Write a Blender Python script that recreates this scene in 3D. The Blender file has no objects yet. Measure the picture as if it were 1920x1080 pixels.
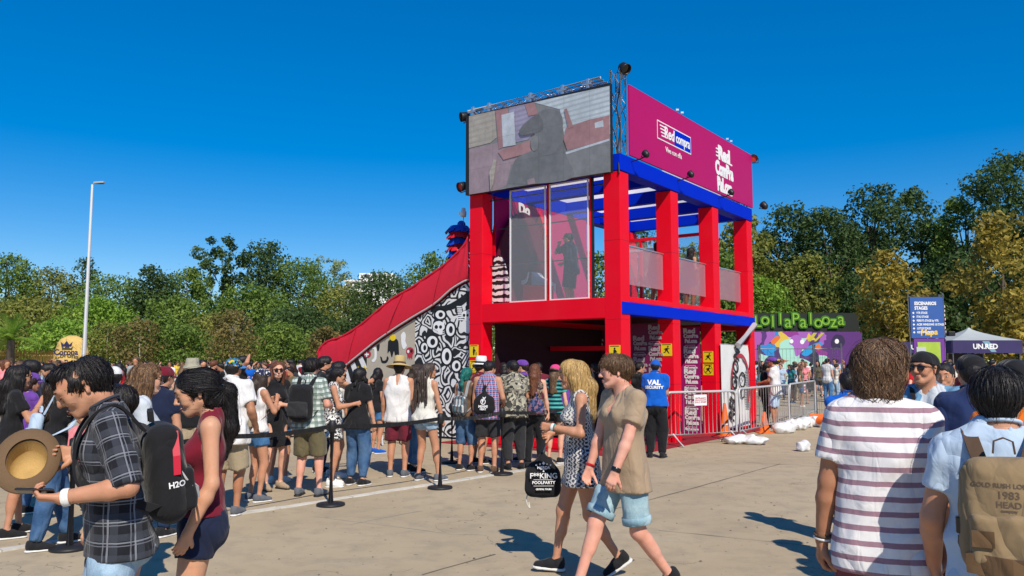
import bpy, bmesh, math, random
import numpy as np
from mathutils import Vector, Matrix
random.seed(7)
SC = bpy.context.scene
COL = SC.collection
R = math.radians
# ---------------------------------------------------------------- camera, sky, sun, exposure
FPX, YH, CAMH = 1500.0, 678.0, 1.70
PITCH = math.atan((YH - 540) / FPX)
cam_d = bpy.data.cameras.new('camera'); cam = bpy.data.objects.new('camera', cam_d); COL.objects.link(cam)
cam_d.sensor_width = 36.0; cam_d.lens = 36.0 * FPX / 1920.0; cam_d.clip_start = 0.05; cam_d.clip_end = 3000
cam.location = (0, 0, CAMH); cam.rotation_euler = (R(90) + PITCH, 0, 0)
SC.camera = cam
SUN_EL, SUN_AZ = 44.0, 162.0            # azimuth clockwise from +Y: behind the camera, a little to the right
W = bpy.data.worlds.new('World'); SC.world = W; W.use_nodes = True
_n = W.node_tree.nodes; _l = W.node_tree.links; _n.clear()
_sky = _n.new('ShaderNodeTexSky'); _sky.sky_type = 'NISHITA'; _sky.sun_disc = False
_sky.sun_elevation = R(SUN_EL); _sky.sun_rotation = R(SUN_AZ)
_sky.altitude = 550; _sky.air_density = 1.0; _sky.dust_density = 0.0; _sky.ozone_density = 5.0
_hs = _n.new('ShaderNodeHueSaturation'); _hs.inputs['Saturation'].default_value = 1.70; _hs.inputs['Hue'].default_value = 0.508; _hs.inputs['Value'].default_value = 1.27
_gm = _n.new('ShaderNodeGamma'); _gm.inputs['Gamma'].default_value = 0.75       # the camera's flat, saturated rendering of a clear sky
_bg = _n.new('ShaderNodeBackground'); _bg.inputs['Strength'].default_value = 0.15
_wo = _n.new('ShaderNodeOutputWorld')
_l.new(_sky.outputs[0], _gm.inputs[0]); _l.new(_gm.outputs[0], _hs.inputs['Color']); _l.new(_hs.outputs[0], _bg.inputs[0]); _l.new(_bg.outputs[0], _wo.inputs[0])
_sd = bpy.data.lights.new('sun', 'SUN'); _sd.energy = 5.0; _sd.angle = R(0.55); _sd.color = (1.0, 0.915, 0.79)
sun = bpy.data.objects.new('sun', _sd); COL.objects.link(sun)
_sv = Vector((math.sin(R(SUN_AZ)) * math.cos(R(SUN_EL)), math.cos(R(SUN_AZ)) * math.cos(R(SUN_EL)), math.sin(R(SUN_EL))))
sun.rotation_euler = _sv.to_track_quat('Z', 'Y').to_euler(); sun.location = (20, -30, 40)
SC.view_settings.view_transform = 'Standard'; SC.view_settings.look = 'None'
SC.view_settings.exposure = 0.0; SC.view_settings.gamma = 1.0; SC.view_settings.use_curve_mapping = False
SC.cycles.max_bounces = 6; SC.cycles.transparent_max_bounces = 12; SC.cycles.use_denoising = True

# ---------------------------------------------------------------- measuring the place from the photograph (1920 x 1080)
def ray(px, py):
    u = (px - 960) / FPX; v = (540 - py) / FPX
    return np.array([u, math.cos(PITCH) - v * math.sin(PITCH), math.sin(PITCH) + v * math.cos(PITCH)])
C0 = np.array([0, 0, CAMH])
def at(px, py, Y):
    r = ray(px, py); return C0 + r * (Y / r[1])
def gr(px, py):
    r = ray(px, py); return C0 - r * CAMH / r[2]
def onplane(px, py, P, n):
    r = ray(px, py); return C0 + r * (((P - C0) @ n) / (r @ n))

# ---------------------------------------------------------------- materials
def newmat(name):
    m = bpy.data.materials.new(name); m.use_nodes = True
    nt = m.node_tree; b = nt.nodes['Principled BSDF']
    return m, nt, b
def nd(nt, t, **kw):
    n = nt.nodes.new(t)
    for k, v in kw.items():
        if k in n.inputs: n.inputs[k].default_value = v
        else: setattr(n, k, v)
    return n
def c4(c): return (c[0], c[1], c[2], 1.0)
def mixc(nt, fac, a, b, mode='MIX'):
    m = nt.nodes.new('ShaderNodeMix'); m.data_type = 'RGBA'; m.blend_type = mode
    for sock, val in ((m.inputs[0], fac), (m.inputs[6], a), (m.inputs[7], b)):
        if isinstance(val, bpy.types.NodeSocket): nt.links.new(val, sock)
        elif isinstance(val, (tuple, list)): sock.default_value = c4(val)
        else: sock.default_value = val
    return m.outputs[2]
def mth(nt, op, a, b=None, c=None):
    m = nt.nodes.new('ShaderNodeMath'); m.operation = op
    for i, v in enumerate((a, b, c)):
        if v is None: continue
        if isinstance(v, bpy.types.NodeSocket): nt.links.new(v, m.inputs[i])
        else: m.inputs[i].default_value = v
    return m.outputs[0]
def noise(nt, vec, scale, detail=3, rough=.55, dist=0.0):
    n = nd(nt, 'ShaderNodeTexNoise', Scale=scale, Detail=detail, Roughness=rough, Distortion=dist)
    if vec is not None: nt.links.new(vec, n.inputs['Vector'])
    return n.outputs[0]
def coords(nt, kind='Object'):
    return nt.nodes.new('ShaderNodeTexCoord').outputs[kind]
def attr(nt, name):
    a = nt.nodes.new('ShaderNodeAttribute'); a.attribute_name = name; return a
def ramp(nt, fac, stops):
    r = nt.nodes.new('ShaderNodeValToRGB'); e = r.color_ramp.elements
    while len(e) < len(stops): e.new(.5)
    for i, (p, c) in enumerate(stops):
        e[i].position = p; e[i].color = c4(c) if len(c) == 3 else c
    nt.links.new(fac, r.inputs[0]); return r.outputs[0]
def bump(nt, b, h, strength=.3, dist=.01):
    n = nt.nodes.new('ShaderNodeBump'); n.inputs['Strength'].default_value = strength; n.inputs['Distance'].default_value = dist
    nt.links.new(h, n.inputs['Height']); nt.links.new(n.outputs[0], b.inputs['Normal'])
MATS = {}
def mat(name, col, rough=.6, var=.12, scale=6.0, bmp=.0, bscale=80.0, metal=0.0, spec=.4, sheen=0.0, dirt=0.0):
    if name in MATS: return MATS[name]
    m, nt, b = newmat(name)
    co = coords(nt)
    n1 = noise(nt, co, scale, 4)
    f = mth(nt, 'MULTIPLY_ADD', n1, 2 * var, 1 - var)
    out = mixc(nt, 1.0, col, f, 'MULTIPLY')
    if dirt:
        n2 = noise(nt, co, 1.7, 5, .65)
        k = mth(nt, 'MULTIPLY', mth(nt, 'SMOOTH_MIN', mth(nt, 'MAXIMUM', mth(nt, 'MULTIPLY_ADD', n2, 4, -1.9), 0.0), 1.0, .1), dirt)
        out = mixc(nt, k, out, (.16, .13, .10))
    nt.links.new(out, b.inputs['Base Color'])
    b.inputs['Roughness'].default_value = rough; b.inputs['Metallic'].default_value = metal
    b.inputs['Specular IOR Level'].default_value = spec
    if sheen: b.inputs['Sheen Weight'].default_value = sheen
    if bmp: bump(nt, b, noise(nt, co, bscale, 3), bmp, .01)
    MATS[name] = m; return m
def creases(nt, b, amt=.72):
    """soft drapery: long ridged folds plus a fine weave"""
    co = coords(nt); mp = nd(nt, 'ShaderNodeMapping'); mp.inputs['Scale'].default_value = (1.0, 1.0, .55); mp.inputs['Rotation'].default_value = (.35, .3, 0); nt.links.new(co, mp.inputs[0])
    n1 = noise(nt, mp.outputs[0], 5.2, 1.5, .45, .9); r1 = mth(nt, 'ABSOLUTE', mth(nt, 'MULTIPLY_ADD', n1, 2.0, -1.0)); n2 = noise(nt, mp.outputs[0], 15.0, 2, .5, .7); r2 = mth(nt, 'ABSOLUTE', mth(nt, 'MULTIPLY_ADD', n2, 2.0, -1.0))
    h = mth(nt, 'ADD', mth(nt, 'POWER', r1, .85), mth(nt, 'MULTIPLY', r2, .2)); h = mth(nt, 'MULTIPLY_ADD', noise(nt, co, 420.0, 2), .022, h); bump(nt, b, h, amt, .035)
def cloth(name, col, var=.10, bmp=.35, rough=.85):
    if name in MATS: return MATS[name]
    m = mat(name, col, rough, var, 9.0, 0, spec=.12, sheen=.12); nt = m.node_tree; creases(nt, nt.nodes['Principled BSDF']); return m
def band(nt, sock, period, width, off=0.0):
    f = mth(nt, 'FRACT', mth(nt, 'MULTIPLY_ADD', sock, 1.0 / period, off))
    return mth(nt, 'LESS_THAN', f, width)
def uvw(nt):
    s = nt.nodes.new('ShaderNodeSeparateXYZ'); nt.links.new(attr(nt, 'cuv').outputs['Vector'], s.inputs[0]); return s.outputs
def plaid(name, base, bands, rough=.85, var=.12):
    """bands: (axis 0/1, period, width, offset, colour, strength) in metres round / along the cloth"""
    if name in MATS: return MATS[name]
    m, nt, b = newmat(name); s = uvw(nt)
    wob = noise(nt, coords(nt), 14.0, 2)
    col = None
    for ax, per, wd, off, c, st in bands:
        co = mth(nt, 'MULTIPLY_ADD', wob, .006, s[ax])
        col = mixc(nt, mth(nt, 'MULTIPLY', band(nt, co, per, wd, off), st), base if col is None else col, c)
    n1 = noise(nt, coords(nt), 30.0, 3)
    col = mixc(nt, 1.0, col, mth(nt, 'MULTIPLY_ADD', n1, 2 * var, 1 - var), 'MULTIPLY')
    nt.links.new(col, b.inputs['Base Color']); b.inputs['Roughness'].default_value = rough
    b.inputs['Specular IOR Level'].default_value = .15; b.inputs['Sheen Weight'].default_value = .1
    creases(nt, b)
    MATS[name] = m; return m
def blotch(name, cols, scale=14.0, kind='voronoi', thr=None):
    """printed cloth: irregular patches of several colours"""
    if name in MATS: return MATS[name]
    m, nt, b = newmat(name); co = attr(nt, 'cuv').outputs['Vector']
    if kind == 'voronoi':
        v = nd(nt, 'ShaderNodeTexVoronoi', Scale=scale); 
        w = nt.nodes.new('ShaderNodeVectorMath'); w.operation = 'ADD'
        nz = nt.nodes.new('ShaderNodeTexNoise'); nz.inputs['Scale'].default_value = scale * .8
        nt.links.new(co, nz.inputs['Vector'])
        sc = nt.nodes.new('ShaderNodeVectorMath'); sc.operation = 'SCALE'; sc.inputs['Scale'].default_value = 1.0 / scale
        nt.links.new(nz.outputs['Color'], sc.inputs[0]); nt.links.new(co, w.inputs[0]); nt.links.new(sc.outputs[0], w.inputs[1])
        nt.links.new(w.outputs[0], v.inputs['Vector'])
        sp = nt.nodes.new('ShaderNodeSeparateColor'); nt.links.new(v.outputs['Color'], sp.inputs[0]); fac = sp.outputs[0]
    else: fac = noise(nt, co, scale, 2, .5, .6)
    n = len(cols); st = [((i / n) if thr is None else thr[i], c) for i, c in enumerate(cols)]
    r = ramp(nt, fac, st); r.node.color_ramp.interpolation = 'CONSTANT'
    nt.links.new(r, b.inputs['Base Color']); b.inputs['Roughness'].default_value = .85; b.inputs['Specular IOR Level'].default_value = .15
    creases(nt, b)
    MATS[name] = m; return m
def skinmat(name, col):
    if name in MATS: return MATS[name]
    m, nt, b = newmat(name); co = coords(nt)
    n1 = noise(nt, co, 7.0, 4); n2 = noise(nt, co, 30.0, 3)
    red = mixc(nt, mth(nt, 'MULTIPLY', mth(nt, 'POWER', n1, 1.4), 1.1), col, (col[0] * 1.02, col[1] * .72, col[2] * .62))
    out = mixc(nt, 1.0, red, mth(nt, 'MULTIPLY_ADD', n2, .22, .89), 'MULTIPLY')
    nt.links.new(out, b.inputs['Base Color']); b.inputs['Roughness'].default_value = .5
    b.inputs['Specular IOR Level'].default_value = .35
    b.inputs['Subsurface Weight'].default_value = .10; b.inputs['Subsurface Radius'].default_value = (1.0, .35, .2); b.inputs['Subsurface Scale'].default_value = .012
    nt.links.new(mth(nt, 'MULTIPLY_ADD', noise(nt, co, 16.0, 3), .3, .38), b.inputs['Roughness'])
    bump(nt, b, noise(nt, co, 150.0, 2), .12, .003)
    MATS[name] = m; return m
def hairmat(name, col, tip=None, rough=.42):
    if name in MATS: return MATS[name]
    m, nt, b = newmat(name); co = coords(nt)
    mp = nd(nt, 'ShaderNodeMapping'); mp.inputs['Scale'].default_value = (1, 1, .12); nt.links.new(co, mp.inputs[0])
    n1 = noise(nt, mp.outputs[0], 190.0, 2)
    c2 = tip or tuple(min(1, x * 1.9 + .01) for x in col)
    r = ramp(nt, n1, [(.32, tuple(x * .55 for x in col)), (.52, col), (.74, c2)])
    nt.links.new(r, b.inputs['Base Color']); b.inputs['Roughness'].default_value = rough + .08; b.inputs['Specular IOR Level'].default_value = .32
    bump(nt, b, n1, .6, .006)
    MATS[name] = m; return m
def flat(name, col, rough=.5, spec=.4, metal=0.0):
    return mat(name, col, rough, .04, 3.0, metal=metal, spec=spec)

# ---------------------------------------------------------------- things, parts, tags
def tag(o, label, cat, group=None):
    o['label'] = label; o['category'] = cat
    if group: o['group'] = group
    return o
def struct(o): o['kind'] = 'structure'; return o
def thing(name, label, cat, loc=(0, 0, 0), rz=0.0, group=None):
    o = bpy.data.objects.new(name, None); COL.objects.link(o); o.location = [float(x) for x in loc]; o.rotation_euler = (0, 0, rz)
    o.empty_display_size = .2
    return tag(o, label, cat, group)
def link(name, me, m, parent=None):
    o = bpy.data.objects.new(name, me); COL.objects.link(o)
    if m is not None and not me.materials: me.materials.append(m)
    if parent is not None: o.parent = parent
    return o
def copytree(o, parent=None):
    c = o.copy(); COL.objects.link(c); c.parent = parent
    for ch in list(o.children): copytree(ch, c)
    return c
def frame_of(d, up=(0, 0, 1)):
    d = np.array(d, float); d /= np.linalg.norm(d); up = np.array(up, float)
    if abs(d @ up) > .97: up = np.array([1., 0, 0]) if abs(d[0]) < .9 else np.array([0, 1., 0])
    x = np.cross(d, up); x /= np.linalg.norm(x); y = np.cross(x, d); return x, y, d
class G:
    """collects shapes into one mesh"""
    def __init__(s): s.v = []; s.f = []; s.sm = []
    def add(s, vs, fs, smooth=False):
        n = len(s.v); s.v += [tuple(float(c) for c in p) for p in vs]
        for f in fs: s.f.append(tuple(i + n for i in f)); s.sm.append(smooth)
        return s
    def box(s, c, h, M=None):
        c = np.array(c, float); M = np.eye(3) if M is None else np.array(M, float)
        vs = [c + M @ (np.array(h) * np.array(q)) for q in ((-1,-1,-1),(1,-1,-1),(1,1,-1),(-1,1,-1),(-1,-1,1),(1,-1,1),(1,1,1),(-1,1,1))]
        return s.add(vs, [(3,2,1,0),(4,5,6,7),(0,1,5,4),(1,2,6,5),(2,3,7,6),(3,0,4,7)])
    def bbox(s, c, h, b, M=None):
        """box with bevelled edges"""
        bm = bmesh.new(); bmesh.ops.create_cube(bm, size=2.0)
        for v in bm.verts: v.co = Vector((v.co.x * h[0], v.co.y * h[1], v.co.z * h[2]))
        bmesh.ops.bevel(bm, geom=list(bm.edges), offset=b, segments=2, affect='EDGES', profile=.5)
        c = np.array(c, float); M = np.eye(3) if M is None else np.array(M, float)
        bm.verts.index_update()
        s.add([c + M @ np.array(v.co) for v in bm.verts], [tuple(v.index for v in f.verts) for f in bm.faces]); bm.free(); return s
    def tube(s, pts, r, n=8, cap=True, flat=None, smooth=True):
        pts = [np.array(p, float) for p in pts]; rs = r if hasattr(r, '__len__') else [r] * len(pts)
        base = len(s.v); vs = []; px = None
        for i, p in enumerate(pts):
            d = pts[min(i + 1, len(pts) - 1)] - pts[max(i - 1, 0)]
            nn = np.linalg.norm(d); d = d / nn if nn > 1e-9 else np.array([0, 0, 1.])
            if px is None: x, y, d = frame_of(d)
            else:
                x = px - d * (px @ d); x /= np.linalg.norm(x); y = np.cross(d, x)
            px = x
            for k in range(n):
                a = 2 * math.pi * k / n
                vs.append(p + rs[i] * (math.cos(a) * x + math.sin(a) * y * (flat or 1)))
        m = len(pts); fs = [(i*n+k, i*n+(k+1)%n, (i+1)*n+(k+1)%n, (i+1)*n+k) for i in range(m-1) for k in range(n)]
        s.add(vs, fs, smooth)
        if cap: s.add([vs[k] for k in range(n)], [tuple(range(n))[::-1]]); s.add([vs[(m-1)*n+k] for k in range(n)], [tuple(range(n))])
        return s
    def strip(s, pts, wdir, w, t):
        """flat band along pts, wide along wdir (vector or list), thickness t"""
        pts = [np.array(p, float) for p in pts]; q = []
        for i, p in enumerate(pts):
            wd = np.array(wdir[i] if hasattr(wdir[0], '__len__') else wdir, float); wd /= np.linalg.norm(wd)
            d = pts[min(i+1, len(pts)-1)] - pts[max(i-1, 0)]; d /= max(1e-9, np.linalg.norm(d)); nn = np.cross(d, wd); nn /= max(1e-9, np.linalg.norm(nn))
            q += [p - wd*w/2 - nn*t/2, p + wd*w/2 - nn*t/2, p + wd*w/2 + nn*t/2, p - wd*w/2 + nn*t/2]
        m = len(pts); fs = [(i*4+k, i*4+(k+1)%4, (i+1)*4+(k+1)%4, (i+1)*4+k) for i in range(m-1) for k in range(4)]
        fs += [(3,2,1,0), ((m-1)*4, (m-1)*4+1, (m-1)*4+2, (m-1)*4+3)]
        return s.add(q, fs)
    def lathe(s, prof, n=24, c=(0,0,0), M=None, smooth=True, sx=1., sy=1.):
        c = np.array(c, float); M = np.eye(3) if M is None else np.array(M, float); vs = []
        for (r, z) in prof:
            for k in range(n):
                a = 2*math.pi*k/n; vs.append(c + M @ np.array([r*math.cos(a)*sx, r*math.sin(a)*sy, z]))
        m = len(prof); fs = [(i*n+k, i*n+(k+1)%n, (i+1)*n+(k+1)%n, (i+1)*n+k) for i in range(m-1) for k in range(n)]
        return s.add(vs, fs, smooth)
    def sphere(s, c, r, n=12, M=None, sc=(1,1,1)):
        m = max(5, n // 2 + 1); prof = [(max(1e-4, math.sin(math.pi*i/(m-1)))*r, -math.cos(math.pi*i/(m-1))*r) for i in range(m)]
        M = np.eye(3) if M is None else np.array(M, float)
        return s.lathe(prof, n, c, M @ np.diag(sc))
    def prism(s, poly, P, U, V, t):
        """polygon (list of 2D points) in the plane P + a U + b V, extruded by t along UxV, triangulated"""
        P, U, V = (np.array(x, float) for x in (P, U, V)); N = np.cross(U, V); N /= np.linalg.norm(N)
        n = len(poly)
        from mathutils.geometry import tessellate_polygon
        tri = tessellate_polygon([[Vector((a, b, 0)) for a, b in poly]])
        ar = sum(poly[i][0]*poly[(i+1)%n][1] - poly[(i+1)%n][0]*poly[i][1] for i in range(n))
        vs = [P + U*a + V*b for a, b in poly] + [P + U*a + V*b + N*t for a, b in poly]
        fs = []
        for a, b, c in tri:
            o = (poly[b][0]-poly[a][0])*(poly[c][1]-poly[a][1]) - (poly[c][0]-poly[a][0])*(poly[b][1]-poly[a][1])
            if o < 0: b, c = c, b
            fs += [(a+n, b+n, c+n), (c, b, a)]
        for i in range(n):
            j = (i+1) % n; fs.append((i, j, j+n, i+n) if ar > 0 else (j, i, i+n, j+n))
        return s.add(vs, fs)
    def mesh(s, name='m'):
        me = bpy.data.meshes.new(name); me.from_pydata(s.v, [], s.f)
        me.polygons.foreach_set('use_smooth', s.sm); me.update(); return me
    def build(s, name, m, parent=None): return link(name, s.mesh(name), m, parent)
def textmesh(txt, size=1.0, depth=0.0, bold=0.0, shear=0.0, align='CENTER', spacing=1.0, line=1.0):
    cu = bpy.data.curves.new('t', 'FONT'); cu.body = txt; cu.size = size; cu.extrude = depth; cu.offset = bold; cu.shear = shear
    cu.align_x = align; cu.align_y = 'CENTER'; cu.space_character = spacing; cu.space_line = line; cu.resolution_u = 3
    o = bpy.data.objects.new('t', cu); COL.objects.link(o)
    dg = bpy.context.evaluated_depsgraph_get(); me = bpy.data.meshes.new_from_object(o.evaluated_get(dg))
    bpy.data.objects.remove(o); bpy.data.curves.remove(cu); me.materials.clear(); return me
def text(name, txt, m, P, U, V, size, parent=None, depth=.003, bold=0.0, shear=0.0, sx=1.0, align='CENTER', spacing=1.0, line=1.0):
    """lettering lying in the plane through P with axes U (reading direction) and V (up)"""
    me = textmesh(txt, size, depth, bold, shear, align, spacing, line)
    P, U, V = (np.array(x, float) for x in (P, U, V)); U = U/np.linalg.norm(U); V = V/np.linalg.norm(V); N = np.cross(U, V)
    n = len(me.vertices); co = np.empty(n*3); me.vertices.foreach_get('co', co); co = co.reshape(-1, 3)
    co = P + np.outer(co[:, 0]*sx, U) + np.outer(co[:, 1], V) + np.outer(co[:, 2], N)
    me.vertices.foreach_set('co', co.ravel()); me.update()
    return link(name, me, m, parent)
# ---------------------------------------------------------------- implicit surfaces: continuous bodies and clothes
class Pr:
    """tapered capsule a-b (radii ra, rb), squashed by `fl` along `ax`; cap: flat end at b; op u/s; k blend"""
    def __init__(s, a, b, ra, rb=None, k=.03, fl=1.0, ax=None, op='u', capb=False, capa=False, box=None, rot=None, g=0):
        s.a = np.array(a, float); s.b = np.array(b, float); s.ra = ra; s.rb = ra if rb is None else rb; s.k = k; s.fl = fl
        s.ax = None if ax is None else np.array(ax, float)/np.linalg.norm(ax); s.op = op; s.capb = capb; s.capa = capa
        s.box = None if box is None else np.array(box, float); s.rot = rot; s.g = g
    def bounds(s):
        if s.box is not None:
            e = np.abs(s.rot) @ s.box + s.ra; return s.a - e, s.a + e
        m = max(s.ra, s.rb) * max(1, s.fl if s.fl > 1 else 1)
        return np.minimum(s.a, s.b) - m, np.maximum(s.a, s.b) + m
    def d(s, P):
        if s.box is not None:
            q = np.abs((P - s.a) @ s.rot) - s.box
            return np.linalg.norm(np.maximum(q, 0), axis=-1) + np.minimum(q.max(axis=-1), 0) - s.ra
        a, b = s.a, s.b; Q = P
        if s.ax is not None and s.fl != 1.0:
            w = (P - a) @ s.ax; Q = P + ((1/s.fl - 1) * w)[..., None] * s.ax
            wb = (b - a) @ s.ax; b = b + (1/s.fl - 1) * wb * s.ax
        ab = b - a; L2 = ab @ ab; pa = Q - a
        t = np.clip(pa @ ab / L2, 0, 1) if L2 > 1e-12 else np.zeros(Q.shape[:-1])
        d = np.linalg.norm(pa - t[..., None]*ab, axis=-1) - (s.ra + (s.rb - s.ra)*t)
        if s.fl < 1 and s.ax is not None: d = d * (.5 + .5*s.fl)
        if s.capb:
            n = (s.b - s.a); n = n/np.linalg.norm(n); d = np.maximum(d, (P - s.b) @ n)
        if s.capa:
            n = (s.a - s.b); n = n/np.linalg.norm(n); d = np.maximum(d, (P - s.a) @ n)
        return d
def smin(a, b, k):
    if k <= 0: return np.minimum(a, b)
    h = np.maximum(k - np.abs(a - b), 0)/k; return np.minimum(a, b) - h*h*k*.25
def sdfpts(prims, P):
    D = np.full(P.shape[:-1], 9.0)
    for p in prims:
        d = p.d(P)
        D = smin(D, d, p.k) if p.op == 'u' else -smin(-D, d, p.k)
    return D
def folds(P, amp, freq, seed, vert=.35):
    if amp == 0: return 0
    r = np.random.RandomState(seed); f = 0
    for i in range(5):
        k = r.normal(size=3); k[2] *= vert; k = k/np.linalg.norm(k)*freq*r.uniform(.55, 1.3)
        ph = r.uniform(0, 6.28); w = P @ k + ph + 1.6*np.sin(P @ (k[[1, 2, 0]]*.45) + ph*2)
        env = .35 + .65*np.sin(P @ (k[[2, 0, 1]]*.3) + ph*3)**2
        f = f + ((1 - np.abs(np.sin(w*.5)))**1.5*2 - .75)*env
    return -f * amp / 1.8
def grid_mesh(prims, h, lo=None, hi=None, clips=(), disp=None, zsplit=None):
    los, his = zip(*[p.bounds() for p in prims if p.op == 'u'])
    lo = np.min(los, 0) - 2.5*h if lo is None else np.array(lo); hi = np.max(his, 0) + 2.5*h if hi is None else np.array(hi)
    ax = [np.arange(lo[i], hi[i] + h, h) for i in range(3)]
    D = np.full([len(a) for a in ax], 9.0)
    for p in prims:
        l, u = p.bounds(); pad = p.k + 2.2*h
        sl = [slice(max(0, int((l[i]-pad-lo[i])/h)), max(0, int((u[i]+pad-lo[i])/h)+2)) for i in range(3)]
        sub = [ax[i][sl[i]] for i in range(3)]
        if min(len(x) for x in sub) == 0: continue
        P = np.stack(np.meshgrid(*sub, indexing='ij'), -1); d = p.d(P); o = D[tuple(sl)]
        D[tuple(sl)] = smin(o, d, p.k) if p.op == 'u' else -smin(-o, d, p.k)
    near = np.abs(D) < .05
    if disp is not None or clips:
        idx = np.nonzero(np.abs(D) < .09) if clips else np.nonzero(near)
        P = np.stack([ax[i][idx[i]] for i in range(3)], -1)
        if disp is not None: D[idx] += disp(P)
        for (c, n) in clips:
            n = np.array(n, float); n /= np.linalg.norm(n); c = np.array(c, float)
            g = ((ax[0] - c[0])*n[0])[:, None, None] + ((ax[1] - c[1])*n[1])[None, :, None] + ((ax[2] - c[2])*n[2])[None, None, :]
            D = np.maximum(D, g)
    return surfnet(D, ax)
def surfnet(D, ax):
    I = D < 0
    nx, ny, nz = D.shape
    cor = [(i, j, k) for i in (0, 1) for j in (0, 1) for k in (0, 1)]
    cnt = sum(I[i:nx-1+i, j:ny-1+j, k:nz-1+k].astype(np.int8) for i, j, k in cor)
    act = (cnt > 0) & (cnt < 8); cid = np.full(act.shape, -1, np.int64); cells = np.argwhere(act); n = len(cells)
    if n == 0: return np.zeros((0, 3)), np.zeros((0, 4), int)
    cid[act] = np.arange(n)
    val = {c: D[cells[:, 0]+c[0], cells[:, 1]+c[1], cells[:, 2]+c[2]] for c in cor}
    acc = np.zeros((n, 3)); w = np.zeros(n)
    for c in cor:
        for a in range(3):
            if c[a]: continue
            e = list(c); e[a] = 1; e = tuple(e); v0, v1 = val[c], val[e]; m = (v0 < 0) != (v1 < 0)
            t = np.where(m, v0/np.where(np.abs(v0 - v1) < 1e-12, 1e-12, v0 - v1), 0)
            p = np.zeros((n, 3)) + np.array(c, float); p[:, a] = t; acc += p*m[:, None]; w += m
    acc /= w[:, None]
    V = np.stack([ax[i][cells[:, i]] + acc[:, i]*(ax[i][1] - ax[i][0]) for i in range(3)], -1)
    F = []
    for a in range(3):
        b, c = (a+1) % 3, (a+2) % 3
        s0 = [slice(None)]*3; s1 = [slice(None)]*3; s0[a] = slice(0, -1); s1[a] = slice(1, None)
        for s in (s0, s1): s[b] = slice(1, -1); s[c] = slice(1, -1)
        A, B = I[tuple(s0)], I[tuple(s1)]; E = np.argwhere(A != B)
        if not len(E): continue
        ins = A[E[:, 0], E[:, 1], E[:, 2]]; E = E.copy(); E[:, b] += 1; E[:, c] += 1
        def cc(db, dc):
            q = E.copy(); q[:, b] -= db; q[:, c] -= dc; return cid[q[:, 0], q[:, 1], q[:, 2]]
        q = np.stack([cc(1, 1), cc(0, 1), cc(0, 0), cc(1, 0)], -1); q[~ins] = q[~ins][:, ::-1]; F.append(q)
    F = np.concatenate(F); return V, F[(F >= 0).all(1)]
def relax(V, F, it=2):
    for _ in range(it):
        s = np.zeros_like(V); c = np.zeros(len(V))
        for i in range(4):
            a, b = F[:, i], F[:, (i+1) % 4]
            np.add.at(s, a, V[b]); np.add.at(c, a, 1); np.add.at(s, b, V[a]); np.add.at(c, b, 1)
        V = V*.5 + .5*s/np.maximum(c, 1)[:, None]
    return V
def npmesh(name, V, F, cuv=None, smooth=True):
    me = bpy.data.meshes.new(name); n = len(V); q = len(F); k = F.shape[1]
    me.vertices.add(n); me.vertices.foreach_set('co', np.ascontiguousarray(V, np.float32).ravel())
    me.loops.add(q*k); me.loops.foreach_set('vertex_index', np.ascontiguousarray(F, np.int32).ravel())
    me.polygons.add(q); me.polygons.foreach_set('loop_start', np.arange(0, q*k, k, dtype=np.int32))
    me.update(calc_edges=True)
    me.polygons.foreach_set('use_smooth', np.full(q, smooth))
    if cuv is not None:
        a = me.attributes.new('cuv', 'FLOAT_VECTOR', 'POINT'); a.data.foreach_set('vector', np.ascontiguousarray(cuv, np.float32).ravel())
    me.validate(); return me
def cloth_uv(prims, V):
    """u round the limb or trunk, v along it (metres)"""
    pu = [p for p in prims if p.op == 'u' and p.g >= 0]
    ds = np.stack([p.d(V) for p in pu]); best = ds.argmin(0); out = np.zeros((len(V), 3))
    for i, p in enumerate(pu):
        m = best == i
        if not m.any(): continue
        if p.g == 1 or np.linalg.norm(p.b - p.a) < .06 or p.box is not None:
            q = V[m]; ang = np.arctan2(q[:, 0], -q[:, 1]); out[m, 0] = ang*.15; out[m, 1] = q[:, 2]
        else:
            x, y, d = frame_of(p.b - p.a, (0, 1, 0)); q = V[m] - p.a
            out[m, 0] = np.arctan2(q @ x, q @ y)*.06; out[m, 1] = -(q @ d) + p.a[2]
        out[m, 2] = i*.37
    return out
# ---------------------------------------------------------------- people
def rotx(a): c, s = math.cos(a), math.sin(a); return np.array([[1,0,0],[0,c,-s],[0,s,c]])
def roty(a): c, s = math.cos(a), math.sin(a); return np.array([[c,0,s],[0,1,0],[-s,0,c]])
def rotz(a): c, s = math.cos(a), math.sin(a); return np.array([[c,-s,0],[s,c,0],[0,0,1]])
def unit(v): v = np.array(v, float); return v/max(1e-9, np.linalg.norm(v))
def ik(a, t, l1, l2, pole):
    a = np.array(a, float); t = np.array(t, float); d = t - a; L = np.linalg.norm(d); Lm = (l1 + l2)*.998
    if L > Lm: d = d/L*Lm; t = a + d; L = Lm
    L = max(L, abs(l1 - l2) + .01); u = unit(d); p = np.array(pole, float); p = unit(p - u*(p @ u))
    x = (l1*l1 - l2*l2 + L*L)/(2*L); h = math.sqrt(max(0, l1*l1 - x*x)); return a + u*x + p*h, a + u*L
POSES = {
 'stand': dict(),
 'phone': dict(hr=(.10,.30,1.14), hl=(-.12,.30,1.12), curl=.75, hp=22),
 'hips':  dict(hr=(.22,.02,.98), hl=(-.22,.02,.98), er=(1,-.6,0), el=(-1,-.6,0)),
 'fold':  dict(hr=(-.06,.20,1.14), hl=(.06,.19,1.12), curl=.6),
}
class Sk: pass
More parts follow.
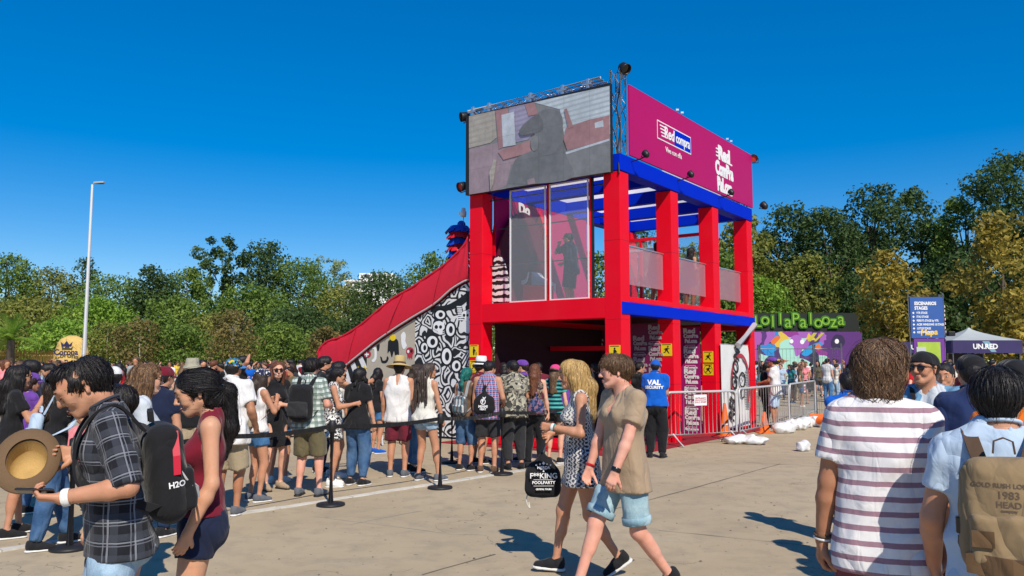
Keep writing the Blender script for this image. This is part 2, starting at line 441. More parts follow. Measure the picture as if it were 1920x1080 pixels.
def skeleton(sex, pose, girth=1.0):
    o = Sk(); g = pose.get; o.sex = sex; f = sex == 'f'; o.g = girth
    o.P = np.array([g('px', 0), g('py', 0), .93 + g('dz', 0)])
    o.T = rotz(R(g('twist', 0))) @ roty(R(g('side', 0))) @ rotx(-R(g('lean', 2)))
    o.pt = rotz(R(g('ptwist', 0)))
    o.t = lambda x, y, z: o.P + o.T @ np.array([x, y, z])
    sw = g('sw', .158 if f else .178)
    o.sh = {'r': o.t(sw + .012*(girth-1)*6, -.012, .495 + g('shr', 0)), 'l': o.t(-sw - .012*(girth-1)*6, -.012, .495 + g('shl', 0))}
    o.nb = o.t(0, -.012, .53)
    o.Rh = rotz(R(g('hy', 0) + g('twist', 0)*.6)) @ roty(R(g('ht', 0))) @ rotx(-R(g('hp', 3)))
    nv = unit(o.T @ np.array([0, .16, 1.0]) + np.array([0, math.sin(R(g('hp', 3)))*.55, 0]) @ rotz(-R(g('hy', 0)*.5)).T)
    o.nt = o.nb + nv*.085
    o.hc = o.nt + o.Rh @ np.array([0, .028, .068])
    o.H = lambda x, y, z: o.hc + o.Rh @ np.array([x, y, z])
    o.hand = {}; o.el = {}; o.wr = {}
    for sd, sg in (('r', 1), ('l', -1)):
        tg = g('h' + sd); 
        if tg is None: tg = (sg*(.245 if not f else .235), .06, .83)
        pole = np.array(g('e' + sd, (sg*.35, -1, -.2)), float)
        o.el[sd], o.wr[sd] = ik(o.sh[sd], tg, .285, .255, pole)
        o.hand[sd] = (g('f' + sd), g('n' + sd), g('curl' + sd, g('curl', .35)))
    o.kn = {}; o.an = {}; o.foot = {}; o.hip = {}
    for sd, sg in (('r', 1), ('l', -1)):
        o.hip[sd] = o.P + o.pt @ np.array([sg*.088, 0, -.03])
        ft = g('a' + sd, (sg*.11, -.01, .085)); yaw, pit = g('t' + sd, (-sg*9, 0))
        o.kn[sd], o.an[sd] = ik(o.hip[sd], ft, .415, .41, g('k' + sd, (sg*.12, 1, 0)))
        o.foot[sd] = rotz(R(yaw)) @ rotx(R(pit))
    return o
def trunk(o, off=0.0, k=.05, low=True, bust=True):
    f = o.sex == 'f'; t = o.t; w = o.g; ax = o.T @ np.array([0, 1, 0.])
    m = lambda v: v*w + off
    if f:
        P = [Pr(t(-.052,-.005,.36), t(.052,-.005,.36), m(.092), k=k, g=1), Pr(t(-.075,-.012,.455), t(.075,-.012,.455), m(.058), k=k, g=1),
             Pr(t(-.042,.0,.17), t(.042,.0,.17), m(.085), k=k, g=1), Pr(t(0,0,.08), t(0,-.004,.36), m(.088), m(.095), k=k, g=1)]
        if bust: P += [Pr(t(s*.066,.068,.335), t(s*.062,.05,.36), m(.055), k=.03, g=1) for s in (-1, 1)]
        if low: P += [Pr(t(-.082,-.008,-.01), t(.082,-.008,-.01), m(.102), k=k, g=1)] + [Pr(t(s*.07,-.05,-.05), t(s*.065,-.04,-.02), m(.088), k=k, g=1) for s in (-1, 1)]
    else:
        P = [Pr(t(-.072,-.005,.36), t(.072,-.005,.36), m(.106), k=k, g=1), Pr(t(-.095,-.012,.45), t(.095,-.012,.45), m(.068), k=k, g=1),
             Pr(t(-.05,.0,.15), t(.05,.0,.15), m(.097), k=k, g=1), Pr(t(0,0,.08), t(0,-.004,.36), m(.1), m(.106), k=k, g=1)]
        P += [Pr(t(s*.07,.055,.385), t(s*.05,.05,.37), m(.052), k=.05, g=1) for s in (-1, 1)]
        if low: P += [Pr(t(-.072,-.004,-.01), t(.072,-.004,-.01), m(.102), k=k, g=1)] + [Pr(t(s*.066,-.045,-.05), t(s*.06,-.035,-.02), m(.082), k=k, g=1) for s in (-1, 1)]
    for p in P:
        if abs((p.b - p.a) @ (o.T @ np.array([1., 0, 0]))) > .07 or abs(p.b[2] - p.a[2]) > .2: p.fl = .9 if p.ra < .09 + off else .87; p.ax = ax
    for sd, sg in (('r', 1), ('l', -1)):
        P.append(Pr(t(sg*.035, -.02, .535), o.sh[sd] + o.T @ np.array([-sg*.01, 0, .0]), .036 + off, .044 + off, k=.05, g=1))
    return P
def arms(o, off=0.0):
    f = o.sex == 'f'; q = (.044, .036, .038, .025) if f else (.05, .041, .042, .028); q = [x*(1 + (o.g-1)*.8) for x in q]; P = []
    for sd in 'rl':
        P.append(Pr(o.sh[sd], o.el[sd], q[0] + off, q[1] + off, k=.035, g=0))
        mid = o.el[sd]*.72 + o.wr[sd]*.28
        P.append(Pr(o.el[sd], mid, q[1]*.97 + off, q[2] + off, k=.02, g=0)); P.append(Pr(mid, o.wr[sd], q[2] + off, q[3] + off, k=.02, g=0))
    return P
def handframe(o, sd):
    sg = 1 if sd == 'r' else -1; fd, nn, curl = o.hand[sd]
    d = unit(o.wr[sd] - o.el[sd]) if fd is None else unit(fd)
    n = np.array(nn, float) if nn is not None else np.array([-sg*1.0, .25, 0.])   # palm normal
    n = unit(n - d*(n @ d)); th = np.cross(n, d)*sg
    return d, n, th, curl
def hands(o, scale=1.0):
    P = []; sc = (.92 if o.sex == 'f' else 1.0)*scale
    for sd in 'rl':
        d, n, th, curl = handframe(o, sd); w = o.wr[sd]; L = lambda a, b, c: w + (d*a + th*b + n*c)*sc
        for b in (.024, .008, -.008, -.022):
            P.append(Pr(L(.0, b*.6, 0), L(.082 - abs(b-.004)*.25, b*1.15, 0), .0145*sc, .0115*sc, k=.012))
        P.append(Pr(L(.02, .02, .006), L(.045, .036, .012), .014*sc, k=.014))
        for b, ln, wd in ((.029, .072, .0), (.0095, .08, .0), (-.0095, .074, .0), (-.026, .058, .0)):
            p = L(.084 - abs(b-.004)*.25, b, 0); a = 0; r0 = .0092 - (.001 if b < -.02 else 0); spread = b*.9
            for i, fr in enumerate((.42, .32, .26)):
                a += curl*(1.05, 1.25, .95)[i] + .06; dd = d*math.cos(a) + n*math.sin(a) + th*spread
                q = p + unit(dd)*ln*fr*sc; P.append(Pr(p, q, (r0 - .0008*i)*sc, (r0 - .0008*(i+1))*sc, k=.004)); p = q
        p = L(.03, .03, .006); a = 0
        for i, ln in enumerate((.034, .03, .024)):
            a += (.1, .25, .3)[i]*(.4 + curl); dd = unit(d*(.78) + th*(.72 - a*.5) + n*(.25 + a*.9))
            q = p + dd*ln*sc; P.append(Pr(p, q, (.0125 - .0012*i)*sc, (.0112 - .0012*i)*sc, k=.006)); p = q
    return P
def legs(o, off=0.0, feet=True):
    f = o.sex == 'f'; a, b, c, d = (.088, .056, .048, .031) if f else (.086, .057, .05, .035); w = 1 + (o.g-1)*.7; P = []
    for sd, sg in (('r', 1), ('l', -1)):
        h, kn, an = o.hip[sd], o.kn[sd], o.an[sd]; back = unit(np.cross(np.cross(an - h, o.kn[sd] - (h+an)/2 + o.pt @ np.array([0,.02,0])), an - h))
        P.append(Pr(h, kn, a*w + off, b*w + off, k=.04)); P.append(Pr(kn, an, c*w + off, d + off, k=.03))
        bk = o.pt @ np.array([0, -1., 0]); p1 = kn*.82 + an*.18 + bk*.016; p2 = kn*.55 + an*.45 + bk*.012
        P.append(Pr(p1, p2, .046*w + off, .04*w + off, k=.04)); P.append(Pr(kn + bk*-.012, kn*.95 + an*.05 + bk*-.012, .042*w + off, k=.03))
        if feet:
            F = o.foot[sd]; q = lambda x, y, z: an + F @ np.array([x, y, z])
            P.append(Pr(q(0, -.035, -.05), q(0, .05, -.045), .03, .03, k=.03)); P.append(Pr(q(0, .0, -.02), q(0, .13, -.06), .034, .022, k=.03, fl=1.0))
    return P
def headprims(o):
    H = o.H; f = o.sex == 'f'; X = o.Rh @ np.array([1., 0, 0]); Y = o.Rh @ np.array([0, 1., 0]); Z = o.Rh @ np.array([0, 0, 1.])
    P = [Pr(o.nb - (o.nt-o.nb)*.3, o.nt, .05 if f else .06, .044 if f else .054, k=.035), Pr(o.nt, H(0,-.03,-.03), .046 if f else .055, .05, k=.03)]
    P += [Pr(H(0,-.038,.03), H(0,.02,.038), .081, .078, k=.02, fl=.95, ax=X)]
    P += [Pr(H(0,.034,.01), H(0,.043,-.062), .062, .043, k=.03, fl=.95, ax=X)]                  # mid face
    P += [Pr(H(s*.045,.0,-.045), H(s*.018,.062,-.088), .022, .02, k=.025) for s in (-1, 1)]      # jaw
    P += [Pr(H(-.01,.073,-.094), H(.01,.073,-.094), .0165 if f else .019, k=.018)]               # chin
    P += [Pr(H(s*.042,.063,-.012), H(s*.038,.066,-.03), .024, k=.02) for s in (-1, 1)]           # cheeks
    P += [Pr(H(s*.012,.0935,.033), H(s*.042,.082,.033), .0095 if f else .012, k=.016) for s in (-1, 1)]    # brow
    P += [Pr(H(s*.0315,.106,.011), H(s*.033,.104,.009), .0125, k=.014, op='s') for s in (-1, 1)]   # eye sockets
    P += [Pr(H(s*.0315,.0845,.0105), H(s*.0335,.0835,.0105), .0128, k=.004) for s in (-1, 1)]      # eyelids over eyeballs
    P += [Pr(H(0,.097,.02), H(0,.117,-.021), .0075, .0105 if f else .0125, k=.013)]               # nose
    P += [Pr(H(s*.011,.1035,-.026), H(s*.0105,.104,-.027), .0085, k=.006) for s in (-1, 1)]
    P += [Pr(H(-.018,.0945,-.0555), H(.018,.0945,-.0555), .0075, k=.009), Pr(H(-.014,.0925,-.067), H(.014,.0925,-.067), .0082, k=.009)]
    P += [Pr(H(-.024,.103,-.0612), H(.024,.103,-.0612), .0024, k=.004, op='s')]
    for s in (-1, 1):                                                                              # ears
        e = H(s*.077, -.012, .0)
        P += [Pr(e + Z*.018 - Y*.006, e - Z*.022 + Y*.004, .0165, .011, k=.006, fl=.45, ax=unit(X + Y*.35*s*-1)),]
        P += [Pr(e + Z*.01 + X*s*.009 + Y*.002, e - Z*.006 + X*s*.008 + Y*.004, .0085, .007, k=.003, op='s')]
    return P
def bodymesh(name, o, q, extra=()):
    hb, hh, hn = {2: (.0135, .0056, .006), 1: (.026, .0128, .011), 0: (.026, .018, .018)}[q]
    P = trunk(o) + legs(o) + arms(o) + headprims(o) + (hands(o) if q else []) + list(extra)
    boxes = []
    lo = o.hc - .15; hi = o.hc + .17; lo[2] = (o.nb[2] + o.nt[2])/2 + .01; boxes.append((lo, hi, hh))
    if q:
        for sd in 'rl':
            d, n, th, c = handframe(o, sd); ce = o.wr[sd] + d*.075; boxes.append((ce - .115, ce + .115, hn))
    V, F = grid_mesh(P, hb); ce = V[F].mean(1); keep = np.ones(len(F), bool)
    for lo, hi, h in boxes:
        s = hb*.55; keep &= ~((ce > lo + s) & (ce < hi - s)).all(1)
    Vs, Fs, n = [V], [F[keep]], len(V)
    for i, (lo, hi, h) in enumerate(boxes):
        near = []
        for p in P:
            a, b = p.bounds()
            if ((b > lo - .05) & (a < hi + .05)).all(): near.append(p)
        v, f = grid_mesh(near, h, lo, hi)
        if not len(f): continue
        if i:                                                     # a later patch gives way to an earlier one
            cf = v[f].mean(1); k2 = np.ones(len(f), bool)
            for l2, h2, _ in boxes[:i]: k2 &= ~((cf > l2 + .006) & (cf < h2 - .006)).all(1)
            f = f[k2]
        Vs.append(v); Fs.append(f + n); n += len(v)
    V = np.concatenate(Vs); F = np.concatenate(Fs); u = np.unique(F); mp = np.zeros(len(V), int); mp[u] = np.arange(len(u))
    return V[u], mp[F]
def garment(o, kind, kw, q, seed):
    """shirts, dresses, trousers: returns (verts, faces, cuv)"""
    h = {2: .0118, 1: .021, 0: .026}[q]; g = kw.get; off = g('off', .014); clips = []; t = o.t
    if kind in ('top', 'dress'):
        hem = g('hem', -.10); fl = g('flare', .012); f = o.sex == 'f'; w = o.g
        P = trunk(o, off, low=hem < 0.05)
        if hem < .08:
            ww = (.078 if f else .075); rr = ((.104 if f else .106))*w + off + fl
            P.append(Pr(t(-ww, -.012, min(hem, -.02)), t(ww, -.012, min(hem, -.02)), rr, k=.05, g=1))
            P.append(Pr(t(0, -.006, .12), t(0, -.012, min(hem, -.02)), .1*w + off + fl*.3, rr, k=.05, g=1))
        if not f:
            for s_ in (-1, 1): P.append(Pr(t(s_*.06, -.004, .34), t(s_*.058, -.008, hem), .098*w + off, .098*w + off + fl, k=.05, g=1, fl=.9, ax=o.T @ np.array([0, 1., 0])))
        sl = g('sleeve', .55)
        for sd in 'rl':
            if sl > 0:
                a, b, c = o.sh[sd], o.el[sd], o.wr[sd]; fu = min(1, sl); r0 = (.043 if f else .049)*w + off*.6; r1 = (.041 if f else .047)*w + off*.8 + g('sleeveflare', .006); a = a - o.T @ np.array([0, 0, .006])
                e = a + (b - a)*fu
                P.append(Pr(a, e, r0, r1 if sl <= 1 else r1 - .008, k=.03, capb=sl <= 1))
                if sl > 1: P.append(Pr(b, b + (c - b)*(sl - 1), r1 - .008, .032*w + off, k=.03, capb=True))
            else:
                s = 1 if sd == 'r' else -1; P.append(Pr(o.sh[sd] + o.T @ np.array([s*.035, 0, .02]), o.sh[sd] + o.T @ np.array([s*.05, .0, -.09]), g('arm', .075), g('arm', .075)*.85, k=.008, op='s'))
        P.append(Pr(o.nb - (o.nt - o.nb)*.35, o.nb + (o.nt - o.nb)*.45, (.052 if f else .064) + off*.8, (.05 if f else .062) + off*.7, k=.04, g=1))
        nw = g('neck', .056 if f else .067); nd_ = g('scoop', .02)
        P.append(Pr(o.nb + o.T @ np.array([0, .016, .05]), o.nt + (o.nt - o.nb), nw, nw + .04, k=.006, op='s'))
        if nd_ > 0: P.append(Pr(t(0, .10, .52), t(0, .135, .50 - nd_), nw*.85, nw*.8 if not g('vee') else .012, k=.006, op='s'))
        if g('backscoop'): P.append(Pr(t(0, -.12, .55), t(0, -.14, .52 - g('backscoop')), nw*.8, nw*.8, k=.006, op='s'))
        clips.append((t(0, 0, hem), o.T @ np.array([0, g('hemtilt', 0), -1.])))
        amp, fr = g('fold', .006)*1.7, g('ff', 40)*.72
    elif kind == 'skirt':
        top, hem = g('top', .12), g('hem', -.42); fl = g('flare', .06)
        P = [Pr(t(-.045, 0, .14), t(.045, 0, .14), .088*o.g + off, k=.04, g=1), Pr(t(-.08, -.01, -.02), t(.08, -.01, -.02), .108*o.g + off, k=.05, g=1)]
        P += [Pr(t(s*.07,-.05,-.05), t(s*.065,-.04,-.02), .088*o.g + off, k=.05, g=1) for s in (-1, 1)]
        P += [Pr(t(s*.07, 0, -.05), o.P + np.array([s*(.07 + fl*.5), 0, hem - .03]), .1 + off, .1 + fl, k=.08, g=1) for s in (-1, 1)]
        clips += [(t(0, 0, top), (0, 0, 1)), (o.P + np.array([0, 0, hem]), (0, 0, -1))]; amp, fr = g('fold', .006), g('ff', 30)
    else:   # trousers / shorts
        ln = g('len', .7); f = o.sex == 'f'; w = 1 + (o.g - 1)*.7
        P = [Pr(t(-.05, 0, .13), t(.05, 0, .13), (.088 if f else .1)*o.g + off, k=.04, g=1), Pr(t(-.075, -.006, -.01), t(.075, -.006, -.01), .102*o.g + off, k=.05, g=1)]
        P += [Pr(t(s*.068,-.05,-.05), t(s*.062,-.04,-.02), .085*o.g + off, k=.05, g=1) for s in (-1, 1)]
        lo_ = g('loose', .02)
        for sd in 'rl':
            a, b, c = o.hip[sd], o.kn[sd], o.an[sd]; ru, rk = .089*w + off, .058*w + off + lo_
            if ln <= 1: P.append(Pr(a, a + (b - a)*ln, ru*.97, ru*.97 + (rk - ru)*ln*.75 + lo_*.2, k=.03, capb=True, g=0))
            else:
                P.append(Pr(a, b, ru, rk, k=.03, g=0)); P.append(Pr(b, b + (c - b)*(ln - 1), rk, g('ankle', .046) + off, k=.02, capb=True, g=0))
                bk = o.pt @ np.array([0, -1., 0])
                if g('calf', 1) and ln > 1.5: P.append(Pr(b*.8 + c*.2 + bk*.014, b*.55 + c*.45 + bk*.01, .05*w + off, .045*w + off, k=.03, g=0))
        clips.append((t(0, 0, g('top', .11)), o.T @ np.array([0, 0, 1.]))); amp, fr = g('fold', .005)*1.6, g('ff', 44)*.75
    V, F = grid_mesh(P, h, clips=clips, disp=(lambda p: np.minimum(folds(p, amp, fr, seed) - amp*.3, off*.35)) if amp else None)
    u = cloth_uv(P, V)
    o.gp = P
    return V, F, u
def collar(o, kw):
    """ribbed neckband round the neck opening"""
    nw = kw.get('neck', .056 if o.sex == 'f' else .067); a = o.nb + o.T @ np.array([0, .016, .05]); b = o.nt + (o.nt - o.nb); x, y, d = frame_of(b - a); L = np.linalg.norm(b - a); P = [p for p in o.gp if p.op == 'u']; pts = []
    zs = np.linspace(-.05, L*.8, 60)
    for i in range(29):
        q = 2*math.pi*i/28; rr = np.where(zs < 0, np.sqrt(np.maximum(nw*nw - zs*zs, 1e-6)), nw + .04*np.clip(zs/L, 0, 1)); c = a + np.outer(zs, d) + np.outer(rr, x*math.cos(q) + y*math.sin(q)); s = sdfpts(P, c); k = np.nonzero(s < 0)[0]; pts.append(c[k[-1]] if len(k) else c[0])
    pts = np.array(pts); pts = (np.roll(pts[:-1], 1, 0) + 2*pts[:-1] + np.roll(pts[:-1], -1, 0))/4; g = G(); g.tube(list(pts) + [pts[0]], .008, 6, cap=False, flat=1.0); return g
def hairprims(o, style, kw):
    H = o.H; g = kw.get; th = g('thick', .010); P = []; X = o.Rh @ np.array([1., 0, 0]); Z = np.array([0, 0, 1.])
    ln = g('len', .25); P.append(Pr(H(0,-.04,.033), H(0,.012,.046), .082 + th, .079 + th*.9, k=.02, fl=.96, ax=X))
    bk = o.T @ np.array([0, -1., 0]); nbk = o.nb + bk*.07
    if style == 'short':
        P.append(Pr(H(0,-.055,.0), H(0,-.05,-.045), .07 + th*.4, .052, k=.03))
        if g('quiff'): P.append(Pr(H(-.035,.055,.098), H(.035,.06,.1), .022, k=.03)); P.append(Pr(H(.02,.07,.095), H(.03,.088,.104), .026, .014, k=.02))
        if g('fringe'): P += [Pr(H(s*.03,.05,.085), H(s*.035,.095,.045), .03, .012, k=.02) for s in (-1, 0, 1)]
        P.append(Pr(H(0,.118,-.035), H(0,.128,-.06), g('face', .088), k=.008, op='s'))
        P += [Pr(H(s*.09,.03,-.055), H(s*.09,.012,-.03), .052, .024, k=.006, op='s') for s in (-1, 1)]
        P += [Pr(H(s*.088,-.008,-.01), H(s*.09,-.01,-.035), .024, .03, k=.005, op='s') for s in (-1, 1)]
    else:
        P.append(Pr(H(0,-.05,.01), H(0,-.055,-.06), .078 + th*.5, .066 + th*.3, k=.03))
        for s in (-1, 1): P.append(Pr(H(s*.055,-.01,.04), H(s*.07,-.012,-.04), .04 + th*.5, .028 + th*.5, k=.02))
        if style == 'long':
            e = nbk + np.array([0, 0, .12 - ln]) + bk*.02
            P.append(Pr(H(0,-.06,-.03), nbk + Z*.05 + bk*g('bk', .01), .068 + th*.4, .06 + th, k=.03)); P.append(Pr(nbk + Z*.05 + bk*g('bk', .01), e + bk*.02, .064 + th, g('tip', .045), k=.03, fl=.75, ax=bk))
            for s in (-1, 1):
                if g('front', 1): P.append(Pr(H(s*.074,.0,-.03), o.nb + o.T @ np.array([s*.085, g('fy', .04), .06 - ln*.55]), .03 + th*.5, .022, k=.03))
                P.append(Pr(H(s*.06,-.04,-.03), o.nb + o.T @ np.array([s*.07, -.07, .06 - ln*.8]), .04 + th*.5, .03, k=.03))
        if style == 'bob':
            for s in (-1, 1): P.append(Pr(H(s*.058,-.015,.0), H(s*.066,-.02,-.07 - ln*.3), .03 + th*.6, .026 + th*.5, k=.03))
            P.append(Pr(H(0,-.055,-.02), H(0,-.07,-.08 - ln*.3), .062 + th*.6, .05 + th*.6, k=.03))
            P.append(Pr(H(-.04,-.05,-.07 - ln*.3), H(.04,-.05,-.07 - ln*.3), .034 + th*.5, k=.03))
        if style == 'pony':
            a = H(0,-.115,.0); b = a + bk*.055 + Z*-.03; P.append(Pr(H(0,-.09,.015), a, .03, .026, k=.02)); P.append(Pr(a, b, .03, .034, k=.02)); P.append(Pr(b, b + Z*(-ln*.55) + bk*.012, .036, .036, k=.03)); P.append(Pr(b + Z*(-ln*.55) + bk*.012, b + Z*-ln - bk*.015, .036, .012, k=.03))
        if style == 'curly':
            r = random.Random(3)
            for i in range(int(g('n', 46))):
                a = r.uniform(-2.9, 2.9); zz = r.uniform(-.16 - ln*.4, .09); rr = .085 + (.02 if zz < 0 else 0) - max(0, zz)*.35
                x, y = math.sin(a)*rr, -math.cos(a)*rr - .02
                if y > .035 and zz < .05: continue
                P.append(Pr(H(x, y, zz), H(x*1.05, y*1.05, zz - .03), .028, .024, k=.018))
        P.append(Pr(H(0,.12,-.03), H(0,.13,-.10), g('face', .082), .088, k=.01, op='s')); P.append(Pr(H(0,.135,.02), H(0,.13,.0), .072, k=.01, op='s'))
        if style == 'pony': P += [Pr(H(s*.095,.02,-.06), H(s*.095,.0,-.02), .055, .03, k=.01, op='s') for s in (-1, 1)]
    return P
def strands(o, P, V, N, n, seg, step, r, seed, part=0.0, drop=.8, curl=0.0, wave=0.0, to=None):
    """thin locks running over the hair surface"""
    rs = np.random.RandomState(seed); PU = [q for q in P if q.op == 'u']; ok = np.nonzero(sdfpts(PU, V) > -.007)[0]; idx = ok[rs.randint(0, len(ok), n)]; p = V[idx].copy(); alive = np.ones(n, bool); p += rs.normal(size=p.shape)*.003
    if wave: ph = p @ np.array([38., 31., 9.]) + rs.normal(size=n)*.4
    crown = o.H(part, -.035, .12); path = [p.copy()]; ph = ph if wave else rs.uniform(0, 6.28, n); lift = rs.uniform(-.002, .004, n); fly = rs.uniform(0, 1, n) < .04; lift[fly] = rs.uniform(.006, .016, fly.sum()); nors = []
    eps = .004
    def grad(q):
        e = np.eye(3)*eps; return np.stack([sdfpts(PU, q + e[i]) - sdfpts(PU, q - e[i]) for i in range(3)], -1)/(2*eps)
    for s in range(seg):
        g = grad(p); g /= np.maximum(1e-6, np.linalg.norm(g, axis=1))[:, None]
        nors.append(g); out = p - crown; out /= np.maximum(1e-6, np.linalg.norm(out, axis=1))[:, None]
        d = out*(1 - drop) + np.array([0, 0, -1.])*drop + rs.normal(size=p.shape)*(.035 if wave else .07)
        if to is not None: d = o.H(*to) - p; d /= np.maximum(1e-6, np.linalg.norm(d, axis=1))[:, None]; d = d + rs.normal(size=p.shape)*.05
        if wave:
            sd = np.cross(g, np.array([0, 0, 1.])); d = d + sd*(np.sin(ph + s*wave)[:, None])*curl
        d = d - g*(d*g).sum(1)[:, None]; d /= np.maximum(1e-6, np.linalg.norm(d, axis=1))[:, None]
        pn = p + d*step; D = sdfpts(PU, pn); pn = pn - g*((D - lift)*.8)[:, None]; alive &= sdfpts(P, pn) < .008 + np.maximum(lift, 0); p = np.where(alive[:, None], pn, p + d*step*.04); path.append(p.copy())
    path = np.stack(path, 1); nor = np.stack(nors + [nors[-1]], 1)                                     # n, seg+1, 3
    tg = np.gradient(path, axis=1); tg /= np.maximum(1e-9, np.linalg.norm(tg, axis=2))[..., None]
    x = np.cross(tg, nor + rs.normal(size=(n, 1, 3))*.45); x /= np.maximum(1e-9, np.linalg.norm(x, axis=2))[..., None]
    rad = (r*1.25*rs.uniform(.5, 1.3, n))[:, None]*np.linspace(1, .25, seg+1)[None, :]
    VV = np.stack([path - x*rad[..., None], path + x*rad[..., None]], 2).reshape(-1, 3); F = []; base = np.arange(n)*(seg+1)*2
    for s in range(seg): F.append(np.stack([base + s*2, base + s*2 + 1, base + s*2 + 3, base + s*2 + 2], -1))
    return VV, np.concatenate(F)
def vnormals(V, F):
    n = np.cross(V[F[:, 2]] - V[F[:, 0]], V[F[:, 3]] - V[F[:, 1]]); N = np.zeros_like(V)
    for i in range(4): np.add.at(N, F[:, i], n)
    return N/np.maximum(1e-9, np.linalg.norm(N, axis=1))[:, None]
SEED = [100]
def person(label, xy, face, h=1.70, sex='m', skin=None, hair=None, top=None, bottom=None, shoes=None, pose=None, q=1, girth=1.0, group=None, extras=(), cat='person', z=0.0, eyes=True, sock=None):
    """body is one mesh; clothes, hair and worn things are its children. Local +Y is where the person faces; face 0 = away from the camera"""
    SEED[0] += 1; sd0 = SEED[0]; pose = dict(pose or {}); base = pose.pop('base', None)
    if base: pose = {**POSES[base], **pose}
    o = skeleton(sex, pose, girth); s = h/1.75; o.s = s
    V, F = bodymesh('person', o, q); root = link('person', npmesh('person', V*s, F), skin)
    root.location = (float(xy[0]), float(xy[1]), z); root.rotation_euler = (0, 0, R(face) + math.atan2(-float(xy[0]), float(xy[1]))); tag(root, label, cat, group); root['o'] = 0; del root['o']
    o.root = root; o.q = q
    def add(name, V, F, m, cuv=None, smooth=True, parent=root): return link(name, npmesh(name, V*s, F, cuv, smooth), m, parent)
    o.add = add
    if top:
        V, F, u = garment(o, 'dress' if top[0] in ('dress',) else 'top', top[2], q, sd0); to = add(top[0], V, F, top[1], u); o.bvh = bvh(V, F) if extras else None
        if top[2].get('scoop', .02) <= .03 and top[2].get('sleeve', .55) > 0 and top[0] != 'dress': put(o, 'collar', collar(o, top[2]), top[2].get('collar_m', top[1]), to)
    if bottom:
        if top and 'top' not in bottom[2]:
            bottom = (bottom[0], bottom[1], dict(bottom[2], top=max(-.2, min(.11, top[2].get('hem', -.10) + .035))))
        kind = 'skirt' if bottom[0] == 'skirt' else 'pants'; V, F, u = garment(o, kind, bottom[2], q, sd0 + 50); add(bottom[0], V, F, bottom[1], u)
    if shoes:
        for sd in 'rl':
            an = o.an[sd]; Fm = o.foot[sd]; p = lambda x, y, z_: an + Fm @ np.array([x, y, z_])
            U = [Pr(p(0,-.035,-.035), p(0,.04,-.035), .043, .042, k=.02), Pr(p(0,.04,-.038), p(0,.15,-.055), .043, .034, k=.03), Pr(p(0,-.025,.0), p(0,-.02,.02), .046, .046, k=.02, capb=True)]
            cl = [(p(0, 0, -.074), Fm @ np.array([0, 0, -1.]))]
            V, F = grid_mesh(U, .011 if q == 2 else .0175, clips=cl); so = add('shoe', V, F, shoes[0])
            U = [Pr(p(0,-.04,-.072), p(0,.15,-.072), .047, .042, k=.01)]; V, F = grid_mesh(U, .011 if q == 2 else .0175, clips=[(p(0,0,-.062), Fm @ np.array([0,0,1.])), (p(0,0,-.086), Fm @ np.array([0,0,-1.]))])
            add('sole', V, F, shoes[1], parent=so)
            if sock:
                V, F = grid_mesh([Pr(p(0,-.008,-.02), o.an[sd]*(1-sock[1]) + o.kn[sd]*sock[1], .043, .045, k=.01, capb=True)], .012); add('sock', V, F, sock[0])
    if hair:
        if any(getattr(e, 'cap', 0) for e in extras): hair = (hair[0], hair[1], dict(hair[2], thick=min(.004, hair[2].get('thick', .01)), tuft=.002))
        st, hm, kw = hair; P = hairprims(o, st, kw); hh = {2: .0085, 1: .0155, 0: .02}[q]
        am = kw.get('tuft', .003 if q == 2 else .006); clips = []
        if st == 'short': clips.append((o.H(0, 0, kw.get('low', -.06)), o.Rh @ np.array([0, .35, -1.])))
        V, F = grid_mesh(P, hh, clips=clips, disp=lambda p: folds(p, am, kw.get('tf', 150), sd0, .18))
        ho = add('hair', V, F, hm, V)
        ns = kw.get('strands', {2: 1400, 1: 0, 0: 0}[q])
        if ns:
            kk = kw.get('skw', {}); VV, FF = strands(o, P, V, None, ns, kw.get('seg', 7), kw.get('step', .02), kw.get('sr', .0016), sd0, **kk)
            add('hair_strands', VV, FF, kw.get('smat', hm), VV, parent=ho)
    if eyes and q >= 1:
        H = o.H
        for sgn in (-1, 1):
            g_ = G()
            if pose.get('closed'): g_.tube([H(sgn*.018,.0975,.006), H(sgn*.0315,.0995,.0035), H(sgn*.046,.0925,.007)], [.0012, .0022, .0018], 5); link('eyelashes', G_scaled(g_, s), MATS['brow_dark'], root)
            else:
                g_.sphere(H(sgn*.0315, .0865, .0085), .0122, 10, o.Rh, (1.05, 1.02, .52)); eo = link('eye', G_scaled(g_, s), MATS['eye_white'], root)
                g_ = G(); g_.sphere(H(sgn*.0315 + pose.get('gaze', 0)*.004, .0932, .0088), .0062, 8, o.Rh, (1, 1, .9)); link('iris', G_scaled(g_, s), MATS['iris'], eo)
            bt = hair[1] if hair and 'brow' not in pose else pose.get('brow', MATS['brow_dark'])
            g_ = G(); g_.tube([H(sgn*.014,.1045,.031), H(sgn*.03,.102,.037), H(sgn*.047,.0885,.032)], [.0042, .005, .0022], 6, flat=.8); link('eyebrow', G_scaled(g_, s), MATS['brow_dark'] if pose.get('brow') is None else pose['brow'], root)
        if q == 2 or sex == 'f':
            g_ = G(); g_.tube([H(-.021,.092,-.0585), H(-.01,.1005,-.0555), H(.0,.1015,-.0565), H(.01,.1005,-.0555), H(.021,.092,-.0585)], [.002, .0048, .0045, .0048, .002], 6)
            g_.tube([H(-.019,.091,-.0625), H(0,.1005,-.0685), H(.019,.091,-.0625)], [.002, .0062, .002], 6); link('lips', G_scaled(g_, s), MATS['lips'], root)
    for e in extras: e(o)
    return o
def G_scaled(g, s):
    g.v = [tuple(c*s for c in p) for p in g.v]; return g.mesh()
